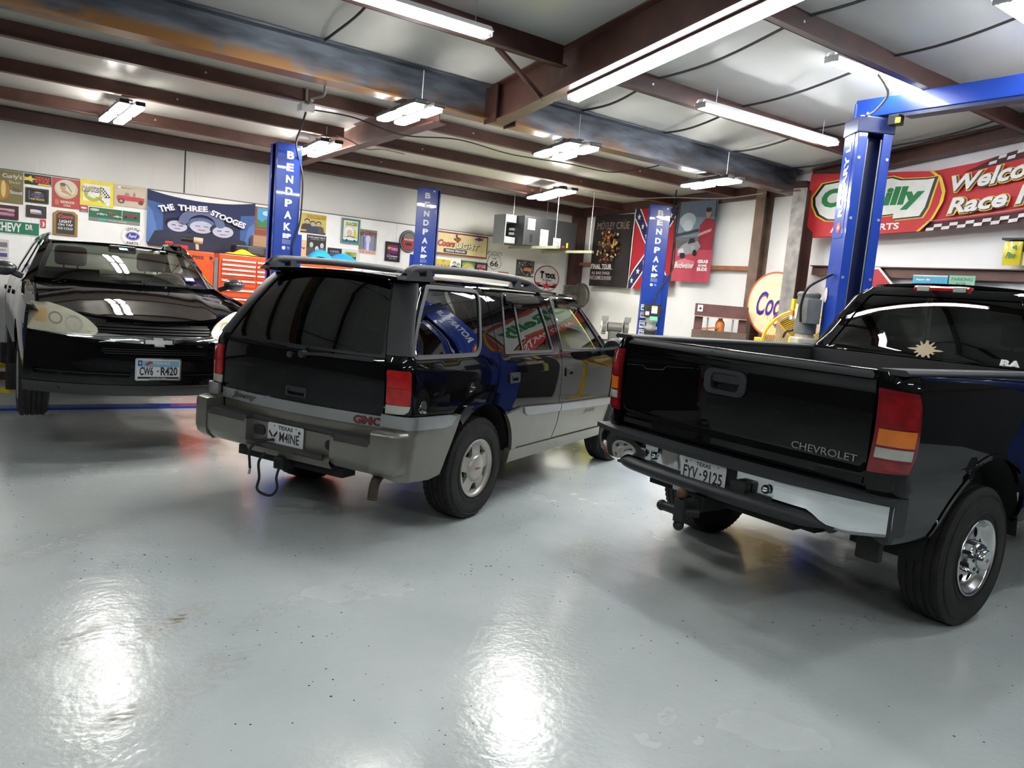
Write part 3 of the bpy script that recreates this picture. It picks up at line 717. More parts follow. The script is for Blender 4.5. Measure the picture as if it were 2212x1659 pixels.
    # mirror
    m = MB().use(TRIM); m.ball((2.02, s * .99, 1.17), .1, 10, (.75, 1.1, .95)); m.tube([(2.10, s * .82, 1.12), (2.04, s * .93, 1.14)], .035, 10)
    mo = m.build('door_mirror', None, J); MB().use(CHROME).prism(ell(0, 0, .085, .07, 20), lambda a, b, d: V3(1.946 + d, s * .985 + a, 1.17 + b), -.004, .004).build('mirror_glass', None, mo)
    # roof rail
    y = s * .59; rl = MB().use(TRIM)
    top = spline([(-.66, y, 1.622), (-.61, y, 1.664), (-.50, y, 1.684), (0, y, 1.700), (.6, y, 1.698), (.95, y, 1.678), (1.16, y, 1.624)], 8)
    n = len(top)
    rl.grid(lambda p, q: V3(*top[int(round(p * (n - 1)))]) + V3(0, .030 * math.cos(2 * PI * q), .028 * math.sin(2 * PI * q)), n - 1, 14)
    rl.prism([(-.70, 1.604), (-.36, 1.612), (-.39, 1.630), (-.42, 1.682), (-.47, 1.684), (-.47, 1.640), (-.545, 1.636), (-.55, 1.660), (-.62, 1.668)], lambda p, q, d: V3(p, y + d, q), -.03, .03)
    rl.prism([(1.20, 1.606), (.68, 1.620), (.70, 1.635), (.75, 1.69), (.80, 1.69), (.80, 1.645), (.90, 1.640), (.98, 1.668), (1.08, 1.650)], lambda p, q, d: V3(p, y + d, q), -.03, .03)
    rl.build('roof_rail', None, J, bevel=.008)
for s in (-1, 1): jimmy_side(s)
# tailgate, glass, roof
tg = MB().use(BLACK); tg.panel(jrear, [(-.655, .795), (.655, .795), (.655, 1.135), (-.655, 1.135)], [rrect(-.12, .825, .045, .885, .012)], .06, 0, .02, flip=True)
tg = tg.build('tailgate', None, J)
MB().use(SILVER).panel(jrear, [(-.655, .722), (.655, .722), (.655, .79), (-.655, .79)], (), .06, .008, .015, flip=True).build('tailgate_moulding', None, tg, label='silver band along the bottom of the tailgate')
MB().use(PEWTER).panel(jrear, [(-.655, .63), (.655, .63), (.655, .72), (-.655, .72)], (), .08, -.01, .015, flip=True).build('tailgate_sill', None, tg)
hp = MB().use(TRIM); hp.panel(jrear, rrect(-.122, .823, .047, .887, .012), [rrect(-.105, .832, .03, .872, .01)], .03, .004, .03, flip=True); hp.panel(jrear, rrect(-.11, .83, .035, .876, .01), (), .03, -.025, 0, flip=True); hp.panel(jrear, rrect(-.10, .853, .025, .873, .006), (), .03, .002, .02, flip=True)
hp.build('tailgate_handle', None, tg)
dk = mat('badge_dark', (.03, .03, .03), .4); rd_ = mat('badge_red', (.22, .02, .03), .4)
bd = MB().use(dk); jt = lambda ox, ow, d: (lambda x, y: jrear(ox - x, ow + y) + V3(-.010 - d, 0, 0))
bd.text('Jimmy', jt(.42, .757, 0), .25, .052, bold=.045, shear=.25).use(SILVER).text('Jimmy', jt(.42, .757, .001), .235, .042, bold=.0, shear=.25).use(dk).text('Jimmy', jt(.42, .757, .002), .22, .034, bold=-.0, shear=.25); bd.build('badge', None, tg)
bd = MB().use(dk).text('GMC', jt(-.565, .752, 0), .185, .052, bold=.06).use(rd_).text('GMC', jt(-.565, .752, .0012), .17, .04, bold=.02); bd.build('badge', None, tg)
gw = [(-.648, 1.175), (-.63, 1.152), (.63, 1.152), (.648, 1.175), (.655, 1.6), (-.655, 1.6)]
bk = MB().use(G_DARK).panel(jrear, gw, (), .06, .0, .006, flip=True).build('rear_window', None, J)
MB().use(BLACKP).panel(jrear, [(-.66, 1.137), (.66, 1.137), (.66, 1.618), (-.66, 1.618)], [grow(gw, -.022)], .06, -.004, .012, flip=True).build('window_seal', None, bk)
wp = MB().use(TRIM); P0 = jrear(-.09, 1.10)
wp.cyl(P0 + V3(.02, 0, 0), P0 + V3(-.035, 0, 0), .024, 14); wp.cyl(jrear(.02, 1.085) + V3(.01, 0, 0), jrear(.02, 1.085) + V3(-.02, 0, 0), .02, 12); wp.bar(P0 + V3(-.035, 0, .004), jrear(-.30, 1.118) + V3(-.035, 0, 0), .014, .016); wp.build('wiper_arm', None, J)
MB().use(TRIM).bar(jrear(-.26, 1.115) + V3(-.028, 0, 0), jrear(-.60, 1.118) + V3(-.025, 0, 0), .012, .02).build('wiper_blade', None, J)
MB().use(BLACKP).panel(jrear, rrect(-.1, 1.125, .06, 1.148, .008), (), .03, .012, .014, flip=True).build('latch_cover', None, J)
def jroof(u, v): return V3(u, v, 1.618 + .022 * (1 - (v / .6) ** 2) + .012 * (1 - ((u - .55) / 1.15) ** 2))
MB().use(BLACK).panel(jroof, [(-.665 + .04 * (1 - 1), -.57), (-.69, 0), (-.665, .57), (1.55, .57), (1.66, 0), (1.55, -.57)], (), .09, 0, .02).build('roof', None, J)
rr_ = MB().use(mat('roof_strip', (.15, .15, .15), .35, .3))
for v in (-.42, -.25, -.08, .08, .25, .42): rr_.grid(lambda p, q, v=v: jroof(-.45 + 1.6 * p, v - .014 + .028 * q) + V3(0, 0, .004 + .004 * math.sin(PI * q)), 20, 4)
rr_.build('roof_strips', None, J)['kind'] = 'stuff'
def jws(q, t): return V3(2.52 - .86 * t - .10 * q * q * (1 - .3 * t), q * (.70 - .12 * t), 1.05 + .565 * t + .03 * math.sin(PI * t))
MB().use(G_LIGHT).panel(jws, [(-.96, .03), (.96, .03), (.95, .97), (-.95, .97)], (), .12, 0, .006).build('windshield', None, J)
for s in (-1, 1):
    ap = MB().use(BLACK).grid(lambda p, q, s=s: (jws(s * .97, p) * (1 - q) + jside(s)(2.36 - .65 * p, 1.10 + .505 * p) * q), 12, 3, flip=s > 0)
    ap.build('windshield_pillar', None, J)
hd = MB().use(BLACK); hd.panel(lambda u, v: V3(u, v, 1.03 - .10 * ((u - 2.3) / 1.2) ** 2 - .05 * (v / .75) ** 2 + .0), [(2.36, -.74), (3.42, -.70), (3.5, 0), (3.42, .70), (2.36, .74)], (), .1, 0, .03); hd.build('hood', None, J)
fr = MB().use(BLACK); fr.grid(lambda p, q: V3(3.50 - .07 * (2 * p - 1) ** 2, -.78 + 1.56 * p, .60 + .34 * q), 12, 2); fr.use(TRIM).box((3.50, 0, .75), (.03, .9, .2)).build('front_panel', None, J)
MB().use(PEWTER).box((3.52, 0, .52), (.18, 1.66, .24)).build('front_bumper', None, J, bevel=.05)
# rear bumper
def jbump(s):
    path = [(-.90, .882), (-.97, .862), (-1.005, .82), (-1.02, .76), (-1.028, .70)]
    pts = spline(path, 6); prof = [(.10, .716), (.02, .716), (.004, .708), (0, .69), (0, .52), (.012, .475), (.05, .445), (.12, .44)]
    n = len(pts); b = MB().use(PEWTER)
    def P(i, j):
        p = Vector(pts[i]); t = Vector(pts[min(i + 1, n - 1)]) - Vector(pts[max(i - 1, 0)]); t.normalize(); nn = Vector((t.y, -t.x))
        if nn.x > 0 and i > 2: nn = -nn
        d, w = prof[j]; nn = Vector((t.y, -t.x)); c = Vector((-.6, .4))
        if (p - c).dot(nn) < 0: nn = -nn
        p = p - nn * d; return V3(p.x, s * p.y, w)
    b.add([P(i, j) for i in range(n) for j in range(len(prof))], [((i * 8 + j), (i * 8 + j + 1), ((i + 1) * 8 + j + 1), ((i + 1) * 8 + j)) for i in range(n - 1) for j in range(7)], True)
    e = [P(n - 1, j) for j in range(8)]; b.add(e, [tuple(range(8))]); b.add([P(0, j) for j in range(8)], [tuple(range(8))])
    return b.build('bumper_cap', None, J, angle=60)
for s in (-1, 1): jbump(s)
bm = MB().use(PEWTER)
def jb(v, d, w): return V3(-1.04 + .02 * (v / .7) ** 2 + d, v, w)
for v0, v1 in ((.31, .695), (-.695, -.40)):
    bm.grid(lambda p, q: jb(v0 + (v1 - v0) * p, (0, 0, .02, .06)[int(round(q * 3))], (.635, .52, .475, .445)[int(round(q * 3))]), 8, 3)
    bm.add([jb(v0, 0, .635), jb(v0, .1, .635), jb(v0, .1, .45), jb(v0, 0, .50)], [(0, 1, 2, 3)]); bm.add([jb(v1, 0, .635), jb(v1, .1, .635), jb(v1, .1, .45), jb(v1, 0, .50)], [(3, 2, 1, 0)])
bm.grid(lambda p, q: jb(-.40 + .71 * p, .055, .46 + .17 * q), 8, 2); bm.grid(lambda p, q: jb(-.40 + .71 * p, (.01, .0, .03)[int(round(q * 2))], (.492, .475, .43)[int(round(q * 2))]), 8, 2)
bm.grid(lambda p, q: jb(-.40 + .71 * p, .01 + .09 * q, .492), 8, 1)
bm.build('rear_bumper', None, J, label='pewter bumper with dark step pads')
for v0, v1 in ((.32, .69), (-.69, -.42)):
    pd = MB().use(PAD); pd.prism(rrect(v0, 0, v1, .11, .02), lambda a, b, d: jb(a, -.006 + b, d), .618, .662); pd.build('step_pad', None, J, bevel=.012)
pd = MB().use(PAD); pd.prism([(-.36, 0), (.29, 0), (.25, .08), (-.30, .08)], lambda a, b, d: jb(a, -.012 + b, d), .486, .508); pd.build('step_pad', None, J, bevel=.006)
MB().use(PAD).box((-.955, -.04, .645), (.05, 1.0, .03)).build('bumper_top_strip', None, J, bevel=.006)
for v, w in ((.24, .572), (-.375, .57)):
    MB().use(BLACKP).prism(rrect(v - .05, w - .032, v + .05, w + .032, .03), lambda a, b, d: jb(a, d, b), .045, .06).build('bumper_recess', None, J, bevel=.004)
M = frameM((-.998, -.0, .562), (0, -1, 0), (.0, 0, 1))
blk = PLATEB
def jp(b):
    b.use(blk).text('TEXAS', lift(.0008), .125, .026, bold=.03, cy=.052).text('M4INE', lift(.0008), .17, .062, bold=.02, cx=.035, cy=-.005).text('U.S. AIR FORCE', lift(.0008), .12, .009, cx=0, cy=-.063)
    texas_star(b, .118, .042, .018); texas_star(b, -.095, .058, .008); b.flat(star(.09, .062, .008), lift(.0008))
    for s in (-1, 1): b.flat([(-.105, -.01), (-.105 + s * .033, .03), (-.105 + s * .038, .012), (-.105 + s * .012, -.018)], lift(.0008)); b.flat(ell(s * .075, -.066, .005, .005, 10), lift(.0008))
    b.flat(ell(-.105, -.032, .009, .009, 12), lift(.0008))
b = plate_mesh(M, [(blk, jp)]); b.build('license_plate', None, J, label='white plate reading M4INE')
MB().use(DARK).box((1.05, 0, .52), (3.6, 1.0, .22)).box((1.3, 0, .48), (1.5, 1.5, .16)).box((-.62, 0, .50), (.5, 1.3, .14)).build('underbody', None, J)
MB().use(DARK).box((-.9, 0, .405), (.12, .9, .06)).box((-.96, 0, .40), (.14, .075, .075)).cyl((-1.045, 0, .40), (-.96, 0, .40), .0, 4, .0).build('tow_hitch', None, J)
MB().use(BLACKP).prism(rects(-.036, -.036, .036, .036), lambda a, b, d: V3(d, a, .40 + b), -1.05, -.95).use(DARK).prism(rects(-.026, -.026, .026, .026), lambda a, b, d: V3(d, a, .40 + b), -1.0505, -1.0).build('receiver_tube', None, J)
MB().use(mat('rusty_pipe', (.07, .05, .035), .7, .3, var=.4)).tube(spline([(-.5, -.55, .42), (-.8, -.64, .42), (-.95, -.70, .40), (-1.01, -.73, .31)], 6), .03, 12).build('exhaust_pipe', None, J)
CABLE = mat('black_cable', (.014, .013, .012), .6)
MB().use(CABLE).tube(spline([(-1.0, .09, .53), (-1.06, .15, .52), (-1.08, .215, .46), (-1.07, .225, .37), (-1.06, .23, .33)], 6), .0085, 8).use(ZINC).cyl((-1.06, .23, .33), (-1.06, .238, .29), .008, 8).build('trailer_wire', None, J)
MB().use(CABLE).tube(spline([(-1.03, .135, .44), (-1.05, .165, .38), (-1.05, .155, .28), (-1.06, .16, .21), (-1.06, .11, .185), (-1.06, .03, .19), (-1.05, -.005, .24), (-1.05, .005, .31), (-1.03, .0, .38)], 6), .0085, 8).build('trailer_wire', None, J)
for u in (0, 2.718):
    for s in (-1, 1):
        ln = MB().use(DARK); arch_liner(ln, (u, AW), .478, s * .80, s * .48, 6, 174); ln.build('wheel_well', None, J)
def jrim(w):
    b = MB().use(ALLOY)
    b.lathe([(.19, .0), (.192, -.085), (.205, -.112), (.200, -.116), (.188, -.100), (.178, -.092)], (0, 0, 0), 'Y', 60)
    holes = []
    for k in range(5):
        a = 90 + 72 * k + 36
        holes.append([(r * math.cos(R(a + d)), r * math.sin(R(a + d))) for r, d in ((.108, -9), (.108, 9), (.165, 17), (.165, -17))])
    b.panel(lambda x, y: V3(x, -.092 - .012 * (1 - (x * x + y * y) / .0324), y), ell(0, 0, .18, .18, 48), holes, .03, 0, .03)
    b.build('rim', None, w, angle=50)
    MB().use(DARK).lathe([(.0, -.045), (.188, -.045)], (0, 0, 0), 'Y', 36).build('brake_drum', None, w)
    c = MB().use(ALLOY); c.lathe([(0, -.122), (.07, -.121), (.086, -.116), (.092, -.106), (.092, -.08)], (0, 0, 0), 'Y', 40)
    c.use(mat('badge_bright_red', (.35, .02, .02), .4)).text('GMC', lambda x, y: V3(x, -.1235, y), .075, .016, bold=.03); c.build('hub_cap', None, w, angle=50)
jw = []
for u in (0, 2.718):
    for s in (-1, 1): wheel(J, (u, s * .715, .355), .355, .235, .195, jrim, s, jw)
for s in (-1, 1): seat(J, 1.35, s * .36, .62, SEAT)
seat(J, .45, .0, .62, SEAT, False, name='rear_bench', wid=1.2)
MB().use(TRIM).box((2.1, 0, .98), (.35, 1.4, .2)).build('dashboard', None, J, bevel=.05)
MB().use(TRIM).lathe([(.175, -.012), (.19, 0), (.175, .012), (.16, 0)], (0, 0, 0), 'X', 30, True).box((0, 0, 0), (.02, .3, .05)).build('steering_wheel', None, J, loc=(1.85, .36, 1.0))
# ------------------------------------------------------------------ black pickup truck
T = empty('pickup_truck', (4.390, 2.718, 0), R(.975), 'black pickup truck with chrome rear bumper in the right foreground, tailgate to the camera', 'truck')
_TV = smooth_tab([(.50, .90), (.60, .945), (.72, .968), (.84, .985), (.87, .985), (.90, .972), (1.1, .985), (1.28, .978), (1.34, .962), (1.375, .935)])
def TV(w): return interp(_TV, w)
def tside(s):
    def f(a, w):
        V = TV(w); ue = -.90
        if a >= ue: return V3(a, s * V, w)
        t = min(1, (ue - a) / .19) * PI / 2
        return V3(ue - .105 * math.sin(t), s * (V - .15 * (1 - math.cos(t))), w)
    return f
def trear(v, w): return V3(-1.0 - .018 * (1 - (v / .83) ** 2) + interp([(.8, .02), (.9, .02), (.925, 0), (1.28, 0), (1.31, -.012), (1.35, -.014), (1.366, .01)], w), v, w)
TA, TW_ = 0.0, .387
def truck_side(s):
    f = tside(s)
    P = lambda nm, m, out, holes=(), off=0, th=.02, step=.07, par=T, lab=None: MB().use(m).panel(f, out, holes, step, off, th, flip=s > 0).build(nm, None, par, label=lab)
    out = [(-1.09, 1.372), (-1.09, .82), (-1.06, .62), (-.95, .565), (-.53, .55)] + arc(TA, TW_, .555, 163, 14, 20) + [(.54, .50), (1.02, .50), (1.02, 1.372)]
    bed = P('bed_side', BLACK, out)
    fl = MB().use(BLACK).panel(f, arc(TA, TW_, .578, 162, 15, 24) + arc(TA, TW_, .551, 15, 162, 24), (), .03, .006, .02, flip=s > 0); fl.build('arch_flare', None, bed)
    rail = MB().use(TRIM); rail.prism([(.795, 1.36), (.80, 1.385), (.93, 1.388), (.952, 1.372), (.94, 1.36)], lambda p, q, d: V3(d, s * p, q), -.99, 1.02); rail.build('bed_rail_cap', None, T, bevel=.008)
    inn = MB().use(mat('bed_liner', (.012, .012, .013), .7, bump=.2, bscale=120)); inn.grid(lambda p, q: V3(-.97 + 1.98 * p, s * .80, .86 + .51 * q), 4, 2); inn.box((0, s * .68, .98), (.95, .24, .26)); inn.build('bed_wall', None, T)
    # tail lamp
    t = MB().use(LAMPRED2).panel(f, [(-1.085, .905), (-.925, .915), (-.90, 1.0), (-.915, 1.22), (-.935, 1.285), (-1.085, 1.297)], (), .03, .012, .03, flip=s > 0).build('tail_lamp', None, T, label='tail lamp, red over amber over clear')
    LR3 = mat('deep_red_lens', (.24, .008, .010), .14, coat=.6, var=.3, vscale=18)
    for nm, m, z0, z1, zz in (('red_lens', LR3, 1.122, 1.265, 0), ('amber_lens', AMBER, 1.037, 1.113, 0), ('clear_lens', CLEARL, .978, 1.026, 0), ('red_lens', LR3, .925, .967, 0)):
        MB().use(m).panel(f, [(-1.07, z0), (-.93, z0), (-.93, z1), (-1.07, z1)], (), .025, .016, .008, flip=s > 0).build(nm, None, t)
    ln = MB().use(DARK); arch_liner(ln, (0, TW_), .565, s * .93, s * .55, 4, 176); ln.build('wheel_well', None, T)
    # cab side: door with window, quarter window, front fender
    g = tcab(s)
    Q = lambda nm, m, o, holes=(), off=0, th=.02, step=.09, par=T: MB().use(m).panel(g, o, holes, step, off, th, flip=s > 0).build(nm, None, par)
    qw = [(1.42, 1.36), (1.70, 1.36), (1.70, 1.74), (1.50, 1.74)]; dw = [(1.82, 1.36), (2.55, 1.34), (2.32, 1.70), (2.25, 1.75), (1.82, 1.75)]
    q = Q('cab_side', BLACK, [(.93 + .17 * max(0, (w - 1.33) / .55), w) for w in (1.87, 1.6, 1.33, 1.0, .5)] + [(1.76, .5), (1.76, 1.87)], [qw]); Q('cab_window', G_TRUCK, qw, off=-.006, th=0, par=q)
    d = Q('door', BLACK, [(1.77, .5), (2.9, .5), (2.9, 1.28), (2.72, 1.32), (2.37, 1.80), (2.28, 1.87), (1.77, 1.87)], [dw]); Q('door_window', G_LIGHT, dw, off=-.006, th=0, par=d)
    Q('door_handle', TRIM, rrect(1.82, 1.08, 1.98, 1.16, .02), off=.02, th=.02, step=.05, par=d)
    Q('front_fender', BLACK, [(2.91, .5), (3.12, .5)] + arc(3.645, TW_, .53, 168, 12, 14) + [(4.2, .5), (4.5, .58), (4.5, 1.10), (2.91, 1.27)], step=.1)
    ln = MB().use(DARK); arch_liner(ln, (3.645, TW_), .52, s * .93, s * .55, 6, 174); ln.build('wheel_well', None, T)
    m = MB().use(TRIM); m.box((2.66, s * 1.10, 1.42), (.12, .2, .26)); m.bar((2.66, s * .93, 1.36), (2.66, s * 1.04, 1.36), .06, .05); m.build('door_mirror', None, T, bevel=.03, bseg=3)
_CV = smooth_tab([(.5, .95), (.8, .985), (1.2, .975), (1.33, .925), (1.55, .81), (1.78, .70), (1.84, .655), (1.875, .59), (1.885, .53)])
def CV(w): return interp(_CV, w)
def CE(w): return interp(smooth_tab([(1.0, 0), (1.33, 0), (1.45, .03), (1.7, .12), (1.86, .20), (1.9, .24)]), w)
def tcab(s):
    def f(a, w):
        V = CV(w); ue = 1.17 + CE(w)
        if a > 2.9: V -= .06 * ((a - 2.9) / 1.6) ** 2
        if a >= ue: return V3(a, s * V, w)
        t = min(1, (ue - a) / .2) * PI / 2
        return V3(ue - .11 * math.sin(t), s * (V - .10 * (1 - math.cos(t))), w)
    return f
def tback(a, w):
    ve = CV(w) - .10; q = a / .8
    return V3(1.06 + CE(w) - .05 * (1 - q * q), q * ve, w)
for s in (-1, 1): truck_side(s)
# tailgate
tgm = MB().use(BLACK).panel(trear, [(-.815, .822), (.815, .822), (.815, 1.366), (-.815, 1.366)], [rrect(-.105, 1.14, .152, 1.255, .04)], .035, 0, .03, flip=True)
tgm.grid(lambda p, q: V3(-.99 + .06 * q, -.815 + 1.63 * p, 1.366 + .012 * math.sin(PI * q)), 10, 6)
tg = tgm.build('tailgate', None, T)
hb = MB().use(TRIM).panel(trear, rrect(-.118, 1.127, .165, 1.268, .05), [rrect(-.072, 1.15, .118, 1.245, .03)], .03, .012, .03, flip=True)
hb.panel(trear, rrect(-.09, 1.14, .135, 1.25, .03), (), .03, -.04, 0, flip=True); hb.panel(trear, rrect(-.068, 1.195, .114, 1.243, .015), (), .02, .004, .03, flip=True); hb.build('tailgate_handle', None, tg, bevel=.003)
MB().use(SILVER).text('CHEVROLET', lambda x, y, d: trear(-.60 - x, .948 + y) + V3(-.002 - d, 0, 0), .345, .036, bold=.0, depth=.004).build('badge', None, tg, label='CHEVROLET lettering')
MB().use(TRIM).panel(trear, [(-.80, 1.335), (.80, 1.335), (.80, 1.366), (-.80, 1.366)], (), .05, .004, .006, flip=True).build('tailgate_top_cap', None, tg)
MB().use(mat('bed_liner', (.012, .012, .013), .7)).box((0, 0, .85), (1.98, 1.6, .03)).box((1.0, 0, 1.11), (.03, 1.62, .52)).build('bed_floor', None, T)
MB().use(BLACK).bar((1.035, -.93, 1.37), (1.035, .93, 1.37), .05, .04).build('bed_front_rail', None, T, bevel=.01)
# bumper
def tb(v, d, w): return V3(-1.165 + .145 * (abs(v) / 1.0) ** 2.6 + d, v, w)
cp = MB().use(TRIM)
cp.prism([(v, 0) for v in [-1.0 + i * .1 for i in range(21)]] + [(v, .16) for v in [.96 - i * .24 for i in range(9)]], lambda a, b, d: tb(a, b - .012, d), .772, .800)
cp.build('bumper_top_pad', None, T, bevel=.008, label='black step pad on top of the chrome bumper')
cb = MB().use(CHROME)
def cface(v0, v1, zb):
    n = 16
    cb.grid(lambda p, q: tb(v0 + (v1 - v0) * p, .004 + .02 * (q - .75) ** 2 + (.03 * max(0, (.06 - q) / .06)), zb(v0 + (v1 - v0) * p) + (.773 - zb(v0 + (v1 - v0) * p)) * q), n, 8)
cface(-.985, -.44, lambda v: interp([(-.985, .625), (-.80, .592), (-.70, .597), (-.62, .655), (-.44, .662)], v)); cface(.44, .985, lambda v: interp([(.44, .662), (.62, .655), (.70, .597), (.80, .592), (.985, .625)], v))
cb.grid(lambda p, q: tb(-.44 + .88 * p, .055 + .012 * math.sin(6 * p), .64 + .132 * q), 12, 3)
for s in (-1, 1): cb.grid(lambda p, q: tb(s * .44, .004 + .055 * p, .655 + .117 * q), 2, 2)
for v in (.40, -.375): cb.ball(tb(v, .045, .705), .024, 8)
cb.build('rear_bumper', None, T, label='chrome bumper')
lo = MB().use(TRIM); _lp = [(.06, .665), (.0, .655), (-.022, .640), (-.030, .622), (-.022, .600), (.02, .580), (.12, .572)]
def lofn(p, q):
    v = -.74 + 1.48 * p; k = max(0, min(1, (.74 - abs(v)) / .16)); k = k * k * (3 - 2 * k); d, w = _lp[int(round(q * 6))]
    return tb(v, d * k + .03 * (1 - k), .605 + (w - .605) * k + .03 * (1 - k) * (.5 - q))
lo.grid(lofn, 44, 6); lo.build('bumper_step', None, T, angle=60)
for s in (-1, 1):
    MB().use(TRIM).prism([(-.985, 0), (-.985, .14), (-.965, .14), (-.965, .0)], lambda a, b, d: tb(s * a, b, d) + V3(0, 0, 0), .62, .797).build('bumper_end', None, T, bevel=.01)
MB().use(BLACKP).prism(rrect(-.28, .655, -.19, .715, .012), lambda a, b, d: tb(a, d, b), .01, .06).build('trailer_socket', None, T, bevel=.005)
def tp(b):
    b.use(PLATEB).text('TEXAS', lift(.0008), .10, .021, bold=.03, cy=.052).text('FYV', lift(.0008), .10, .066, bold=.02, cx=-.085, cy=-.003).text('9125', lift(.0008), .13, .066, bold=.02, cx=.068, cy=-.003).text('The Lone Star State', lift(.0008), .13, .010, cx=0, cy=-.062)
    texas_star(b, -.12, .05, .016); texas_star(b, -.015, -.003, .012)
    for x, y in ((-.09, .06), (.10, .06), (-.085, -.062), (.09, -.062)): b.flat(ell(x, y, .004, .004, 8), lift(.0008))
plate_mesh(frameM((-1.15, -.0, .692), (0, -1, 0), (0, 0, 1)), [(PLATEB, tp)]).build('license_plate', None, T, label='white plate reading FYV 9125')
# hitch
MB().use(DARK).box((-1.02, 0, .535), (.3, .085, .085)).box((-.95, 0, .56), (.14, 1.0, .09)).build('tow_hitch', None, T, bevel=.006)
bl = MB().use(mat('hitch_iron', (.035, .036, .038), .5, .6, var=.2)).box((-1.2, .0, .535), (.24, .05, .05)).cyl((-1.30, 0, .45), (-1.30, 0, .57), .034, 16).cyl((-1.30, 0, .50), (-1.30, .11, .50), .026, 14).ball((-1.30, .13, .50), .030, 8).ball((-1.30, 0, .425), .030, 8).cyl((-1.30, 0, .50), (-1.22, -.06, .50), .026, 12)
bl.build('ball_mount', None, T); MB().use(mat('rusty_ball', (.10, .05, .03), .6, .4, var=.4)).ball((-1.30, 0, .60), .030, 8).build('hitch_ball', None, T)
MB().use(ZINC).prism(rrect(.10, .565, .19, .61, .005), lambda a, b, d: V3(d, a, b), -1.16, -1.15).build('hitch_tag', None, T)
MB().use(DARK).box((1.8, 0, .52), (5.0, .85, .16)).box((-.2, 0, .76), (1.5, 1.5, .1)).cyl((0, -.75, .387), (0, .75, .387), .045, 14).ball((0, 0, .387), .15, 10).build('frame', None, T)
MB().use(RUBBER).lathe([(.18, -.1), (.34, -.11), (.38, -.06), (.38, .06), (.34, .11), (.18, .1)], (-.58, -.1, .62), 'Z', 40, True).build('spare_wheel', None, T)
MB().use(mat('rusty_pipe', (.07, .05, .035), .7, .3, var=.4)).tube([(-.9, -.62, .56), (-.3, -.62, .6)], .035, 12).build('exhaust_pipe', None, T)
MB().use(RUBBER).box((-.83, -.80, .5), (.05, .12, .12)).build('frame_bracket', None, T, bevel=.01)
# cab
wn = [(-.735, 1.35), (.735, 1.35), (.725, 1.80), (.70, 1.825), (-.70, 1.825), (-.725, 1.80)]
cbk = MB().use(BLACK).panel(tback, [(-.8, .9), (.8, .9), (.8, 1.875), (-.8, 1.875)], [wn], .06, 0, .02, flip=True).build('cab_back', None, T)
rw = MB().use(G_TRUCK).panel(tback, wn, (), .06, -.006, 0, flip=True).build('rear_window', None, T)
MB().use(BLACK).panel(tback, grow(wn, .012), [grow(wn, -.012)], .06, .004, .012, flip=True).build('window_seal', None, rw)
tan = mat('tan_sticker', (.42, .33, .21), .6)
sn = MB().use(tan)
fs = lambda cx, cy: (lambda x, y: tback((cx - x) / (CV(cy + y) - .10) * .8, cy + y) + V3(-.004, 0, 0))
def flake(r, rx):
    o = []
    for k in range(12):
        a = R(30 * k)
        for d, q in ((-9, .55), (-5, .8), (0, 1.0 if k % 2 == 0 else .72), (5, .8), (9, .55)):
            rr = r * q * (1 if k % 3 == 0 else .8); o.append((rx * rr * math.cos(a + R(d)), rr * math.sin(a + R(d))))
    return o
sn.flat(flake(.085, 1.5), fs(-.035, 1.44)); sn.build('window_sticker', None, rw, label='tan snowflake-shaped sticker')
MB().use(mat('white_sticker', (.7, .7, .7), .5)).text('BA', fs(-.575, 1.405), .12, .05, bold=.06).build('window_sticker', None, rw, label='white BA lettering')
def troof(u, v): return V3(u, v, 1.885 + .028 * (1 - (v / .55) ** 2) + .012 * (1 - ((u - 1.85) / .6) ** 2))
MB().use(BLACK).panel(troof, [(1.285, -.52), (1.235, 0), (1.285, .52), (2.3, .52), (2.4, 0), (2.3, -.52)], (), .1, 0, .02).build('roof', None, T)
cm = MB().use(LAMPRED).box((1.235, 0, 1.872), (.05, .40, .045)).build('brake_light', None, T, bevel=.014, label='red and clear high brake light')
for s in (-1, 1): MB().use(CLEARL).box((1.208, s * .125, 1.872), (.006, .085, .036)).build('cargo_lens', None, cm, bevel=.002)
MB().use(G_LIGHT).panel(lambda q, t: V3(2.95 - .62 * t - .12 * q * q, q * (.82 - .28 * t), 1.28 + .615 * t), [(-.97, .02), (.97, .02), (.97, .98), (-.97, .98)], (), .12, 0, .006).build('windshield', None, T)
MB().use(BLACK).panel(lambda u, v: V3(u, v, 1.26 - .06 * ((u - 2.9) / 1.6) ** 2 - .05 * (v / .9) ** 2), [(2.9, -.90), (4.45, -.84), (4.52, 0), (4.45, .84), (2.9, .90)], (), .12, 0, .03).build('hood', None, T)
MB().use(CHROME).box((4.52, 0, .62), (.16, 1.9, .26)).build('front_bumper', None, T, bevel=.05); MB().use(TRIM).box((4.47, 0, .95), (.08, 1.7, .36)).build('grille', None, T, bevel=.03)
for s in (-1, 1): seat(T, 2.0, s * .42, .80, SEATG, wid=.55, tall=.68)
seat(T, 1.5, 0, .78, SEATG, False, name='rear_bench', wid=1.3, tall=.5)
MB().use(TRIM).box((2.72, 0, 1.2), (.4, 1.6, .2)).build('dashboard', None, T, bevel=.05); MB().use(DARK).box((2.0, 0, .7), (1.9, 1.7, .1)).build('cab_floor', None, T)
MB().use(TRIM).box((2.33, 0, 1.72), (.03, .26, .07)).build('inside_mirror', None, T, bevel=.01)
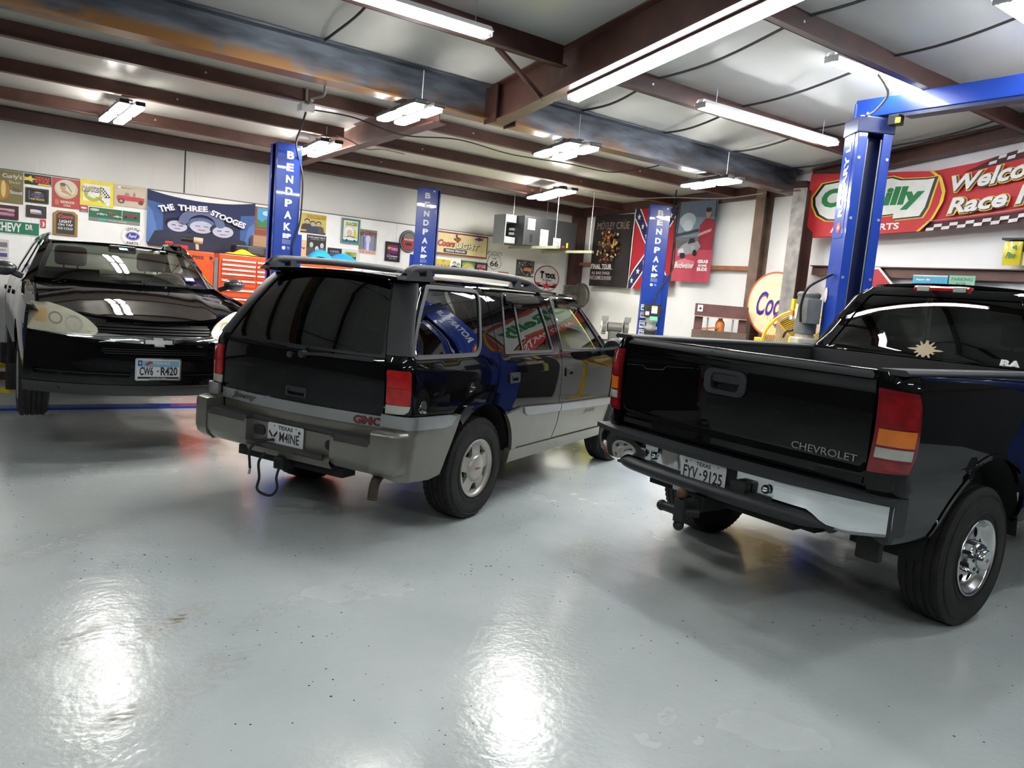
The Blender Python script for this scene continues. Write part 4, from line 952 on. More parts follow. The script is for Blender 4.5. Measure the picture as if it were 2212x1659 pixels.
def trim_(w):
    b = MB().use(POLISH)
    b.lathe([(.195, .02), (.198, -.09), (.214, -.122), (.208, -.126), (.196, -.112), (.190, -.085), (.176, -.068)], (0, 0, 0), 'Y', 64)
    hs = [ell(.135 * math.cos(R(45 * k + 22)), .135 * math.sin(R(45 * k + 22)), .027, .027, 14) for k in range(8)]
    b.panel(lambda x, y: V3(x, -.068 - .02 * max(0, 1 - (x * x + y * y) / .03), y), ell(0, 0, .178, .178, 56), hs, .022, 0, .02); b.build('rim', None, w, angle=50)
    MB().use(DARK).lathe([(0, -.03), (.195, -.03)], (0, 0, 0), 'Y', 40).build('brake_drum', None, w)
    h = MB().use(CHROME); h.lathe([(.088, -.07), (.086, -.125), (.080, -.135), (.058, -.14), (.056, -.165), (.05, -.172), (.0, -.174)], (0, 0, 0), 'Y', 48)
    h.use(BLACKP)
    for k in range(8):
        a = R(45 * k); h.cyl((.071 * math.cos(a), -.12, .071 * math.sin(a)), (.071 * math.cos(a), -.1395, .071 * math.sin(a)), .011, 10)
    h.use(BLACKP)
    for k in range(8): a = R(45 * k + 22); h.box((.087 * math.cos(a), -.098, .087 * math.sin(a)), (.008, .045, .022), Matrix.Rotation(-a, 3, 'Y'))
    h.use(mat('gold_badge', (.35, .18, .05), .4, .5)).flat([(-.02, -.005), (-.006, -.005), (-.004, -.011), (.008, -.011), (.006, -.005), (.02, -.005), (.02, .005), (.006, .005), (.004, .011), (-.008, .011), (-.006, .005), (-.02, .005)], lambda x, y: V3(x, -.1745, y)); h.build('hub_cap', None, w)
tw = []
for u in (0, 3.645):
    for s in (-1, 1): wheel(T, (u, s * .838, .387), .387, .245, .203, trim_, s, tw, cut=2)
# ------------------------------------------------------------------ black sedan raised a little on the lift (body frame raised .24 m, wheels hanging)
MZ = .24
Mb = empty('sedan', (1.144, 7.234, MZ), R(-90), 'black sedan at the left facing the camera, raised slightly on a blue lift', 'car')
DGREY = mat('sedan_lip_grey', (.03, .03, .032), .5, var=.1)
HAZE = mat('hazed_headlamp', (.52, .50, .38), .22, coat=.5, var=.12, vscale=7)
def mbase(v): return .93 - .36 * (abs(v) / .86) ** 2.5
_mp = smooth_tab([(.30, -.07), (.36, -.03), (.42, 0), (.55, .0), (.70, -.006), (.76, -.02), (.80, -.045), (.87, -.12), (.92, -.19), (.97, -.29)])
def mfront(v, w): return V3(mbase(v) + interp(_mp, w), v, w)
_MV = smooth_tab([(.33, .82), (.45, .86), (.65, .885), (.85, .885), (1.0, .865), (1.09, .83), (1.12, .80), (1.3, .715), (1.45, .645), (1.53, .595), (1.555, .55)])
def MV(w): return interp(_MV, w)
def mside(s):
    def f(a, w):
        V = MV(w)
        if a > .1: V -= .035 * ((a - .1) / .5) ** 2
        if a < -2.7: V -= .10 * ((-2.7 - a) / 1.0) ** 2
        return V3(a, s * V, w)
    return f
fl_ = True
Pm = lambda nm, m, out, holes=(), off=0, th=.02, step=.05, par=Mb, lab=None: MB().use(m).panel(mfront, out, holes, step, off, th).build(nm, None, par, label=lab)
bar = lambda v: .745 + .055 * (abs(v) / .8) ** 1.6       # centre line of the chrome bar
lg = [(-.42, .695), (.42, .695), (.36, .635), (.33, .625), (-.33, .625), (-.36, .635)]
slit = [rrect(-.80, .465, -.19, .51, .015), rrect(.19, .465, .80, .51, .015)]
vs_ = [-.855 + 1.71 * i / 30 for i in range(31)]
cover = [(-.86, .40), (.86, .40)] + [(v, bar(v) - .025) for v in reversed(vs_)]
bc = Pm('front_bumper', BLACK, cover, [lg] + slit, th=.03)
lp = MB().use(DGREY).panel(mfront, [(-.85, .325), (.85, .325), (.86, .405), (-.86, .405)], (), .05, .012, .03).build('bumper_lip', None, Mb)
for sg in slit: MB().use(DARK).panel(mfront, grow(sg, .01), (), .05, -.03, 0).build('bumper_slot', None, bc)
for k in (0, 1):
    sb = MB().use(BLACKP).panel(mfront, rects((-.80, .19)[k], .483, (-.19, .80)[k], .491), (), .05, -.012, .01).build('slot_bar', None, bc)
Pm('chrome_bar', CHROME, [(v, bar(v) - .024) for v in vs_] + [(v, bar(v) + .024) for v in reversed(vs_)], off=.012, th=.03)
gr = MB().use(DARK).panel(mfront, grow(lg, .01), (), .05, -.04, 0); gr.build('lower_grille', None, Mb)
for w in (.645, .662, .679): MB().use(BLACKP).panel(mfront, rects(-.39, w - .004, .39, w + .004), (), .06, -.012, .012).build('grille_bar', None, Mb)
MB().use(BLACK).panel(mfront, grow(lg, .02), [grow(lg, -.004)], .05, .006, .02).build('grille_surround', None, Mb)
ug = [(-.41, .775), (.41, .775), (.385, .862), (-.385, .862)]
MB().use(DARK).panel(mfront, grow(ug, .03), (), .05, -.035, 0).build('upper_grille', None, Mb)
for w in (.785, .806, .827, .848): MB().use(BLACKP).panel(mfront, rects(-.405, w - .005, .405, w + .005), (), .06, -.006, .015).build('grille_bar', None, Mb)
for k in range(-4, 5): MB().use(BLACKP).panel(mfront, rects(k * .085 - .003, .78, k * .085 + .003, .858), (), .03, -.018, .008).build('grille_rib', None, Mb)
bt = [(-.10, -.017), (-.035, -.017), (-.028, -.037), (.042, -.037), (.035, -.017), (.10, -.017), (.10, .017), (.035, .017), (.028, .037), (-.042, .037), (-.035, .017), (-.10, .017)]
MB().use(mat('emblem_rim_dark', (.05, .05, .05), .3, .8)).prism([(a * 1.07, b * 1.14) for a, b in bt], lambda a, b, d: mfront(a, .742 + b) + V3(d, 0, 0), .0, .020).use(mat('emblem_silver', (.62, .62, .62), .22, .6)).prism([(a * .95, b * .88) for a, b in bt], lambda a, b, d: mfront(a, .742 + b) + V3(d, 0, 0), .018, .027).build('emblem', None, Mb, bevel=.003)
# headlamps
def lampo(s): return [(s * v, w) for v, w in spline([(-.812, .955), (-.74, .972), (-.645, .956), (-.555, .925), (-.47, .882), (-.415, .83), (-.402, .803), (-.425, .768), (-.50, .764), (-.62, .768), (-.75, .775), (-.828, .785), (-.835, .86)], 4, True)]
for s in (1, -1):
    o = lampo(s)
    if s < 0: o = o[::-1]
    h = MB().use(HAZE).panel(mfront, o, (), .03, .014, .04, flip=False).build('headlamp', None, Mb, label='hazed yellowish headlamp')
    MB().use(DARK).panel(mfront, grow(o, .007), (), .05, -.010, .02).build('lamp_gap', None, h)
    for (cv, cw, r, m) in ((.545, .835, .055, CLEARL), (.655, .865, .042, mat('lamp_reflector', (.35, .34, .28), .25, .3))):
        MB().use(m).panel(mfront, ell(s * cv, cw, r, r, 24), [ell(s * cv, cw, r * .78, r * .78, 24)], .02, .0165, .003).build('reflector_ring', None, h)
    MB().use(mat('amber_reflector', (.52, .36, .17), .3)).panel(mfront, [(s * a, b) for a, b in rrect(.705, .83, .785, .93, .02)][::1 if s > 0 else -1], (), .03, .016, .003).build('amber_reflector', None, h)
# hood
_mh = smooth_tab([(-.9, 1.14), (-.5, 1.137), (-.1, 1.112), (.3, 1.036), (.6, .945), (.74, .893), (.82, .858), (.9, .82)], 14)
def mhood(u, v): return V3(u, v, interp(_mh, u) - .085 * (abs(v) / .78) ** 2.2 * max(0, min(1, (u + .9) / .9)) + (.006 * math.exp(-((abs(v) - .48) / .06) ** 2)))
ho = [(-.10 - .45 * (v / .74) ** 2, v) for v in [-.74 + 1.48 * i / 16 for i in range(17)]]
hf = [(.80 - .33 * (abs(v) / .74) ** 2.0, v) for v in [.74 - 1.48 * i / 20 for i in range(21)]]
MB().use(BLACK).panel(mhood, ho + hf, (), .04, 0, .03, flip=True).build('hood', None, Mb)
def mws(q, t): return V3(-.16 - .92 * t - (.46 - .28 * t) * q * q * .9 + .05 * math.sin(PI * t), q * (.745 - .165 * t), 1.11 + .372 * t + .03 * math.sin(PI * t))
# fenders: from the hood line over the shoulder to the arch
WZ = .354
for s in (-1, 1):
    f = mside(s); F = s > 0
    Q = lambda nm, m, out, holes=(), off=0, th=.02, step=.06, par=Mb: MB().use(m).panel(f, out, holes, step, off, th, flip=F).build(nm, None, par)
    fo = [(.58, .42), (.58, .95), (.2, 1.02), (-.2, 1.07), (-.55, 1.10), (-.62, 1.08), (-.60, .40)] + [(-.40, .40)] + arc(0, .44, .37, 185, -5, 20)
    fe = Q('front_fender', BLACK, fo)
    tp_ = MB().use(BLACK); tp_.grid(lambda p, q: (lambda u: (mhood(u, s * .745) * (1 - q) + f(u, interp([(-.6, 1.09), (.58, .95)], u)) * q + V3(0, 0, .012 * math.sin(PI * q))))(-.55 + 1.08 * p), 20, 5, flip=F); tp_.build('fender_top', None, fe)
    win = [(-.74, 1.12), (-1.62, 1.12), (-1.62, 1.44), (-1.45, 1.47), (-1.30, 1.45)]; rwn = [(-1.72, 1.12), (-2.50, 1.14), (-2.62, 1.20), (-2.40, 1.42), (-2.20, 1.46), (-1.72, 1.475)]
    fd = Q('front_door', BLACK, [(-.63, .40), (-.65, 1.08), (-1.18, 1.47), (-1.35, 1.54), (-1.66, 1.555), (-1.66, .40)], [win]); Q('door_window', G_LIGHT, win, off=-.006, th=0, par=fd)
    rd = Q('rear_door', BLACK, [(-1.675, .40), (-1.675, 1.555), (-2.1, 1.55), (-2.45, 1.50), (-2.68, 1.25), (-2.66, .9), (-2.36, .62), (-2.32, .40)], [rwn]); Q('door_window', G_LIGHT, rwn, off=-.006, th=0, par=rd)
    for x, d in ((-1.50, fd), (-2.45, rd)): Q('door_handle', BLACK, rrect(x - .1, .94, x + .1, .98, .015), off=.03, th=.02, step=.04, par=d)
    Q('rear_quarter', BLACK, [(-2.69, .9), (-2.71, 1.24), (-2.47, 1.51), (-2.60, 1.50), (-3.1, 1.16), (-3.70, 1.10), (-3.72, .45), (-3.10, .42)] + arc(-2.7, .44, .37, 0, 118, 12))
    m = MB().use(mat('sedan_mirror', (.05, .05, .055), .25, .2, coat=.6)).ball((-.62, s * .955, 1.19), .1, 10, (.9, 1.0, .62)).build('door_mirror', None, Mb); MB().use(BLACKP).bar((-.66, s * .82, 1.13), (-.63, s * .90, 1.165), .06, .05).build('mirror_foot', None, m, bevel=.01)
    ap = MB().use(BLACK); ap.grid(lambda p, q: mws(s * .985, p) * (1 - q) + f(-.66 - .60 * p, 1.09 + .43 * p) * q, 12, 4, flip=F); ap.build('windshield_pillar', None, Mb)
    for u in (0, -2.7):
        l2 = MB().use(DARK); arch_liner(l2, (u, .44), .38, s * .83, s * .5, 0, 180); l2.build('wheel_well', None, Mb)
wo = [(-.94, .05), (.94, .05), (.93, .93), (.89, .965), (-.89, .965), (-.93, .93)]
wsd = MB().use(G_LIGHT).panel(mws, wo, (), .09, 0, .006).build('windshield', None, Mb)
MB().use(BLACKP).panel(mws, [(-.985, -.01), (.985, -.01), (.985, 1.0), (-.985, 1.0)], [wo], .08, -.004, .01).build('windshield_border', None, wsd)
fz = lambda x0, y0, sx, sy: (lambda x, y: mws((x0 + x * sx), y0 + y * sy) + V3(.006, 0, .004))
stk = MB().use(ink(20, 130, 190)); stk.flat(rects(-.06, -.05, .06, .05), fz(.0, .87, 1, 1)); stk.use(PLATEW).text('6', fz(0, .87, 1, 1), .035, .06, bold=.03); stk.build('inspection_sticker', None, wsd, label='small blue windshield sticker')
stk = MB().use(ink(40, 60, 130)).flat(rects(-.07, -.045, .07, .045), fz(.72, .22, 1, 1)).use(PLATEW).flat(rects(-.055, -.03, .065, .02), lambda x, y: fz(.72, .22, 1, 1)(x, y) + V3(.001, 0, .001)); stk.build('window_sticker', None, wsd, label='white sticker edged in blue')
stk = MB().use(ink(150, 190, 165)).flat(rects(-.05, -.03, .05, .03), fz(.62, .92, 1, 1)); stk.build('toll_tag', None, wsd)
for (a, b) in (((-.46, -.50, 1.135), (-.16, .05, 1.165)), ((-.14, .06, 1.15), (-.34, .62, 1.145))):
    MB().use(BLACKP).bar(a, b, .02, .022).build('wiper', None, Mb)
MB().use(BLACKP).grid(lambda p, q: V3(-.08 - .50 * (2 * p - 1) ** 2 - .12 * q, -.76 + 1.52 * p, 1.105 + .012 * q), 14, 2).build('cowl', None, Mb)
_mr = smooth_tab([(-.95, 1.445), (-1.03, 1.465), (-1.10, 1.515), (-1.22, 1.565), (-1.45, 1.597), (-1.85, 1.605), (-2.2, 1.58), (-2.6, 1.51)])
def mroof(u, v): return V3(u, v, interp(_mr, u) + .025 * (1 - (v / .57) ** 2))
MB().use(BLACK).panel(mroof, [(-1.13, -.565), (-1.05, -.3), (-1.03, 0), (-1.05, .3), (-1.13, .565), (-2.5, .56), (-2.6, 0), (-2.5, -.56)], (), .07, 0, .02, flip=True).build('roof', None, Mb)
MB().use(G_LIGHT).panel(lambda q, t: V3(-2.60 - .55 * t - .0 * q, q * (.55 + .10 * t), 1.51 - .36 * t + .02 * math.sin(PI * t)), [(-1, .03), (1, .03), (1, .97), (-1, .97)], (), .12, 0, 0).build('rear_window', None, Mb)
MB().use(BLACK).panel(lambda u, v: V3(u, v, 1.145 - .03 * (v / .75) ** 2), [(-3.14, -.72), (-3.70, -.70), (-3.74, 0), (-3.70, .70), (-3.14, .72)], (), .1, 0, .03, flip=True).build('trunk_lid', None, Mb)
MB().use(BLACK).grid(lambda p, q: V3(-3.74 + .1 * (2 * p - 1) ** 4, -.8 + 1.6 * p, .42 + .72 * q), 12, 3).build('rear_bumper', None, Mb)
MB().use(DARK).box((-1.35, 0, .40), (3.9, 1.1, .12)).box((-1.35, 0, .44), (1.7, 1.6, .1)).box((.45, 0, .42), (.6, 1.3, .12)).build('underbody', None, Mb)
for s in (-1, 1): seat(Mb, -1.25, s * .37, .62, SEATG, wid=.5, tall=.6)
seat(Mb, -2.15, 0, .66, SEATG, False, name='rear_bench', wid=1.25, tall=.5)
MB().use(mat('parcel_shelf', (.35, .38, .34), .8)).box((-2.9, 0, 1.13), (.55, 1.3, .03)).build('parcel_shelf', None, Mb)
MB().use(mat('sedan_dashboard', (.05, .06, .05), .8)).grid(lambda p, q: V3(-.25 - .42 * q - .3 * (2 * p - 1) ** 2 * (1 - q), -.72 + 1.44 * p, 1.10 + .03 * math.sin(PI * q) - .05 * q), 10, 4).build('dashboard', None, Mb)
sw = MB().use(mat('steering_grey', (.08, .09, .085), .6)).lathe([(.175, -.012), (.188, 0), (.175, .012), (.162, 0)], (0, 0, 0), 'X', 30, True).box((0, 0, 0), (.03, .32, .05)).box((0, 0, -.08), (.03, .05, .16)).build('steering_wheel', None, Mb, loc=(-.78, .36, 1.09)); sw.rotation_euler = (0, R(25), 0)
MB().use(BLACKP).box((-.98, 0, 1.44), (.03, .24, .07)).build('inside_mirror', None, Mb, bevel=.015)
def mp_(b):
    b.use(ink(120, 165, 190)).flat(rects(-.146, .02, .146, .068), lift(.0005)).use(ink(40, 60, 120)).flat(rects(-.146, .03, -.115, .07), lift(.0007)).use(ink(170, 60, 60)).flat([(-.10, .04), (-.06, .068), (-.04, .05), (-.08, .03)], lift(.0007)).use(PLATEW).flat(star(-.13, .05, .012), lift(.0009))
    b.use(PLATEW).text('TEXAS', lift(.0009), .12, .022, bold=.03, cx=.02, cy=.050).use(PLATEB).text('CW6', lift(.0009), .095, .066, bold=.03, cx=-.085, cy=-.012).text('R420', lift(.0009), .12, .066, bold=.03, cx=.075, cy=-.012).flat(rects(-.146, -.07, .146, -.055), lift(.0009)).use(PLATEW).text('Lone Star State', lift(.0011), .11, .009, cy=-.0625)
    texas_star(b.use(PLATEB), -.005, -.012, .011)
plate_mesh(frameM((.955, .0, .533), (0, 1, 0), (0, 0, 1)), [(PLATEB, mp_)]).build('license_plate', None, Mb, label='blue and white plate reading CW6 R420')
MB().use(CHROME).prism(rrect(-.163, -.086, .163, .086, .014), lambda a, b, d: V3(.942 + d, a, .533 + b), 0, .008).build('plate_frame', None, Mb)
def mrim(w):
    b = MB().use(ALLOY); b.lathe([(.18, .0), (.182, -.075), (.196, -.098), (.190, -.102), (.178, -.085), (.168, -.078)], (0, 0, 0), 'Y', 50)
    hs = [[(r * math.cos(R(60 * k + d)), r * math.sin(R(60 * k + d))) for r, d in ((.07, -12), (.07, 12), (.15, 19), (.15, -19))] for k in range(6)]
    b.panel(lambda x, y: V3(x, -.078, y), ell(0, 0, .17, .17, 40), hs, .03, 0, .02); b.build('rim', None, w); MB().use(DARK).lathe([(0, -.03), (.18, -.03)], (0, 0, 0), 'Y', 30).build('brake_disc', None, w)
mw = []
for u in (0, -2.7):
    for s in (-1, 1): wheel(Mb, (u, s * .77, WZ), .322, .205, .185, mrim, s, mw)
# ------------------------------------------------------------------ yellow car behind the wagon, on the second lift
Yc = empty('coupe', (7.12, 9.16, 0), R(49.3 + 180), 'yellow rounded coupe behind the wagon, seen through its front window', 'car')
YEL = mat('yellow_car_paint', (.62, .60, .05), .35, coat=.8, var=.05)
G_Y = glass('pale_car_glass', (.35, .42, .38), boost=1.3)
_st0 = [(-2.0, .30, .45, .62), (-1.9, .52, .36, .80), (-1.6, .70, .32, 1.02), (-1.2, .78, .30, 1.28), (-.8, .80, .30, 1.44), (-.3, .80, .30, 1.50), (.15, .79, .30, 1.46), (.45, .78, .30, 1.33), (.75, .76, .30, 1.08), (1.1, .70, .32, .98), (1.5, .60, .34, .88), (1.85, .42, .38, .74), (2.0, .22, .45, .62)]
_st = [(a * .9, b, c, d) for a, b, c, d in _st0]
_hw = smooth_tab([(a, b) for a, b, c, d in _st]); _zl = smooth_tab([(a, c) for a, b, c, d in _st]); _zh = smooth_tab([(a, d) for a, b, c, d in _st])
def ybody(u, t):
    """t 0..1 round the section from the right sill over the roof to the left sill"""
    hw, zl, zh = interp(_hw, u), interp(_zl, u), interp(_zh, u); an = PI * t; c, s_ = math.cos(an), math.sin(an)
    e = .62; x = hw * (abs(c) ** e) * (1 if c > 0 else -1); z = zl + (zh - zl) * s_ ** .85
    k = max(0, (z - .95) / .6); return V3(u, x * (1 - .30 * k), z)
cw = [[(-.95, .255), (.36, .24), (.25, .36), (-.05, .40), (-.77, .40)], [(-.95, .745), (.36, .76), (.25, .64), (-.05, .60), (-.77, .60)]]
cf = [(.42, .30), (.60, .26), (.60, .74), (.42, .70)]; cr = [(-1.22, .36), (-.95, .40), (-.95, .60), (-1.22, .64)]
yb_ = MB().use(YEL).panel(ybody, [(-1.8, .02), (1.8, .02), (1.8, .98), (-1.8, .98)], cw + [cf, cr], .055, 0, .02).build('body', None, Yc)
for nm, w in (('side_window', cw[0]), ('side_window', cw[1]), ('windshield', cf), ('rear_window', cr)):
    MB().use(G_Y).panel(ybody, w, (), .06, -.008, 0).build(nm, None, yb_); MB().use(CHROME).panel(ybody, grow(w, .008), [grow(w, -.006)], .05, .004, .01).build('window_trim', None, yb_)
for u in (-1.1, 1.1):
    for s in (-1, 1):
        MB().use(YEL).grid(lambda p, q: V3(u + (.36 + .04 * math.sin(PI * q)) * math.cos(PI * p), s * (.60 + .24 * q), .30 + (.40 + .06 * math.sin(PI * q)) * math.sin(PI * p) * (1 - .25 * q * q)), 18, 6, flip=s < 0).build('fender', None, Yc)
for u in (-1.78, 1.78): MB().use(CHROME).box((u, 0, .46), (.08, 1.3, .10)).build('bumper', None, Yc, bevel=.03)
for s in (-1, 1): MB().use(CHROME).ball((1.55, s * .60, .76), .11, 8, (.7, 1, 1)).build('headlamp', None, Yc)
MB().use(DARK).box((0, 0, .32), (3.2, 1.2, .1)).build('floor_pan', None, Yc)
for s in (-1, 1): seat(Yc, .0, s * .33, .45, SEAT, wid=.42, tall=.5)
MB().use(CHROME).ball((.42, -.83, 1.02), .07, 8, (.5, 1, 1)).build('door_mirror', None, Yc)
yw = []
for u in (-1.1, 1.1):
    for s in (-1, 1): wheel(Yc, (u, s * .68, .32), .32, .165, .19, mrim, s, yw, nseg=72)
# ------------------------------------------------------------------ lifts
BLUE = mat('lift_blue', (.008, .045, .33), .28, coat=.6, var=.06)
BLUED = mat('lift_blue_dark', (.008, .016, .08), .4, var=.1)
LET = mat('lift_lettering', (.72, .74, .78), .4)
YPAD = mat('yellow_arm', (.60, .50, .02), .5)
def lift_post(e, H, ww=.31, dd=.25, low=True, inward=1):
    """column in local frame: lettered face towards -y, open (carriage) side towards inward*x"""
    b = MB().use(BLUE)
    b.box((0, -dd / 2 + .006, H / 2), (ww, .012, H)); b.box((0, dd / 2 - .006, H / 2), (ww, .012, H)); b.box((-inward * (ww / 2 - .006), 0, H / 2), (.012, dd, H))
    for s in (-1, 1): b.box((inward * (ww / 2 - .006), s * (dd / 2 - .035), H / 2), (.012, .07, H))
    b.box((0, 0, H - .006), (ww, dd, .012)); b.box((0, 0, .012), (ww + .18, dd + .2, .024))
    o = b.build('column', None, e, bevel=.006)
    MB().use(BLUED).box((inward * .02, 0, H / 2), (ww - .12, dd - .12, H - .2)).build('cylinder_cover', None, e)
    c = MB().use(BLUE).box((inward * (ww / 2 + .06), 0, .62 if not low else .47), (.14, dd - .04, .85)); c.build('carriage', None, e, bevel=.01)
    MB().use(ZINC).cyl((ww / 2 - .05, -dd / 2 - .004, H - .05), (ww / 2 - .05, -dd / 2, H - .05), .014, 10).build('bolt', None, e)
    return o
def lettering(e, H, ww, dd, z0, pitch=.135):
    f = lambda x, y: V3(x, -dd / 2 - .0035, y)
    for k, ch in enumerate('BENDPAK'):
        t = MB().use(LET).text(ch, lambda x, y, d: V3(x, -dd / 2 - .001 - d, y), .085, .088, bold=.045, cx=.01, cy=z0 - pitch * k, depth=.002); t.build('letter', None, e)
    l = MB().use(LET).text('BP', f, .10, .055, bold=.08, cx=.01, cy=z0 - pitch * 7 + .03)
    for i in range(3): l.text('BENDPAK', f, .10, .010, cx=.01, cy=z0 - pitch * 7 - .02 - .018 * i)
    l.flat(ell(-.02, z0 - pitch * 7 - .11, .022, .022, 14), f); l.text('TX', f, .035, .03, cx=.035, cy=z0 - pitch * 7 - .11); l.build('maker_label', None, e)
def arm(b, a, c, z=.16, w=.10): b.bar((*a, z), (*c, z), w, .09)
def post(x, y, rz, label, group=None):
    return empty('lift_post', (x, y, 0), rz, label, 'lift post', group)
def lift_arm(e, x0, y0, x1, y1, z, pad, m1):
    b = MB().use(m1); arm(b, (x0, y0), ((x0 + x1) / 2, y0 + (y1 - y0) * .6), z, .1); b.bar(((x0 + x1) / 2, y0 + (y1 - y0) * .6, z + .01), (x1, y1, z + .01), .07, .05); b.use(RUBBER).cyl((x1, y1, z + .03), (x1, y1, pad), .05, 14); b.build('lift_arm', None, e, bevel=.008)
for sx in (1, -1):
    e = post(1.144 + sx * 1.80, 9.05, 0, 'leftmost lettered blue lift post, before the orange drawer chest' if sx > 0 else 'blue lift post left of the raised sedan, outside the photo')
    lift_post(e, 3.07, .29, .26, inward=-sx)
    if sx > 0: lettering(e, 3.07, .29, .26, 2.94); MB().use(BLUE).box((.175, .03, 1.03), (.07, .22, 2.06)).build('sheath', None, e, bevel=.006)
    for sy in (1, -1): lift_arm(e, -sx * .18, sy * .08, -sx * .92, sy * .95, .32, .575, YPAD)
MB().use(BLUE).box((0, 0, .012), (3.1, .20, .024)).build('floor_plate', None, None, (1.144, 9.05, 0), bevel=.004, label='flat blue plate across the floor behind the front wheels of the raised sedan', cat='floor plate')
ax = Vector((8.35 - 5.69, 8.33 - 10.62, 0)); hl = ax.length / 2; mid = Vector((7.02, 9.475, 0)); axd = ax.normalized(); aa = math.atan2(ax.y, ax.x)
for sx in (-1, 1):
    p = mid + axd * hl * sx
    e = post(p.x, p.y, aa, 'middle lettered blue lift post, left of the cream beer sign' if sx < 0 else 'rightmost lettered blue lift post with a black power unit, before the flags')
    lift_post(e, 3.07, .31, .26, inward=-sx); lettering(e, 3.07, .31, .26, 2.95)
    MB().use(BLUE).box((-.17 if sx < 0 else .19, .03, 1.03), (.10, .24, 2.05)).build('sheath', None, e, bevel=.006)
    if sx < 0:
        for sy in (1, -1): lift_arm(e, .2, sy * .1, .66, sy * .95, .17, .262, YPAD)
    if sx > 0:
        pu = bpy.data.objects.new('power_unit', None); COL.objects.link(pu); pu.parent = e; pu.location = (.03, -.13, 1.0)
        MB().use(BLACKP).cyl((0, -.10, -.05), (0, -.10, .22), .09, 20).build('oil_tank', None, pu)
        MB().use(ZINC).cyl((0, -.10, .22), (0, -.10, .34), .07, 18).cyl((0, -.10, .24), (0, -.10, .28), .095, 18).build('pump', None, pu)
        MB().use(mat('motor_grey', (.30, .31, .31), .45, .3)).cyl((0, -.11, .34), (0, -.11, .50), .088, 20).build('motor', None, pu)
        MB().use(BLACKP).box((0, -.13, .50), (.24, .15, .17)).cyl((-.13, -.13, .56), (.13, -.13, .56), .045, 14).build('control_box', None, pu, bevel=.012)
        MB().use(ink(225, 225, 225)).box((.02, -.208, .53), (.085, .003, .11)).use(ink(220, 205, 60)).box((.02, -.2095, .575), (.085, .002, .018)).build('label', None, pu)
        MB().use(ink(225, 225, 225)).box((-.08, -.208, .47), (.055, .003, .055)).build('label', None, pu)
        MB().use(ink(120, 215, 160)).box((.02, -.205, .40), (.11, .012, .06)).build('label', None, pu)
        for k, (zz, hh, c) in enumerate(((.55, .09, 0), (.44, .09, 1), (.30, .11, 0), (.18, .09, 0), (.06, .10, 1), (-.06, .09, 0))):
            l = MB().use(ink(215, 218, 222)).box((-.125, -.003, zz), (.085, .004, hh)).use(ink(70, 80, 110)).box((-.125, -.0055, zz + hh * .3), (.07, .002, hh * .12)).box((-.14, -.0055, zz - hh * .1), (.03, .002, hh * .3))
            l.use(ink(200, 90, 90) if c else ink(120, 120, 125)).box((-.11, -.0055, zz - hh * .15), (.025, .002, hh * .25)); l.build('warning_label', None, pu)
        pc = MB().use(CABLE).tube(spline([(.02, -.12, .585), (.03, -.10, .75), (.14, -.06, .95), (.24, -.04, 1.2), (.22, -.03, 1.6), (.16, -.02, 2.0), (.17, 0, 2.3)], 6), .010, 8); pc.build('power_cable', None, pu)
MB().use(BLUE).box((0, 0, .012), (2 * hl - .55, .36, .024)).build('floor_plate', None, None, tuple(mid), aa, bevel=.004, label='flat blue floor plate under the yellow coupe', cat='floor plate')
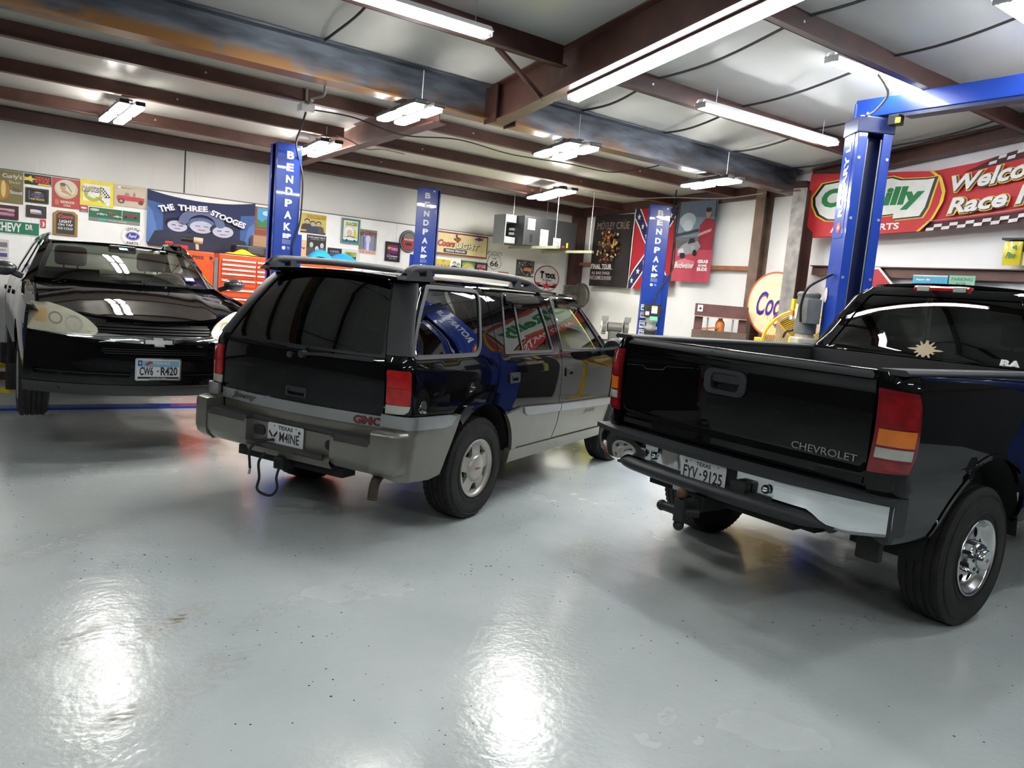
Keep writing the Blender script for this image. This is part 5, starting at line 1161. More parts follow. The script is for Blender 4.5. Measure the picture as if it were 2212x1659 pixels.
# tall lift over the truck bay
LX = 6.85
for s in (-1, 1):                       # local x = -world y
    e = post(LX, 2.72 - s * 1.50, -PI / 2 + s * R(35), 'tall blue lift column with sideways white lettering, behind the truck bed' if s < 0 else 'tall blue lift column right of the truck, outside the photo')
    H = 3.48; ww, dd = .29, .32           # ww along x (lift axis), dd along y
    b = MB().use(BLUE); iw = -s
    b.box((-iw * .144, 0, H / 2), (.012, dd, H))
    for q in (-1, 1):
        b.box((0, q * (dd / 2 - .006), H / 2), (ww, .012, H)); b.box((iw * .144, q * (dd / 2 - .045), H / 2), (.012, .09, H))
    b.box((0, 0, .012), (.5, .5, .024)); b.build('column', None, e, bevel=.006)
    MB().use(BLUED).box((-iw * .05, 0, H / 2), (.10, dd - .05, H - .06)).box((0, 0, H - .08), (ww + .03, dd + .03, .15)).build('column_core', None, e, bevel=.01)
    for q in (-.06, .07): MB().use(ZINC).cyl((iw * .12, q, .2), (iw * .12, q, H - .2), .008, 8).build('cable_rod', None, e)
    for q in (-1, 1):
        for k in range(5): MB().use(ZINC).cyl((iw * .150, q * .13, .9 + .55 * k), (iw * .157, q * .13, .9 + .55 * k), .014, 10).build('bolt', None, e)
    MB().use(BLUE).box((iw * .20, 0, 1.0), (.10, .26, .8)).build('carriage', None, e, bevel=.01)
    MB().use(BLUE).bar((iw * .22, .03, .17), (iw * .58, .45, .17), .10, .10).build('lift_arm', None, e, bevel=.008); MB().use(BLUE).bar((iw * .22, -.03, .17), (iw * .58, -.45, .17), .10, .10).build('lift_arm', None, e, bevel=.008)
    if s < 0:
        dd2 = -dd / 2 - .004
        MB().use(BLUE).box((-.01, dd2 + .002, 2.92), (.19, .006, 1.1)).build('sign_plate', None, e, bevel=.004)
        MB().use(LET).text('ROTARY LIFT', lambda x, y, d: V3(-y, dd2 - .003 - d, x), 0.86, .095, bold=.03, cx=3.0, cy=.01, depth=.002).build('lettering', None, e)
        MB().use(ink(200, 40, 40)).flat(ell(-.01, 2.47, .05, .05, 20), lambda x, y: V3(x, dd2 - .004, y)).use(LET).flat(star(-.01, 2.47, .03, .5, 4), lambda x, y: V3(x, dd2 - .0045, y)).build('maker_badge', None, e)
        MB().use(ink(220, 205, 195)).flat(ell(-.09, 1.83, .035, .075, 20), lambda x, y: V3(x, dd2 - .004, y)).build('oval_label', None, e)
        # hydraulic power unit hung on the side towards the camera
        pu = bpy.data.objects.new('power_unit', None); COL.objects.link(pu); pu.parent = e; pu.location = (-.24, -.27, 1.10)
        GM = mat('dusty_motor', (.16, .165, .16), .6, .2, var=.25)
        mm = MB().use(GM).cyl((0, 0, .34), (0, 0, .72), .105, 26).lathe([(.105, .70), (.112, .71), (.112, .735), (.09, .75), (0, .752)], (0, 0, 0), 'Z', 26).box((.12, 0, .56), (.1, .14, .24)); mm.build('motor', None, pu, bevel=.006)
        MB().use(mat('cream_tank', (.45, .42, .33), .5, var=.2)).box((0, .0, .22), (.27, .22, .16)).cyl((0, 0, .28), (0, 0, .36), .09, 20).build('pump_block', None, pu, bevel=.02)
        MB().use(BLACKP).box((.035, 0, -.02), (.24, .22, .34)).build('oil_tank', None, pu, bevel=.015)
        MB().use(mat('yellowed_plastic', (.42, .40, .14), .4, var=.2)).box((-.12, -.02, -.03), (.07, .2, .34)).build('sight_tank', None, pu, bevel=.015)
        MB().use(ink(230, 205, 40)).box((-.135, -.09, .62), (.07, .03, .11)).use(ink(220, 130, 40)).box((-.135, -.09, .535), (.07, .03, .05)).use(LET).box((-.135, -.09, .485), (.07, .03, .04)).build('warning_label', None, pu)
        MB().use(ink(215, 205, 180)).flat([(-.03, .48), (.02, .48), (.04, .62), (-.03, .63), (-.045, .56)], lambda x, y: V3(x, -.107, y)).build('peeling_label', None, pu); MB().use(ink(225, 220, 30)).flat(rects(-.11, .22, -.06, .28), lambda x, y: V3(x, -.1125, y)).build('yellow_sticker', None, pu)
        MB().use(BLACKP).tube(spline([(.10, -.09, .45), (.14, -.12, .62), (.20, -.10, .78), (.24, .02, .88), (.25, .10, .93)], 5), .013, 8).build('hose', None, pu)
        MB().use(BLACKP).tube(spline([(-.05, -.10, .36), (-.11, -.14, .34), (-.16, -.15, .28)], 5), .012, 8).build('pump_lever', None, pu)
P3 = empty('overhead_beam', (LX, 2.72, 3.482), -PI / 2, 'blue overhead beam running from the tall lift column to the right edge', 'beam')
bm_ = MB().use(BLUE).box((0, 0, .09), (3.25, .15, .17)).box((-1.62, 0, .075), (.02, .18, .14)).build('overhead_beam', None, P3, bevel=.008)
MB().use(BLUED).box((0, 0, -.012), (2.3, .13, .03)).build('padded_bar', None, P3)
MB().use(BLACKP).box((-1.22, -.06, -.055), (.10, .10, .09)).use(ink(215, 205, 30)).box((-1.17, -.115, -.07), (.05, .012, .05)).build('limit_switch', None, P3, bevel=.006)
# ------------------------------------------------------------------ signs and posters
K = (18, 18, 20); W_ = (226, 226, 224); RED = (176, 38, 42); YL = (226, 208, 48); GRN = (28, 112, 82)
def draw(b, ops, w, h, y0, base=None):
    """flat printed artwork; every op sits .5 mm in front of the last one.  coordinates 0..1 of the sheet"""
    d = .0006; k = 1
    for o in ops:
        f = (lambda x, y, k=k: V3(x * w - w / 2, y0 - d * k, y * h)) if base is None else (lambda x, y, k=k: base(x, y) + V3(0, -d * k, 0))
        b.use(ink(*o[1])); t = o[0]
        if t == 'r': b.flat(rects(*o[2:6]), f)
        elif t == 'rr': b.flat(rrect(*o[2:6], .03), f)
        elif t == 'e': b.flat(ell(o[2], o[3], o[4], o[5], 30), f)
        elif t == 'ea': b.flat(ell(o[2], o[3], o[4], o[5], 20, R(o[6]), R(o[7])), f)
        elif t == 'p': b.flat(o[2], f)
        elif t == 'ck':                                     # chequered patch
            x0, y0_, x1, y1, nx, ny = o[2:8]
            for i in range(nx):
                for j in range(ny):
                    if (i + j) % 2 == 0: b.flat(rects(x0 + (x1 - x0) * i / nx, y0_ + (y1 - y0_) * j / ny, x0 + (x1 - x0) * (i + 1) / nx, y0_ + (y1 - y0_) * (j + 1) / ny), f)
        elif t == 'car':                                    # small side view of a car: body, cabin, two wheels
            cx, cy, s, flipx = o[2:6]; q = lambda p: [(cx + flipx * a * s, cy + c * s * w / h) for a, c in p]
            b.flat(q([(-.5, -.06), (.5, -.06), (.5, .05), (.3, .09), (-.42, .09), (-.5, .04)][::flipx]), f); b.flat(q([(-.25, .09), (.12, .09), (.04, .17), (-.16, .17)][::flipx]), f)
            b.use(ink(*K))
            for a in (-.3, .3): b.flat([(cx + p * s, cy + r * s * w / h) for p, r in ell(a, -.07, .075, .075, 14)], lambda x, y: f(x, y) + V3(0, -.0003, 0))
        elif t == 't':
            ex = o[7] if len(o) > 7 else {}
            rot = ex.get('rot', 0); arcr = ex.get('arc', 0); cx, cy = o[3], o[4]
            def g(x, y, f=f):
                X, Y = (x - cx) * w, (y - cy) * h
                if rot: c, s = math.cos(R(rot)), math.sin(R(rot)); X, Y = X * c - Y * s, X * s + Y * c
                if arcr: a = X / arcr; X, Y = (arcr + Y) * math.sin(a), (arcr + Y) * math.cos(a) - arcr
                return f(cx + X / w, cy + Y / h)
            b.text(o[2], g, o[5], o[6], bold=ex.get('bold', .02), shear=ex.get('shear', 0), cx=cx, cy=cy)
        k += 1
def place(wall, x0, y0, x1, y1, off=.026):
    ax, val = (1, YB - off) if wall == 'B' else (0, XE - off)
    p, q = on(x0, y0, ax, val), on(x1, y1, ax, val)
    if wall == 'B': return Vector(((p.x + q.x) / 2, val, q.z)), q.x - p.x, p.z - q.z, 0
    return Vector((val, (p.y + q.y) / 2, q.z)), p.y - q.y, p.z - q.z, -PI / 2
def sign(name, label, cat, wall, px, bg, ops, th=.006, frame=None, shape=None, off=.026, group=None, fw=.02):
    loc, w, h, rz = place(wall, *px, off=off)
    b = MB().use(ink(*bg)); sh = shape or rects(0, 0, 1, 1)
    b.prism(sh, lambda x, y, d: V3(x * w - w / 2, -d, y * h), 0, th)
    draw(b, ops, w, h, -th)
    if frame is None: return b.build(name, None, None, loc, rz, label=label, cat=cat, group=group)
    e = empty(name, loc, rz, label, cat, group)
    b.build('print', None, e)
    f = MB().use(ink(*frame)); o = rects(-w / 2, 0, w / 2, h); i = rects(-w / 2 + fw, fw, w / 2 - fw, h - fw)
    for a in range(4):
        f.prism([o[a], o[(a + 1) % 4], i[(a + 1) % 4], i[a]], lambda x, y, d: V3(x, -d, y), 0, th + .014)
    f.build('frame', None, e); return e
oct_ = lambda n=8: [(.5 + .5 * math.cos(R(360 / n * (i + .5))) / math.cos(PI / n), .5 + .5 * math.sin(R(360 / n * (i + .5))) / math.cos(PI / n)) for i in range(n)]
def person(x, y, s, coat, face=(196, 178, 160), hair=(40, 34, 30), asp=1.0):
    """plain generic half-figure: shoulders, face, hair"""
    return [('p', coat, [(x - .55 * s, y - .9 * s), (x + .55 * s, y - .9 * s), (x + .42 * s, y - .3 * s), (x + .12 * s, y - .16 * s), (x - .12 * s, y - .16 * s), (x - .42 * s, y - .3 * s)]), ('e', hair, x, y + .12 * s, .24 * s, .27 * s), ('e', face, x, y + .03 * s, .19 * s, .24 * s),
            ('r', hair, x - .11 * s, y + .05 * s, x - .03 * s, y + .08 * s), ('r', hair, x + .03 * s, y + .05 * s, x + .11 * s, y + .08 * s), ('r', (150, 90, 80), x - .06 * s, y - .10 * s, x + .06 * s, y - .07 * s)]
sign('poster', "olive tin poster with white Curly's lettering at the left edge of the photo", 'poster', 'B', (-14, 364, 50, 442), (118, 108, 66), [('e', (170, 120, 60), .25, .38, .3, .3), ('e', (214, 196, 120), .33, .42, .08, .26), ('p', (90, 84, 60), [(.6, .32), (.95, .34), (.9, .46), (.64, .5)]), ('t', (205, 205, 190), "Curly's", .62, .82, .66, .17, {'bold': .03}), ('t', (170, 168, 130), 'Beer', .72, .66, .4, .1), ('t', (215, 215, 215), 'Stout', .76, .35, .42, .11)])
sign('sign', 'black and red sign with a yellow star, above a dark framed picture', 'sign', 'B', (53, 374, 111, 404), K, [('p', YL, star(.17, .52, .34, .42, 5, 78)), ('p', YL, [(0.04, .38), (.3, .38), (.3, .62), (.04, .62)]), ('r', (210, 190, 40), .5, .0, .98, .16), ('t', (205, 52, 28), 'TEXAS', .66, .66, .56, .36, {'bold': .06}), ('t', (205, 52, 28), 'STAR', .66, .34, .56, .26, {'bold': .06})])
sign('framed_picture', 'small black framed picture with yellow lettering, below the yellow star sign', 'picture', 'B', (56, 404, 105, 441), (24, 24, 34), [('r', (200, 200, 200), .12, .12, .14, .88), ('r', (200, 200, 200), .87, .12, .89, .88), ('e', (90, 84, 130), .5, .5, .28, .16), ('e', (150, 140, 90), .52, .72, .16, .06), ('car', (70, 66, 110), .5, .5, .55, 1), ('t', (216, 186, 50), 'HUB TRUCKS', .5, .24, .62, .13, {'bold': .04})], frame=K, fw=.03)
sign('poster', 'red cola poster with a cream oval picture', 'poster', 'B', (113, 382, 172, 453), (170, 58, 54), [('e', (206, 196, 168), .5, .64, .42, .32), ('e', (188, 180, 140), .5, .62, .40, .28), ('e', (206, 200, 176), .48, .66, .36, .25), ('e', (190, 150, 120), .38, .70, .10, .12), ('e', (90, 80, 70), .38, .79, .11, .06), ('p', (190, 130, 100), [(.30, .55), (.44, .62), (.70, .48), (.66, .44)]), ('p', (120, 100, 80), [(.5, .80), (.53, .81), (.72, .56), (.69, .55)]), ('t', (228, 206, 186), 'REDROCK', .56, .20, .52, .085, {'bold': .04}), ('t', (228, 206, 186), 'COLA', .54, .09, .26, .075, {'bold': .04}), ('r', (190, 110, 90), .10, .08, .24, .26)])
sign('poster', 'yellow bordered white racing oil poster with chequered flag', 'poster', 'B', (172.5, 386, 245.3, 449.6), YL, [('r', W_, .1, .17, .89, .84), ('ea', (170, 176, 40), .40, .46, .28, .30, 0, 360), ('e', W_, .41, .48, .17, .18), ('p', (150, 160, 40), [(.45, .34), (.68, .14), (.72, .2), (.55, .38)]), ('p', (40, 40, 40), [(.58, .78), (.74, .72), (.90, .38), (.72, .36)]), ('ck', W_, .62, .40, .84, .72, 5, 5), ('t', K, 'QUAKER', .335, .62, .56, .25, {'bold': .06, 'shear': .2}), ('t', W_, 'QUAKER', .33, .63, .53, .21, {'bold': .0, 'shear': .2}), ('t', W_, 'STATE', .40, .42, .36, .14, {'bold': .04, 'shear': .2}), ('e', (205, 205, 205), .82, .12, .07, .085), ('e', (230, 230, 230), .82, .12, .05, .06)])
sign('poster', 'faded beige poster with a red convertible', 'poster', 'B', (246, 396.5, 318, 453), (192, 180, 160), [('p', (190, 62, 74), [(.10, .28), (.90, .30), (.90, .48), (.72, .50), (.12, .52), (.08, .42)]), ('e', (90, 60, 60), .22, .26, .10, .12), ('e', (170, 150, 130), .22, .26, .05, .06), ('e', (90, 60, 60), .80, .26, .08, .10), ('p', (150, 130, 120), [(.30, .52), (.48, .53), (.42, .66), (.34, .64)]), ('p', (150, 120, 110), [(.56, .52), (.64, .52), (.62, .70), (.58, .70)]), ('r', W_, .12, .82, .20, .92), ('t', (170, 158, 140), 'Mustang', .40, .86, .4, .08, {'shear': .2})])
sign('framed_picture', 'purple framed picture at the left edge, below the olive poster', 'picture', 'B', (-14, 440, 40, 476), (170, 150, 168), [('r', (120, 90, 130), 0, .05, 1, .3), ('r', (190, 176, 180), 0, .6, 1, .95), ('e', (130, 40, 70), .35, .55, .3, .09), ('e', (150, 60, 80), .7, .5, .2, .08)], frame=(70, 26, 30), fw=.035)
sign('framed_picture', 'small framed picture with blue sky, left of the brown beer chalkboard', 'picture', 'B', (57, 442, 100, 472), (40, 100, 180), [('r', (196, 160, 130), 0, 0, 1, .35), ('p', (215, 210, 205), [(.15, .40), (.75, .42), (.70, .62), (.45, .68), (.2, .66)]), ('e', (200, 190, 120), .82, .86, .08, .1)], frame=(54, 34, 32), fw=.04)
sign('chalkboard', 'wood framed beer chalkboard reading Coors LIGHT', 'sign', 'B', (115, 453, 167, 511), (150, 112, 50), [('p', (44, 52, 50), [(.12, .05), (.88, .05), (.88, .82), (.76, .92), (.24, .92), (.12, .82)]), ('t', (196, 62, 62), 'Coors', .5, .77, .62, .16, {'shear': .3, 'bold': .04}), ('t', (220, 220, 215), 'LIGHT', .5, .57, .5, .11, {'bold': .03}), ('t', (220, 220, 215), 'ON TAP', .5, .43, .6, .09), ('t', (220, 220, 215), 'ICE COLD', .5, .28, .6, .09)], th=.02, shape=[(0, 0), (1, 0), (1, .88), (.84, 1), (.16, 1), (0, .88)])
sign('sign', 'tiny red and black sign under the yellow racing poster', 'sign', 'B', (172, 442, 190, 459), (176, 60, 66), [('r', K, 0, 0, 1, .3), ('e', W_, .5, .62, .35, .14), ('t', W_, 'COLD', .5, .15, .8, .2)])
sign('poster', 'wide green poster of small classic cars', 'poster', 'B', (192, 446, 302, 487.6), (26, 98, 66), [('r', (120, 128, 122), 0, 0, 1, .25), ('r', (200, 205, 200), .635, .25, .645, 1), ('e', (180, 190, 185), .11, .82, .09, .1), ('car', (170, 180, 180), .25, .52, .2, 1), ('car', (176, 50, 60), .42, .70, .16, 1), ('car', (205, 200, 170), .55, .46, .16, 1), ('car', (130, 30, 60), .81, .60, .32, -1), ('r', (60, 170, 130), .2, .04, .34, .22), ('t', (190, 200, 195), 'MUSTANGS', .55, .12, .36, .1)])
sign('street_sign', 'green street sign reading CHEVY DR', 'sign', 'B', (-15, 472, 84, 511), GRN, [('r', W_, 0, .0, 1, .04), ('r', W_, 0, .96, 1, 1), ('t', W_, 'CHEVY', .33, .50, .56, .68, {'bold': .03}), ('t', W_, 'DR', .78, .62, .16, .4, {'bold': .03})])
sign('sign', 'tiny red tag right of the green street sign', 'sign', 'B', (87, 474, 99, 493), (200, 60, 66), [('e', W_, .45, .45, .32, .3), ('e', K, .3, .45, .12, .25)])
sign('round_sign', 'round white sign reading GENUINE with a blue oval', 'sign', 'B', (262, 484, 310, 536), W_, [('e', (190, 190, 190), .5, .5, .49, .49), ('e', W_, .5, .5, .475, .475), ('t', K, 'GENUINE', .5, .84, .62, .13, {'arc': .115, 'bold': .02}), ('e', (40, 44, 150), .5, .5, .32, .2), ('e', W_, .5, .5, .30, .18), ('e', (40, 44, 150), .5, .5, .285, .165), ('t', W_, 'Ford', .5, .5, .36, .16, {'shear': .3}), ('t', K, 'PARTS', .5, .17, .5, .12)], shape=ell(.5, .5, .5, .5, 40))
sign('collage', 'pale photo collage below the green street sign at the left edge', 'picture', 'B', (-15, 515, 19, 560), (200, 198, 198), [('r', (120, 110, 116), .1, .6, .9, .85), ('r', (80, 76, 130), .1, .1, .9, .3), ('r', (160, 150, 160), .2, .4, .8, .5)])
# hung cloth banners: a sagging, slightly rippled sheet
def cloth(name, label, cat, wall, px, sag, ops, bg, nx=40, nz=24, rip=.012, off=.13, shade=None, low=0):
    loc, w, h, rz = place(wall, *px, off=off)
    def S(x, y):
        top = sag * 4 * x * (1 - x) * h
        z = y * h - top * y + low * (1 - y) * math.sin(3 * x)
        return V3(x * w - w / 2, -rip * (1 + math.sin(9 * x + 4 * y) + .6 * math.sin(23 * x - 6 * y)) * (1.2 - .5 * y), z)
    b = MB().use(ink(*bg, rough=.8)); b.grid(lambda u, v: S(u, v), nx, nz); b.grid(lambda u, v: S(u, v) + V3(0, .003, 0), nx, nz, flip=True)
    d = .0009; k = 1
    for o in ops:                     # printed shapes follow the cloth
        b.use(ink(*o[1], rough=.8)); f = lambda x, y, k=k: S(x, y) + V3(0, -d * k, 0)
        t = o[0]
        if t in 'rep':
            if t == 'r': pl = rects(*o[2:6])
            elif t == 'e': pl = ell(*o[2:6], 40)
            else: pl = o[2]
            vs, fs = cdt(dense(pl, .03), [], .035); b.add([f(*p) for p in vs], fs, True)
        elif t == 't':
            ex = o[7] if len(o) > 7 else {}; cx, cy = o[3], o[4]; ar = ex.get('arc', 0); rot = ex.get('rot', 0)
            def g(x, y, f=f):
                X, Y = (x - cx) * w, (y - cy) * h
                if rot: c, s = math.cos(R(rot)), math.sin(R(rot)); X, Y = X * c - Y * s, X * s + Y * c
                if ar: a = X / ar; X, Y = (ar + Y) * math.sin(a), (ar + Y) * math.cos(a) - ar
                return f(cx + X / w, cy + Y / h)
            b.text(o[2], g, o[5], o[6], bold=ex.get('bold', .02), shear=ex.get('shear', 0), cx=cx, cy=cy)
        k += 1
    return b.build(name, None, None, loc, rz, label=label, cat=cat, angle=80)
GRY = (150, 156, 176)
ops = [('r', (66, 96, 150), 0, 0, .14, .8), ('r', (66, 96, 150), .86, 0, 1, .75), ('p', (86, 120, 176), [(0, 0), (.12, 0), (.05, .6), (0, .7)]), ('p', (86, 120, 176), [(.88, 0), (1, 0), (1, .6), (.94, .5)])]
for x, y, s, hair in ((.27, .38, .48, (22, 22, 30)), (.49, .42, .56, (90, 104, 140)), (.69, .36, .52, (46, 50, 66))): ops += [(o[0], o[1], *o[2:]) for o in person(x, y, s, (46, 50, 70), (178, 184, 206), hair)]
for i in range(14): ops.append(('e', (96, 108, 142), .49 + .17 * math.cos(R(i * 13 + 5)), .50 + .27 * math.sin(R(i * 13 + 5)), .045, .07))
for tx, cx, cy, w, rot in (('THE', .165, .73, .14, 22), ('THREE', .40, .82, .27, 6), ('STOOGES', .735, .66, .36, -21)): ops += [('t', (70, 74, 96), tx, cx + .006, cy - .012, w, .135, {'bold': .07, 'rot': rot}), ('t', (222, 224, 234), tx, cx, cy, w, .125, {'bold': .04, 'rot': rot})]
cloth('banner', 'dark blue cloth banner reading THE THREE STOOGES', 'banner', 'B', (318.6, 408, 547, 545), .11, ops, (44, 52, 88), off=.04)
sign('poster', 'poster of an orange bottle before a brick wall, left of the leftmost lettered lift post', 'poster', 'B', (547.5, 445, 592, 541), (128, 66, 40), [('r', (150, 80, 50), 0, .3, 1, .34), ('r', (150, 80, 50), 0, .45, 1, .49), ('r', (150, 80, 50), 0, .62, 1, .66), ('r', (60, 150, 200), .18, .52, 1, .98), ('p', (50, 120, 60), [(.18, .52), (1, .52), (1, .66), (.6, .74), (.4, .64), (.18, .72)]), ('e', (170, 210, 225), .6, .86, .2, .06), ('rr', (206, 112, 60), .62, .25, .92, .62), ('rr', (206, 112, 60), .7, .6, .84, .8), ('r', (120, 170, 190), .62, .36, .92, .5)])
sign('poster', 'Windbags poster of three men in suits on yellow', 'poster', 'B', (650.3, 458.4, 703, 507.8), (196, 180, 96), [('r', (86, 44, 40), 0, 0, 1, .08)] + person(.25, .56, .44, (70, 56, 52)) + person(.70, .48, .44, (84, 78, 70)) + person(.47, .46, .46, (48, 62, 88)) + [('t', (130, 70, 30), 'WINDBAGS', .59, .86, .76, .2, {'bold': .04}), ('t', (224, 186, 50), 'WINDBAGS', .585, .87, .74, .18, {'bold': .0})])
sign('poster', "black and white poster reading IF WE CAN'T FIX IT", 'poster', 'B', (663.3, 506, 702.4, 556), (40, 40, 44), [('t', (210, 210, 210), "IF WE CAN'T FIX IT", .5, .89, .9, .075, {'bold': .03}), ('t', (170, 170, 170), 'nobody can', .55, .80, .7, .05)] + person(.24, .52, .5, (70, 70, 74), (190, 190, 192), (30, 30, 30)) + person(.78, .52, .5, (90, 90, 92), (200, 200, 200), (26, 26, 26)) + person(.52, .36, .5, (120, 120, 122), (205, 205, 205), (30, 30, 30)))
sign('poster', 'teal bordered poster with yellow lettering and a small race car', 'poster', 'B', (738.5, 469.8, 774.5, 529), (20, 112, 126), [('r', (206, 208, 190), .10, .16, .90, .92), ('p', (206, 196, 60), [(.66, .2), (.86, .2), (.80, .5), (.68, .6)]), ('e', (225, 225, 222), .42, .45, .24, .22), ('e', (210, 180, 160), .44, .42, .16, .14), ('p', (20, 112, 126), [(.16, .26), (.84, .26), (.6, .31), (.4, .31)]), ('car', (225, 225, 225), .52, .18, .72, 1), ('t', (30, 90, 80), 'RACER', .54, .79, .66, .14, {'bold': .06, 'shear': .2}), ('t', (210, 200, 50), 'RACER', .53, .80, .64, .12, {'bold': .0, 'shear': .2})], th=.012, fw=.01, frame=(150, 155, 150))
sign('poster', "surf school poster reading Rip Curdy's in red", 'poster', 'B', (777, 494, 811.4, 550), (120, 122, 104), [('r', (128, 132, 176), .16, .14, .84, .78), ('r', (196, 200, 216), .42, .14, .58, .48), ('e', (196, 196, 206), .5, .60, .14, .16), ('r', (90, 94, 150), .2, .2, .3, .7), ('r', (206, 200, 190), 0, 0, 1, .14), ('t', (124, 32, 36), "RIP CURDY'S", .5, .86, .94, .18, {'arc': .35, 'bold': .04}), ('t', (214, 110, 50), 'SURF SCHOOL', .5, .07, .94, .1, {'bold': .06})])
sign('framed_picture', 'small black framed plaque left of the American highway poster', 'picture', 'B', (708, 534.4, 736, 560), (52, 50, 66), [('t', (150, 150, 165), 'VIPER', .5, .7, .7, .2), ('t', (150, 80, 80), 'CLUB', .5, .4, .6, .12)], frame=(20, 22, 34), fw=.03)
sign('poster', "white poster with green emblem reading AMERICA'S HIGHWAY", 'poster', 'B', (738.5, 536.5, 775.6, 572), (208, 208, 202), [('p', (30, 62, 66), [(.18, .2), (.80, .2), (.80, .8), (.18, .8)]), ('r', (186, 184, 90), .2, .5, .78, .78), ('t', (40, 62, 50), "AMERICA'S", .49, .70, .52, .1, {'bold': .03}), ('t', (40, 62, 50), 'HIGHWAY', .49, .58, .46, .08, {'bold': .03}), ('p', (210, 210, 205), [(.34, .2), (.44, .46), (.54, .46), (.7, .2)])])
sign('framed_picture', 'dark framed purple and white poster left of the round black sign', 'picture', 'B', (832.6, 521, 861.9, 566.4), (40, 24, 44), [('r', (126, 30, 90), .1, .40, .9, .92), ('r', (206, 170, 60), .1, .62, .38, .74), ('t', (205, 195, 210), 'TRIPLE', .62, .64, .46, .14), ('t', (216, 210, 220), 'Crown', .5, .28, .72, .13, {'shear': .3}), ('t', (190, 180, 200), 'RACING', .55, .14, .5, .08), ('r', (90, 30, 110), .15, .44, .85, .5)], frame=(36, 26, 26), fw=.035)
sign('round_sign', 'oval black and red sign left of the second lettered lift post', 'sign', 'B', (864, 495, 899, 548), K, [('e', (150, 150, 150), .5, .5, .46, .46), ('e', K, .5, .5, .43, .43), ('e', (110, 110, 112), .5, .66, .30, .22), ('e', (158, 40, 44), .5, .42, .36, .32), ('e', (110, 100, 98), .5, .70, .22, .12), ('r', (176, 56, 56), .2, .52, .8, .64), ('t', (220, 200, 190), 'RACING', .5, .58, .5, .08, {'bold': .03}), ('e', K, .5, .38, .2, .07), ('t', (176, 52, 52), 'USA', .5, .22, .3, .1)], shape=ell(.5, .5, .5, .5, 40), th=.02)
tex = [(.30, 1.0), (.52, 1.0), (.52, .72), (.74, .66), (1.0, .58), (1.0, .36), (.70, .14), (.66, -.06), (.50, .0), (.38, .26), (.24, .22), (.0, .50), (.30, .52)]
TX = lambda x0, y0, w, h: [(x0 + a * w, y0 + b * h) for a, b in tex]
sign('light_box', 'cream beer sign reading Coors LIGHT TEXAS PROUD', 'sign', 'B', (938, 497, 1046, 559.5), (214, 196, 146), [('r', (150, 44, 36), 0, 0, 1, .04), ('r', K, 0, .04, 1, .06), ('r', (150, 44, 36), 0, .95, 1, 1), ('r', K, 0, .93, 1, .95), ('r', K, .985, 0, 1, 1), ('p', K, TX(.33, .56, .14, .36)), ('p', (176, 44, 40), [(.39, .60), (.47, .68), (.47, .76), (.36, .74)]), ('p', W_, star(.375, .76, .02, .4)), ('t', K, 'Coors', .205, .49, .33, .30, {'shear': .3, 'bold': .05}), ('t', (186, 60, 46), 'Coors', .20, .50, .32, .28, {'shear': .3, 'bold': .02}), ('t', K, 'LIGHT', .615, .44, .46, .27, {'shear': .15, 'bold': .07}), ('t', (232, 226, 200), 'LIGHT', .61, .45, .44, .24, {'shear': .15, 'bold': .02}), ('rr', (30, 34, 66), .16, .10, .60, .27), ('t', W_, 'TEXAS PROUD', .38, .185, .38, .09, {'bold': .03}), ('p', (70, 60, 150), [(.74, .78), (.90, .80), (.90, .87), (.74, .85)]), ('r', (70, 60, 150), .79, .76, .85, .90)], th=.07, off=.03)
sign('poster', 'small yellow poster of four figures right of the second lettered post', 'poster', 'B', (942.6, 558.5, 971, 586), (206, 184, 78), [('t', K, '17', .5, .84, .2, .16)] + sum([person(x, .42, .30, c, (196, 160, 130), (50, 40, 34)) for x, c in ((.14, (190, 170, 120)), (.38, (200, 190, 150)), (.63, (80, 70, 70)), (.87, (190, 150, 150)))], []))
sign('poster', 'small white poster of two men in black suits', 'poster', 'B', (973, 560, 996, 587), W_, person(.36, .6, .62, (34, 34, 36), (200, 196, 196), K) + person(.68, .5, .55, (50, 50, 52), (200, 196, 196), K))
sign('poster', 'small green poster with a white diamond shape', 'poster', 'B', (996, 561.6, 1026, 589), (84, 118, 84), [('e', (196, 196, 120), .5, .3, .42, .42), ('p', (214, 212, 200), [(.4, .1), (.9, .2), (.9, .4), (.5, .42)]), ('t', (206, 190, 90), 'BASEBALL', .5, .78, .86, .16, {'arc': .3, 'bold': .03})])
sign('framed_picture', 'small dark framed picture of a red truck left of the highway shield', 'picture', 'B', (1027, 566, 1050.5, 591), (190, 185, 185), [('r', (130, 140, 120), 0, 0, 1, .3), ('car', (176, 40, 60), .5, .42, .75, 1), ('t', (176, 40, 60), 'FORD', .5, .72, .6, .2, {'bold': .04})], frame=(44, 48, 46), fw=.03)
shl = [(.5, 0), (.72, .09), (.92, .18), (1.0, .36), (.90, .62), (.86, .78), (.98, .84), (.86, 1.0), (.68, .94), (.5, .99), (.32, .94), (.14, 1.0), (.02, .84), (.14, .78), (.10, .62), (0, .36), (.08, .18), (.28, .09)]
sh2 = spline(shl, 3, True)
sign('highway_shield', 'white ROUTE US 66 shield sign', 'sign', 'B', (1053, 541.7, 1081.5, 584.5), (90, 90, 90), [('p', W_, [(.5 + (a - .5) * .94, .5 + (c - .5) * .95) for a, c in sh2]), ('r', (80, 80, 80), .12, .70, .88, .712), ('t', (50, 50, 50), 'ROUTE', .5, .82, .56, .11), ('t', (50, 50, 50), 'US', .5, .61, .28, .08, {'bold': .03}), ('t', (40, 42, 44), '66', .5, .34, .56, .32, {'bold': .02})], shape=sh2)
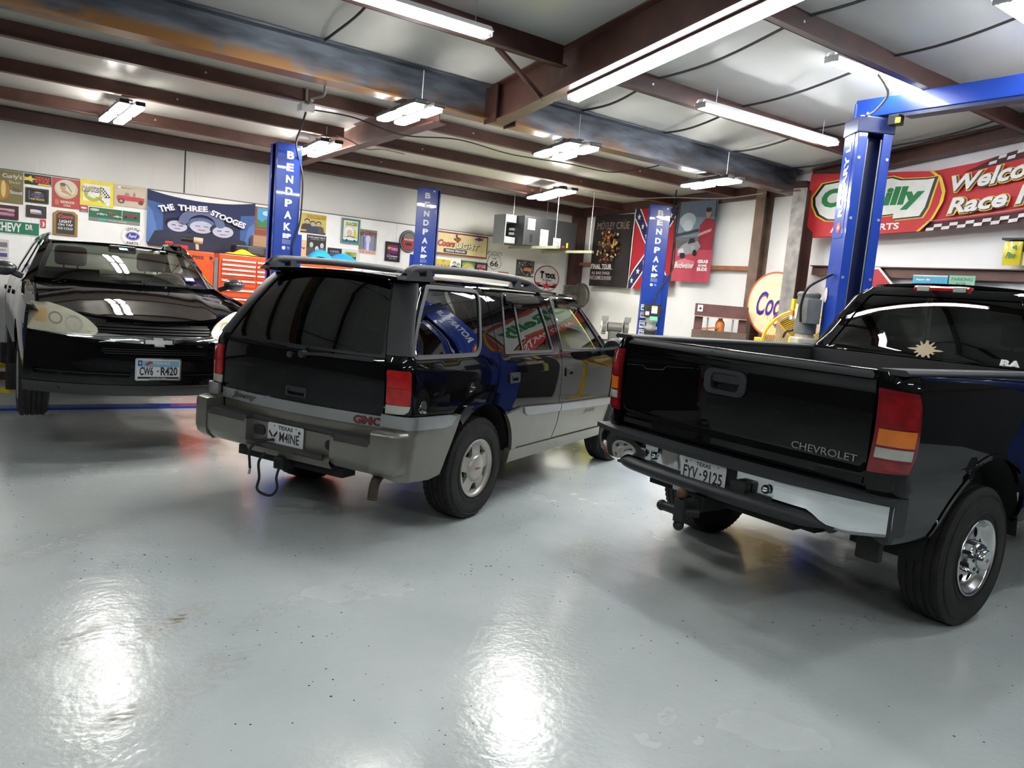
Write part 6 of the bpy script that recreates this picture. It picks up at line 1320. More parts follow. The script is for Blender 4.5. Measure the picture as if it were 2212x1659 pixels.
sign('plaque', 'small wooden plaque below the highway shield', 'plaque', 'B', (1076, 586, 1096, 602), (186, 140, 110), [('r', (160, 112, 80), .06, .86, .94, .94), ('t', (140, 96, 70), 'SHOP', .5, .45, .6, .2)], th=.02)
rng = random.Random(3)
sign('poster', 'grey collage poster with a small orange car in the middle', 'poster', 'B', (1116, 560, 1151.5, 599.6), (92, 88, 90), [('r', (lambda g: (g, g - 3, g))(rng.choice((40, 60, 120, 150, 180))), x, y, x + rng.uniform(.04, .1), y + rng.uniform(.03, .12)) for x, y in [(rng.uniform(.02, .88), rng.uniform(.02, .86)) for _ in range(110)]] + [('p', (206, 130, 70), [(.28, .34), (.74, .34), (.70, .52), (.58, .56), (.44, .56), (.30, .50)]), ('r', (40, 36, 36), .36, .56, .62, .62), ('r', (205, 205, 205), .74, .08, .94, .2)])
sign('round_sign', 'round white TYDOL FLYING sign with a red star', 'sign', 'B', (1156, 570.7, 1204, 632), (120, 34, 44), [('e', W_, .5, .5, .47, .47), ('e', (215, 214, 212), .5, .5, .462, .462), ('p', (196, 30, 60), [(.04, .33), (.96, .33), (.9, .24), (.1, .24)]), ('p', K, [(.1, .24), (.9, .24), (.84, .16), (.16, .16)]), ('p', W_, [(.2, .30), (.48, .18), (.48, .32)]), ('p', W_, [(.8, .30), (.52, .18), (.52, .32)]), ('p', (196, 30, 60), star(.5, .23, .2, .36, 5)), ('t', K, 'T', .29, .63, .15, .30, {'bold': .09}), ('t', K, 'YDOL', .62, .61, .46, .20, {'bold': .09}), ('t', (50, 50, 52), 'FLYING', .5, .43, .38, .075, {'shear': .2, 'bold': .03})], shape=ell(.5, .5, .5, .5, 44), th=.012)
sign('sign', 'narrow yellow MUSTANG sign below the grey collage', 'sign', 'B', (1104.4, 596.5, 1137, 607), (222, 196, 48), [('t', K, 'MUSTANG', .45, .55, .7, .5, {'bold': .05})])
# ------------------------------------------------------------------ end wall
ops = []
ops += [('t', (150, 128, 122), 'MÖTLEY CRÜE', .50, .86, .84, .12, {'bold': .0})]
rng = random.Random(5)
for i in range(190):
    a = rng.uniform(0, 2 * PI); r = rng.uniform(0, 1) ** .6; x = .52 + .26 * r * math.cos(a); y = .55 + .235 * r * math.sin(a)
    ops.append(('e', rng.choice([(150, 70, 44), (176, 130, 60), (120, 44, 38), (80, 80, 56), (206, 176, 120), (60, 34, 30), (90, 50, 40)]), x, y, rng.uniform(.01, .035), rng.uniform(.008, .022)))
ops += [('e', (30, 18, 18), .42, .52, .07, .045), ('e', (30, 18, 18), .62, .52, .07, .045), ('r', (40, 24, 24), .42, .40, .62, .425)]
ops += [('t', (190, 180, 176), 'FINAL TOUR', .5, .27, .56, .07), ('r', (190, 180, 176), .2, .235, .8, .239), ('t', (150, 140, 140), 'ALL BAD THINGS', .5, .18, .5, .04), ('t', (150, 140, 140), 'MUST COME TO AN END', .5, .12, .6, .04), ('r', (170, 160, 158), .2, .09, .8, .094)]
cloth('banner', 'black band tour banner reading FINAL TOUR', 'banner', 'E', (1287.5, 466, 1353, 622), .0, ops, (34, 28, 30), rip=.01)
ops = []
for (a, c) in (((0, 1), (1, 0)), ((0, 0), (1, 1))):
    dx, dy = c[0] - a[0], c[1] - a[1]
    for col, hw in ((W_, .125), ((28, 34, 82), .095)): ops.append(('p', col, [(a[0], a[1] - hw) if a[1] > .5 else (a[0], a[1]), (a[0] + hw, a[1]) if a[1] > .5 else (a[0] + hw, a[1]), (c[0], c[1] + hw) if c[1] < .5 else (c[0], c[1] - hw), (c[0], c[1]) , (c[0] - hw, c[1]), (a[0], a[1]) if a[1] > .5 else (a[0], a[1] + hw)] if False else ([(0, 1), (0, 1 - hw), (1 - hw, 0), (1, 0), (1, hw), (hw, 1)] if a[1] > .5 else [(0, 0), (hw, 0), (1, 1 - hw), (1, 1), (1 - hw, 1), (0, hw)])))
for t in (.1, .22, .34): ops += [('p', W_, [(x, y) for x, y in [(q[0], q[1]) for q in star(t, 1 - t, .045, .4)]]), ('p', W_, star(t, t, .045, .4))]
for t in (.66, .78, .9): ops += [('p', W_, star(t, 1 - t, .045, .4)), ('p', W_, star(t, t, .045, .4))]
ops += [('r', W_, 0, 0, .02, 1)]
cloth('flag', 'red flag with starred dark blue diagonal cross, partly behind the third lettered lift post', 'flag', 'E', (1375, 452, 1443, 628), .0, ops, (168, 24, 42), rip=.01)
ops = [('r', (120, 138, 158), 0, .52, 1, 1), ('r', (96, 108, 126), 0, .80, 1, 1), ('e', (170, 186, 198), .28, .76, .22, .1), ('e', (190, 200, 206), .3, .70, .14, .07), ('r', (104, 104, 110), 0, .42, 1, .56), ('p', (60, 62, 68), [(0, .56), (.6, .62), (.6, .66), (0, .60)]), ('r', (186, 70, 88), 0, 0, 1, .42), ('p', (90, 92, 92), [(0, .42), (.65, .42), (.6, .5), (0, .52)]),
       ('r', (40, 42, 46), .02, .56, .04, 1), ('r', (40, 42, 46), .96, .6, .98, 1), ('p', (150, 44, 62), [(.62, .40), (.98, .40), (1.0, .70), (.92, .78), (.74, .78), (.62, .70)]), ('e', (176, 132, 116), .80, .85, .07, .055), ('e', (44, 40, 44), .80, .885, .075, .03), ('p', (190, 150, 134), [(.60, .56), (.90, .62), (.92, .66), (.62, .60)]),
       ('p', (150, 150, 156), [(.12, .32), (.60, .36), (.72, .44), (.62, .50), (.42, .52), (.22, .46), (.12, .40)]), ('p', (40, 40, 46), [(.34, .47), (.56, .49), (.52, .54), (.40, .54)]), ('e', (30, 30, 34), .24, .33, .06, .04), ('e', (30, 30, 34), .56, .36, .055, .04), ('p', (200, 200, 206), [(.12, .36), (.28, .36), (.24, .42), (.14, .40)]), ('t', (180, 180, 186), '29', .50, .42, .09, .05, {'bold': .04}),
       ('p', (210, 120, 134), [(.04, .17), (.3, .22), (.56, .17), (.62, .25), (.3, .29), (.02, .24)]), ('t', W_, 'Budweiser', .33, .205, .5, .075, {'shear': .35}), ('t', (236, 226, 226), 'GRAB', .82, .255, .26, .045, {'bold': .07}), ('t', (236, 226, 226), 'SOME', .82, .205, .22, .03, {'bold': .07}), ('t', (236, 226, 226), 'BUDS', .82, .16, .26, .045, {'bold': .07})]
cloth('banner', 'pink and grey Budweiser racing banner with driver and stock car', 'banner', 'E', (1469, 437, 1532, 611), .0, ops, (130, 140, 150), rip=.008)
# long red parts-store banner: two joined pieces along the end wall
def long_banner():
    ys, ye = 6.19, 2.55; L = ys - ye
    top = lambda t: interp([(0, 3.455), (.12, 3.43), (.42, 3.37), (.55, 3.43), (.66, 3.53), (1, 3.78)], t)
    bot = lambda t: interp([(0, 2.635), (.25, 2.665), (.43, 2.70), (.66, 2.76), (1, 2.92)], t)
    S = lambda x, y: V3(x * L, -.012 * (1 + math.sin(11 * x + 3 * y)), bot(x) + (top(x) - bot(x)) * y - 2.635)
    b = MB().use(ink(178, 34, 40, rough=.6)); b.grid(lambda u, v: S(u, v), 60, 14); b.grid(lambda u, v: S(u, v) + V3(0, .003, 0), 60, 14, flip=True)
    k = [0]
    def pl(col, poly):
        k[0] += 1; b.use(ink(*col, rough=.6)); vs, fs = cdt(dense(poly, .02), [], .03); n = k[0]; b.add([S(*p) + V3(0, -.001 * n, 0) for p in vs], fs, True)
    def tx(col, s, cx, cy, w, h, **e):
        k[0] += 1; n = k[0]; b.use(ink(*col, rough=.6)); b.text(s, lambda x, y: S(x, y) + V3(0, -.001 * n, 0), w, h, cx=cx, cy=cy, **e)
    pl((60, 14, 20), [(.42, .0), (1, .0), (1, .16), (.42, .14)]); pl((60, 14, 20), [(.52, .88), (1, .84), (1, 1), (.6, 1)])
    for i in range(24):
        x = .425 + i * .024
        for j in range(2):
            if (i + j) % 2 == 0: pl((205, 200, 196), [(x, .005 + .05 * j), (x + .024, .005 + .05 * j), (x + .026, .055 + .05 * j), (x + .002, .055 + .05 * j)]); pl((205, 200, 196), [(x + .16, .90 + .05 * j), (x + .18, .90 + .05 * j), (x + .182, .945 + .05 * j), (x + .162, .945 + .05 * j)]) if x < .8 else None
    pl((178, 34, 40), [(.0, 0), (.41, 0), (.455, .25), (.475, .55), (.46, .80), (.42, 1), (0, 1)])
    o2 = [(.40, 0), (.412, 0), (.452, .2), (.475, .45), (.478, .62), (.462, .85), (.43, 1), (.42, 1), (.453, .84), (.468, .6), (.463, .42), (.443, .2)]
    pl((206, 176, 50), o2)
    lg = [(.03, .62), (.035, .50), (.055, .36), (.09, .28), (.17, .26), (.26, .30), (.32, .32), (.32, .24), (.405, .26), (.42, .40), (.44, .86), (.33, .86), (.30, .90), (.22, .86), (.14, .88), (.06, .82)]
    for col, g in (((206, 176, 50), .014), (K, .009), ((206, 206, 200), 0)):
        cx, cy = .235, .57; pl(col, [(cx + (a - cx) * (1 + g * 6), cy + (c - cy) * (1 + g * 9)) for a, c in lg])
    tx((26, 112, 60), "O'Reilly", .235, .575, .36, .40, bold=.05, shear=.15); tx((214, 206, 200), 'AUTO PARTS', .225, .115, .24, .11, bold=.03)
    for cx, cy, s, w in ((.645, .70, 'Welcome', .30), (.665, .345, 'Race Fans', .34)):
        tx((206, 176, 50), s, cx, cy, w * 1.03, .285, bold=.09, shear=.2); tx((70, 60, 56), s, cx, cy, w * 1.01, .26, bold=.06, shear=.2); tx((206, 203, 198), s, cx - .003, cy + .01, w, .245, bold=.03, shear=.2)
    pl((150, 145, 140), [(.43, .15), (1, .17), (1, .18), (.43, .16)])
    b.build('banner', None, None, (XE - .26, ys, 2.635), -PI / 2, label="long red O'Reilly AUTO PARTS Welcome Race Fans banner", cat='banner', angle=80)
long_banner()
# round beer light leaning between the two columns
e = empty('round_light_box', (8.90, 6.535, 1.30), -PI / 2, 'large round cream Coors sign with orange rim between the wall columns', 'sign')
b = MB().use(ink(206, 92, 52)); r = .445
b.prism(ell(0, r, r, r, 56), lambda x, y, d: V3(x, -d, y), -.07, .0); b.build('drum', None, e, bevel=.006)
b = MB().use(ink(228, 214, 172)); f = lambda k: (lambda x, y: V3(x, -.002 - .0007 * k, y + r))
b.flat(ell(0, 0, r * .94, r * .94, 56), f(1)); bl = (34, 36, 140)
b.use(ink(190, 84, 60)).text('Coors', f(2), .60, .33, bold=.03, shear=.35, cx=.02, cy=.0); b.use(ink(*bl)).text('Coors', f(3), .59, .33, bold=.01, shear=.35, cx=.015, cy=.005)
b.use(ink(196, 176, 120)); [b.flat(ell(-.12 + .05 * i, -.16 - .03 * (i % 3), .012, .03, 8), f(2)) for i in range(7)]
b.text('ORIGINAL', f(2), .30, .04, cx=-.06, cy=.27); b.use(ink(196, 90, 70)).flat(ell(.12, -.22, .11, .11, 26), f(4)).use(ink(*bl)).flat(ell(.12, -.22, .10, .10, 26), f(5)).use(ink(*W_)).flat([(.04, -.26), (.20, -.26), (.16, -.17), (.12, -.20), (.09, -.15)], f(6))
b.build('printed_face', None, e)
# small things behind the truck roof
sc = empty('added_dark_cabinet', (8.95, 4.37, 0), -PI / 2, 'added tall dark cabinet behind the truck roof with small signs standing on it', 'cabinet')  # cabinet added to darken reflections in the wagon's side; also carries the signs
DK = mat('dark_cabinet', (.035, .03, .028), .6)
MB().use(DK).box((0, 0, 1.0325), (1.1, .40, 2.063)).build('body', None, sc, bevel=.006)
for q in (-1, 1):
    d = MB().use(DK).box((q * .272, -.208, 1.03), (.52, .016, 1.9)).build('door', None, sc, bevel=.004); MB().use(ZINC).box((q * .06, -.225, 1.05), (.02, .02, .14)).build('handle', None, d)
def small(name, label, cat, y0, y1, z0, z1, col, ops, x=8.9, th=.05, tilt=0):
    b = MB().use(ink(*col)); w, h = y0 - y1, z1 - z0
    b.prism(rects(-w / 2, 0, w / 2, h), lambda a, c, d: V3(a, -d, c), -th, 0); draw(b, ops, w, h, 0)
    return b.build(name, None, None, (x, (y0 + y1) / 2, z0), -PI / 2, label=label, cat=cat)
small('box', 'light blue box with white lettering on the shelf behind the truck roof', 'box', 4.69, 4.30, 2.065, 2.20, (52, 150, 178), [('r', (190, 190, 180), 0, .88, 1, 1), ('t', W_, 'Super 86', .3, .6, .4, .2, {'shear': .2})], th=.12)
small('sign', 'pale green PARKING FOR sign on the shelf behind the truck roof', 'sign', 4.285, 4.01, 2.065, 2.205, (120, 170, 142), [('t', (44, 104, 84), 'PARKING', .5, .70, .8, .25), ('t', (44, 104, 84), 'FOR', .5, .33, .4, .22)], th=.01)
MB().use(ink(196, 176, 160)).bar((0, .08, .014), (0, -.08, .014), .05, .028).build('wood_strip', None, None, (8.9, 3.91, 2.065), 0, label='pale wooden strip lying right of the PARKING sign', cat='strip')
o8 = oct_(8); ss = MB().use(ink(214, 206, 206)); s8 = .76
ss.prism([(a * s8 - s8 / 2, c * s8) for a, c in o8], lambda x, y, d: V3(x, -d, y), -.004, 0).use(ink(168, 22, 40)).flat([((a - .5) * s8 * .93, (c - .5) * s8 * .93 + s8 / 2) for a, c in o8], lambda x, y: V3(x, -.0006, y)).use(ink(*W_)).text('STOP', lambda x, y: V3(x, -.0012, y), .56, .25, bold=.03, cy=s8 / 2)
ss.build('stop_sign', None, None, (9.03, 5.185 + .157, 2.288 - s8), -PI / 2, label='red octagonal stop sign on the wall behind the tall lift column', cat='sign')
rk = MB().use(mat('black_rack', (.02, .02, .022), .5)).box((9.08, 3.62, 2.615), (.16, .46, .02)).box((9.13, 3.62, 2.55), (.02, .40, .12)); rk.build('wall_rack', None, None, label='black wall rack holding yellow packets at the right edge', cat='rack')
def packet(y, lab):
    b = MB().use(mat('yellow_packet', rgb(206, 190, 40), .25, coat=.5, bump=.2, bscale=20)); b.grid(lambda u, v: V3(.085 * (2 * u - 1) * (1 + .05 * v), -.03 - .022 * math.sin(PI * u) * (.5 + .5 * math.sin(PI * v)), .25 * v), 8, 10); b.grid(lambda u, v: V3(.085 * (2 * u - 1) * (1 + .05 * v), -.004, .25 * v), 2, 2, flip=True)
    for s in (-1, 1): b.grid(lambda u, v, s=s: V3(s * .085 * (1 + .05 * v), -.004 - .026 * u, .25 * v), 1, 10)
    b.grid(lambda u, v: V3(.089 * (2 * u - 1), -.004 - .026 * v, .25), 2, 1); b.grid(lambda u, v: V3(.085 * (2 * u - 1), -.004 - .026 * v, 0), 2, 1)
    b.use(ink(70, 118, 60)).text('Pine', lambda x, y: V3(x, -.055, y + .125), .10, .07, shear=.4, bold=.04, cy=-.02).flat([(.0, .06), (.04, .09), (.05, .03)], lambda x, y: V3(x, -.055, y + .125))
    return b.build('packet', None, None, (9.03, y, 2.335), -PI / 2, label=lab, cat='packet', group='yellow packets on the black rack')
packet(3.73, 'shiny yellow packet on the black wall rack, the left one'); packet(3.53, 'shiny yellow packet cut off by the right edge of the photo')
# ------------------------------------------------------------------ hanging heater
H_ = empty('unit_heater', (7.6, 10.32, 2.375), 0, 'dark grey heater hanging from the roof in the far corner', 'heater')
HG = mat('heater_dark_grey', (.024, .026, .028), .5, var=.06); HL = mat('heater_light_grey', (.22, .24, .24), .45, var=.06)
MB().use(HG).box((.06, 0, .23), (1.08, .54, .46)).build('cabinet', None, H_, bevel=.008)
hb = MB().use(HL).box((-.70, .1, .23), (.02, .34, .46)).box((-.60, .1, .40), (.2, .34, .12)).box((-.60, .1, .06), (.2, .34, .10)).box((-.60, .26, .22), (.2, .02, .30)); hb.build('burner_box', None, H_, bevel=.004)
for k in (0, 1): MB().use(ZINC).cyl((-.54, .05, .17 + .07 * k), (-.50, -.02, .17 + .07 * k), .022, 10).build('burner_tube', None, H_)
for x, z, w, h, c in ((-.34, .335, .14, .17, W_), (-.07, .15, .16, .26, (216, 210, 190)), (.20, .10, .15, .15, (222, 222, 222))):
    l = MB().use(ink(*c)).box((x, -.272, z), (w, .004, h)).use(ink(130, 130, 130))
    for i in range(4): l.box((x - w * .3 + i * w * .2, -.2745, z - h * .08), (w * .07, .001, h * .6))
    l.build('label', None, H_)
MB().use(ink(206, 196, 50)).box((.42, -.272, .08), (.035, .004, .08)).build('label', None, H_); MB().use(ink(176, 60, 70)).box((.34, -.272, .05), (.05, .004, .03)).build('label', None, H_); MB().use(BLACKP).box((-.33, -.272, .12), (.05, .006, .12)).build('switch_panel', None, H_)
for x in (-.26, .44):
    MB().use(mat('greenish_strut', (.36, .38, .26), .45, .4)).box((x, -.24, -.021), (.041, 1.35, .041)).build('strut_rail', None, H_)
    for y in (-.82, .38): MB().use(ZINC).cyl((x, y, -.04), (x, y, zlean(10.32 + y) - 2.375 - .005), .006, 8).build('hanger_rod', None, H_)
# ------------------------------------------------------------------ orange tool cabinets along the back wall
ORG = mat('orange_cabinet', (.72, .085, .016), .32, coat=.5, var=.03); WHB = mat('white_drawer_pull', (.82, .82, .82), .3, var=.02)
def cabinet(name, x0, x1, label, cols, door=False):
    y0, d, h = 10.45, .62, 1.78; w = x1 - x0; e = empty(name, ((x0 + x1) / 2, y0 + d / 2, 0), 0, label, 'tool cabinet')
    MB().use(ORG).box((0, 0, h / 2 + .06), (w, d, h - .12)).build('body', None, e, bevel=.01)
    for sx in (-1, 1):
        for sy in (-1, 1): MB().use(BLACKP).cyl((sx * (w / 2 - .08) - .02, sy * .22, .06), (sx * (w / 2 - .08) + .02, sy * .22, .06), .06, 16).build('caster', None, e)
    if door:
        dr = MB().use(ORG).box((.02, -d / 2 - .008, h / 2 + .05), (w - .12, .016, h - .26)).build('door', None, e, bevel=.006)
        MB().use(mat('badge_dark', (.03, .03, .03), .4)).text('MAPISS', lambda x, y: V3(x, -d / 2 - .0175, y), .27, .045, bold=.03, cx=-.03, cy=h - .03 - .05).flat([(.17, h - .09), (.20, h - .1), (.215, h - .07), (.195, h - .05), (.175, h - .06)], lambda x, y: V3(x, -d / 2 - .0175, y)).build('maker_badge', None, e)
        MB().use(ORG).box((.0, -d / 2 - .004, h - .07), (w, .008, .1)).build('top_rail', None, e, bevel=.004)
        return e
    rows = [(1.69, .055), (1.63, .055), (1.57, .055), (1.51, .055), (1.41, .09), (1.28, .10), (1.165, .10), (1.02, .12), (.86, .14), (.68, .16), (.48, .18), (.27, .2)]
    cw_ = (w - .05) / cols
    for c in range(cols):
        for z, hh in rows:
            xc = -w / 2 + .025 + cw_ * (c + .5)
            f = MB().use(ORG).box((xc, -d / 2 - .007, z - .005), (cw_ - .02, .014, hh)).build('drawer', None, e, bevel=.003)
            MB().use(WHB).box((xc, -d / 2 - .02, z + hh / 2 - .018), (cw_ - .024, .022, .022)).build('pull', None, f, bevel=.005)
    return e
cabinet('tool_cabinet', 2.06, 2.525, 'orange locker with plain door left of the orange drawer chest, behind the sedan', 1, True)
MB().use(mat('grey_strip', (.16, .16, .17), .5)).box((0, 0, .86), (.05, .6, 1.72)).build('filler_panel', None, None, (2.557, 10.76, 0), label='grey filler panel between the orange locker and drawer chest', cat='panel')
cabinet('tool_cabinet', 2.59, 3.55, 'orange drawer chest with white pulls behind the leftmost lettered lift post', 2)
cabinet('tool_cabinet', 3.57, 4.45, 'orange cabinet mostly hidden behind the wagon roof', 2)
ZT = 1.785
g = empty('heat_gun', (2.30, 10.6, ZT), R(-10), 'black and cream tool gun standing on the orange locker', 'tool')
MB().use(BLACKP).cyl((-.15, 0, .135), (.0, 0, .135), .028, 16, .036).build('barrel', None, g); MB().use(mat('cream_plastic', (.45, .40, .28), .4)).cyl((.0, 0, .135), (.11, 0, .125), .038, 16, .045).build('motor_housing', None, g)
MB().use(mat('cream_plastic', (.45, .40, .28), .4)).bar((.04, 0, .11), (.05, 0, .0), .03, .04).build('handle', None, g, bevel=.008); MB().use(BLACKP).cyl((.05, 0, 0), (.05, 0, .014), .05, 18).build('foot', None, g)
MB().use(ink(190, 50, 46)).box((0, 0, .03), (.22, .12, .06)).box((-.12, 0, .075), (.1, .05, .04)).build('red_case', None, None, (2.18, 10.9, ZT), 0, bevel=.015, label='red tool lying on the orange locker by the sedan roof', cat='tool')
c_ = MB().use(mat('yellow_cloth', rgb(226, 186, 30), .9, bump=.4, bscale=40)); c_.grid(lambda u, v: V3(-.22 + .44 * u, -.1 + .2 * v, .004 + (.05 * math.sin(PI * u) * math.sin(PI * v) * (1 + .5 * math.sin(11 * u + 4 * v)))), 18, 10); c_.grid(lambda u, v: V3(-.22 + .44 * u, -.1 + .2 * v, .0), 18, 10, flip=True)
c_.build('cloth', None, None, (2.90, 10.55, ZT), 0, label='crumpled yellow cloth on the orange drawer chest', cat='cloth')
bx = empty('tool_case', (3.06, 10.80, ZT), 0, 'black plastic case on the orange drawer chest', 'case')
MB().use(BLACKP).box((0, 0, .07), (.42, .26, .14)).build('case_body', None, bx, bevel=.02); MB().use(mat('case_grey', (.05, .05, .055), .5)).box((.06, -.002, .075), (.24, .262, .10)).build('case_lid', None, bx, bevel=.02)
MB().use(mat('cardboard', (.34, .22, .13), .8, var=.08)).box((0, 0, .15), (.20, .14, .30)).build('cardboard_box', None, None, (3.26, 11.02, ZT), 0, bevel=.004, label='brown cardboard box behind the black case', cat='box')
ab = empty('cardboard_box', (3.72, 10.72, ZT), 0, 'tall tan cardboard box with a dark curved arrow, right of the leftmost lettered post', 'box')
MB().use(mat('tan_cardboard', (.50, .33, .19), .8, var=.06)).box((0, 0, .15), (.17, .2, .30)).build('carton', None, ab, bevel=.003)
MB().use(ink(60, 44, 36)).grid(lambda u, v: V3(-.05 + .10 * u, -.1015, .17 + .03 * math.sin(PI * u) * .8 - .004 + .012 * v), 10, 1).flat([(.035, .185), (.06, .20), (.055, .165)], lambda x, y: V3(x, -.1015, y)).build('printed_mark', None, ab)
tw_ = mat('blue_towel', rgb(40, 170, 226), .95, var=.12, vscale=30, bump=.5, bscale=120)
b = MB().use(tw_)
b.grid(lambda u, v: V3(-.40 + .80 * u, -.2 + .4 * v, (.17 * (math.sin(PI * min(1, u / .44)) ** .5 if u < .44 else math.sin(PI * (.18 + .82 * (u - .44) / .56)) ** .8 * .78 + .04) + .02 * math.sin(17 * u + 5 * v)) * math.sin(PI * (.06 + .88 * v)) ** .5), 40, 14); b.grid(lambda u, v: V3(-.40 + .80 * u, -.2 + .4 * v, 0), 40, 14, flip=True)
b.build('towel', None, None, (4.26, 10.74, ZT + .012), 0, label='bright blue towel bundle on the orange cabinets', cat='towel', angle=80)
# ------------------------------------------------------------------ along the end wall
GC = mat('grimy_cast_iron', (.11, .105, .09), .6, .4, var=.3)
cp = empty('air_compressor', (8.66, 10.55, 0), 0, 'grimy grey compressor pump on a tank in the far corner', 'compressor')
MB().use(mat('tank_grey', (.12, .12, .12), .5, .2)).lathe([(0, .12), (.16, .14), (.22, .22), (.24, .35), (.24, 1.2), (.22, 1.33), (.14, 1.42), (0, 1.43)], (0, 0, 0), 'Z', 32).build('tank', None, cp)
for k in range(3): MB().use(DARK).bar((.2 * math.cos(k * 2.1), .2 * math.sin(k * 2.1), .25), (.24 * math.cos(k * 2.1), .24 * math.sin(k * 2.1), 0), .05, .05).build('leg', None, cp)
MB().use(GC).box((-.10, 0, 1.55), (.22, .24, .22)).build('crankcase', None, cp, bevel=.03)
hd_ = MB().use(GC)
for k in range(6): hd_.box((-.09, 0, 1.68 + .025 * k), (.16, .2, .010))
hd_.box((-.09, 0, 1.74), (.12, .15, .17)); hd_.build('finned_cylinder', None, cp, bevel=.003)
MB().use(GC).lathe([(.0, -.02), (.20, -.02), (.22, .0), (.22, .05), (.2, .06), (0, .06)], (.13, -.02, 1.66), 'X', 26).build('flywheel_guard', None, cp); MB().use(ZINC).cyl((.18, -.02, 1.62), (.26, -.02, 1.62), .015, 10).build('shaft', None, cp)
bg_ = empty('bench_grinder', (8.0, 8.68, 0), R(-35), 'grey bench grinder on a pedestal left of the third lettered post', 'grinder')
MB().use(GC).lathe([(0, 0), (.17, 0), (.18, .02), (.06, .05), (.04, .1), (.04, .98), (0, .98)], (0, 0, 0), 'Z', 26).box((0, 0, 1.0), (.34, .22, .03)).build('pedestal', None, bg_)
MB().use(mat('grinder_grey', (.15, .145, .13), .45, .3, var=.1)).cyl((-.11, 0, 1.21), (.11, 0, 1.21), .075, 24).box((0, 0, 1.08), (.16, .14, .14)).build('motor', None, bg_, bevel=.006)
for s in (-1, 1):
    gd = MB().use(mat('grinder_grey', (.30, .29, .26), .45, .3)).lathe([(.05, -.03), (.115, -.03), (.12, .03), (.05, .03)], (s * .17, 0, 1.21), 'X', 30, True).build('wheel_guard', None, bg_)
    MB().use(mat('grinding_wheel', (.62, .58, .48), .8)).cyl((s * .175, 0, 1.21), (s * .205, 0, 1.21), .095, 28).use(ZINC).cyl((s * .205, 0, 1.21), (s * .215, 0, 1.21), .025, 14).build('grinding_wheel', None, bg_)
    MB().use(ZINC).bar((s * .17, -.1, 1.30), (s * .17, -.16, 1.38), .10, .008).build('spark_shield', None, bg_); MB().use(ZINC).bar((s * .18, -.10, 1.12), (s * .18, -.19, 1.12), .07, .01).build('tool_rest', None, bg_)
pr = empty('shop_press', (8.52, 7.10, 0), R(-52), 'dark red H-frame shop press with orange jack', 'press')
PR = mat('press_maroon', (.105, .040, .036), .5, var=.2)
for s in (-1, 1):
    MB().use(PR).box((s * .30, 0, .84), (.10, .012, 1.66)).box((s * (.30 - .05), .045, .84), (.012, .1, 1.66)).box((s * (.30 + .05), .045, .84), (.012, .1, 1.66)).build('upright', None, pr, bevel=.003); MB().use(PR).box((s * .30, 0, .02), (.12, .5, .04)).build('foot', None, pr, bevel=.006)
MB().use(PR).box((0, -.02, 1.59), (.72, .012, .17)).box((0, .10, 1.59), (.72, .012, .17)).build('head_beam', None, pr, bevel=.003); MB().use(mat('worn_edge', (.35, .25, .22), .5)).box((0, -.03, 1.50), (.70, .09, .012)).build('head_flange', None, pr)
MB().use(mat('press_bed', (.10, .065, .045), .6, var=.3)).box((0, -.05, 1.25), (.74, .012, .12)).box((0, .12, 1.25), (.74, .012, .12)).build('bed', None, pr, bevel=.003); MB().use(mat('press_bed', (.10, .065, .045), .6)).box((0, .03, .72), (.62, .1, .1)).build('cross_tie', None, pr)
MB().use(mat('jack_orange', (.42, .13, .03), .5, var=.15)).lathe([(0, 1.27), (.06, 1.27), (.064, 1.42), (.05, 1.45), (.03, 1.47), (.03, 1.50), (0, 1.50)], (0, .03, 0), 'Z', 24).bar((0, -.03, 1.36), (-.24, -.05, 1.33), .022, .022).build('bottle_jack', None, pr)
MB().use(GC).cyl((0, .03, 1.08), (0, .03, 1.27), .03, 14).build('ram', None, pr)
for s in (-1, 1): MB().use(ZINC).cyl((s * .17, .0, 1.31), (s * .17, .0, 1.49), .012, 10).build('return_spring', None, pr)
MB().use(ink(*W_)).box((-.29, -.027, 1.61), (.07, .002, .09)).use(ink(*K)).flat([(-.29 + (a - .5) * .045, 1.61 + (c - .5) * .05) for a, c in tex], lambda x, y: V3(x, -.0285, y)).build('state_sticker', None, pr)
fn_ = empty('drum_fan', (8.40, 5.72, 0), R(-58), 'large yellow drum fan behind the power unit of the tall lift', 'fan')
FY = mat('fan_yellow', (.72, .42, .02), .4, coat=.3, var=.06); fz_, fr_ = 1.24, .43
MB().use(BLACKP).lathe([(fr_ + .03, -.11), (fr_ + .03, .14), (fr_ + .02, .14), (fr_ + .02, -.11)], (0, 0, fz_), 'Y', 48, True).build('drum', None, fn_)
gr = MB().use(FY); gr.lathe([(fr_ + .012, -.13), (fr_ + .03, -.12), (fr_ + .012, -.11), (fr_ - .005, -.12)], (0, 0, fz_), 'Y', 48, True)
for k in range(17): rr0 = .06 + k * .0225; gr.tube([(rr0 * math.cos(2 * PI * i / 40), -.125, fz_ + rr0 * math.sin(2 * PI * i / 40)) for i in range(40)], .0035, 5, closed=True)
for k in range(8): gr.bar((0, -.13, fz_), (fr_ * math.cos(R(45 * k)), -.13, fz_ + fr_ * math.sin(R(45 * k))), .010, .010, (0, 1, 0))
gr.build('grille', None, fn_)
for k in range(4):
    a = R(90 * k + 20); MB().use(mat('fan_blade', (.30, .20, .04), .5)).grid(lambda u, v: V3((.06 + .33 * u) * math.cos(a + .9 * (v - .5)), .03 * (2 * v - 1), fz_ + (.06 + .33 * u) * math.sin(a + .9 * (v - .5))), 6, 6).build('blade', None, fn_)
MB().use(BLACKP).cyl((0, -.05, fz_), (0, .12, fz_), .08, 20).build('motor', None, fn_)
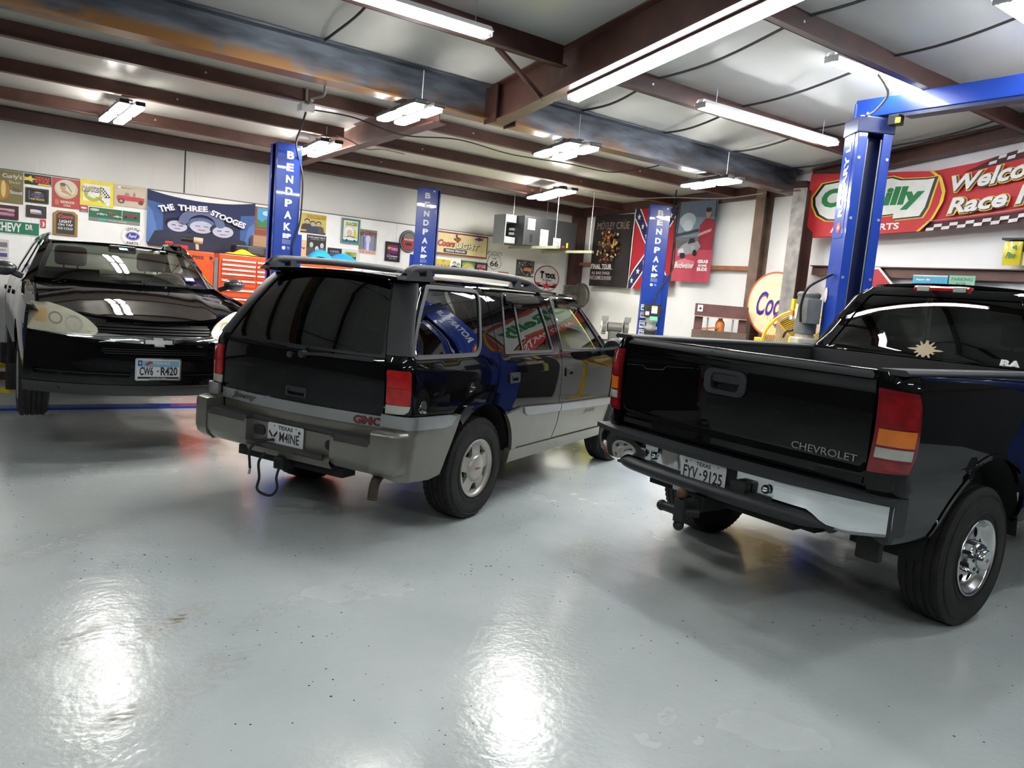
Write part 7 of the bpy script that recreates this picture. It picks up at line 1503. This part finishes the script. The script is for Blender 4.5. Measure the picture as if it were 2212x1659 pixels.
for s in (-1, 1):
    MB().use(FY).box((s * (fr_ + .07), 0, fz_), (.09, .12, .13)).bar((s * (fr_ + .08), 0, fz_), (s * (fr_ + .06), 0, .05), .05, .05).bar((s * (fr_ + .06), -.3, .03), (s * (fr_ + .06), .3, .03), .05, .05).build('stand', None, fn_, bevel=.006)
# ------------------------------------------------------------------ ceiling cables and box
jb = empty('junction_box', (2.63, 7.56, zlean(7.56) - .19), 0, 'grey junction box under the lean-to roof above the leftmost lettered post', 'electrical box')
MB().use(ZINC).box((0, 0, 0), (.14, .11, .07)).build('box', None, jb, bevel=.006); MB().use(ZINC).cyl((0, 0, .03), (0, 0, .19), .012, 8).build('hanger', None, jb)
GWIRE = mat('grey_wire', (.22, .21, .20), .6)
def cable(pts, r, m, label):
    P = [Vector(p) for p in pts]; o = P[0].copy()
    return MB().use(m).tube(spline([tuple(p - o) for p in P], 8), r, 8).build('cable', None, None, tuple(o), label=label, cat='cable')
zc = zlean(7.56) - .19
cable([(2.46, 6.62, 3.24), (2.50, 6.75, 3.17), (2.52, 7.1, 3.20), (2.60, 7.3, 3.23), (2.63, 7.5, zc + .04)], .012, GWIRE, 'grey cable looping from the grey beam to the junction box')
cable([(2.63, 7.56, zc - .035), (2.66, 7.75, zc - .14), (2.80, 8.3, 3.0), (3.02, 8.88, 2.95), (3.10, 8.90, 2.7), (3.09, 8.89, 2.2), (3.02, 8.90, 1.9), (3.06, 8.90, 1.72)], .010, CABLE, 'black power cable dropping from the junction box down the leftmost lettered post')
cable([(2.69, 7.56, zc), (3.1, 7.50, 3.20), (3.55, 7.3, 3.09), (4.2, 7.28, 3.16), (4.9, 7.30, 3.13), (5.6, 7.2, 3.14), (6.3, 7.2, 3.15), (6.45, 6.8, 3.18), (6.55, 6.62, 3.22)], .007, CABLE, 'thin black wire strung across below the nearest lean-to purlin')
cable([(3.30, 8.45, 3.17), (3.42, 8.35, 3.13), (3.60, 8.3, 3.06), (3.9, 8.5, 3.13), (4.3, 8.75, 3.17)], .007, GWIRE, 'short grey wire sagging at the lean-to rafter')
cable([(7.2, 8.75, 3.16), (7.5, 8.5, 3.13), (7.9, 8.3, 3.12), (8.3, 8.0, 3.17), (8.5, 7.3, 3.15), (8.6, 6.7, 3.20)], .008, GWIRE, 'grey wire sagging in front of the hanging flags')
cable([(6.05, 3.72, 3.62), (6.2, 3.70, 3.50), (6.4, 3.9, 3.44), (6.6, 4.1, 3.46), (6.75, 4.2, 3.52)], .010, GWIRE, 'grey cable dropping to the top of the tall lift column')
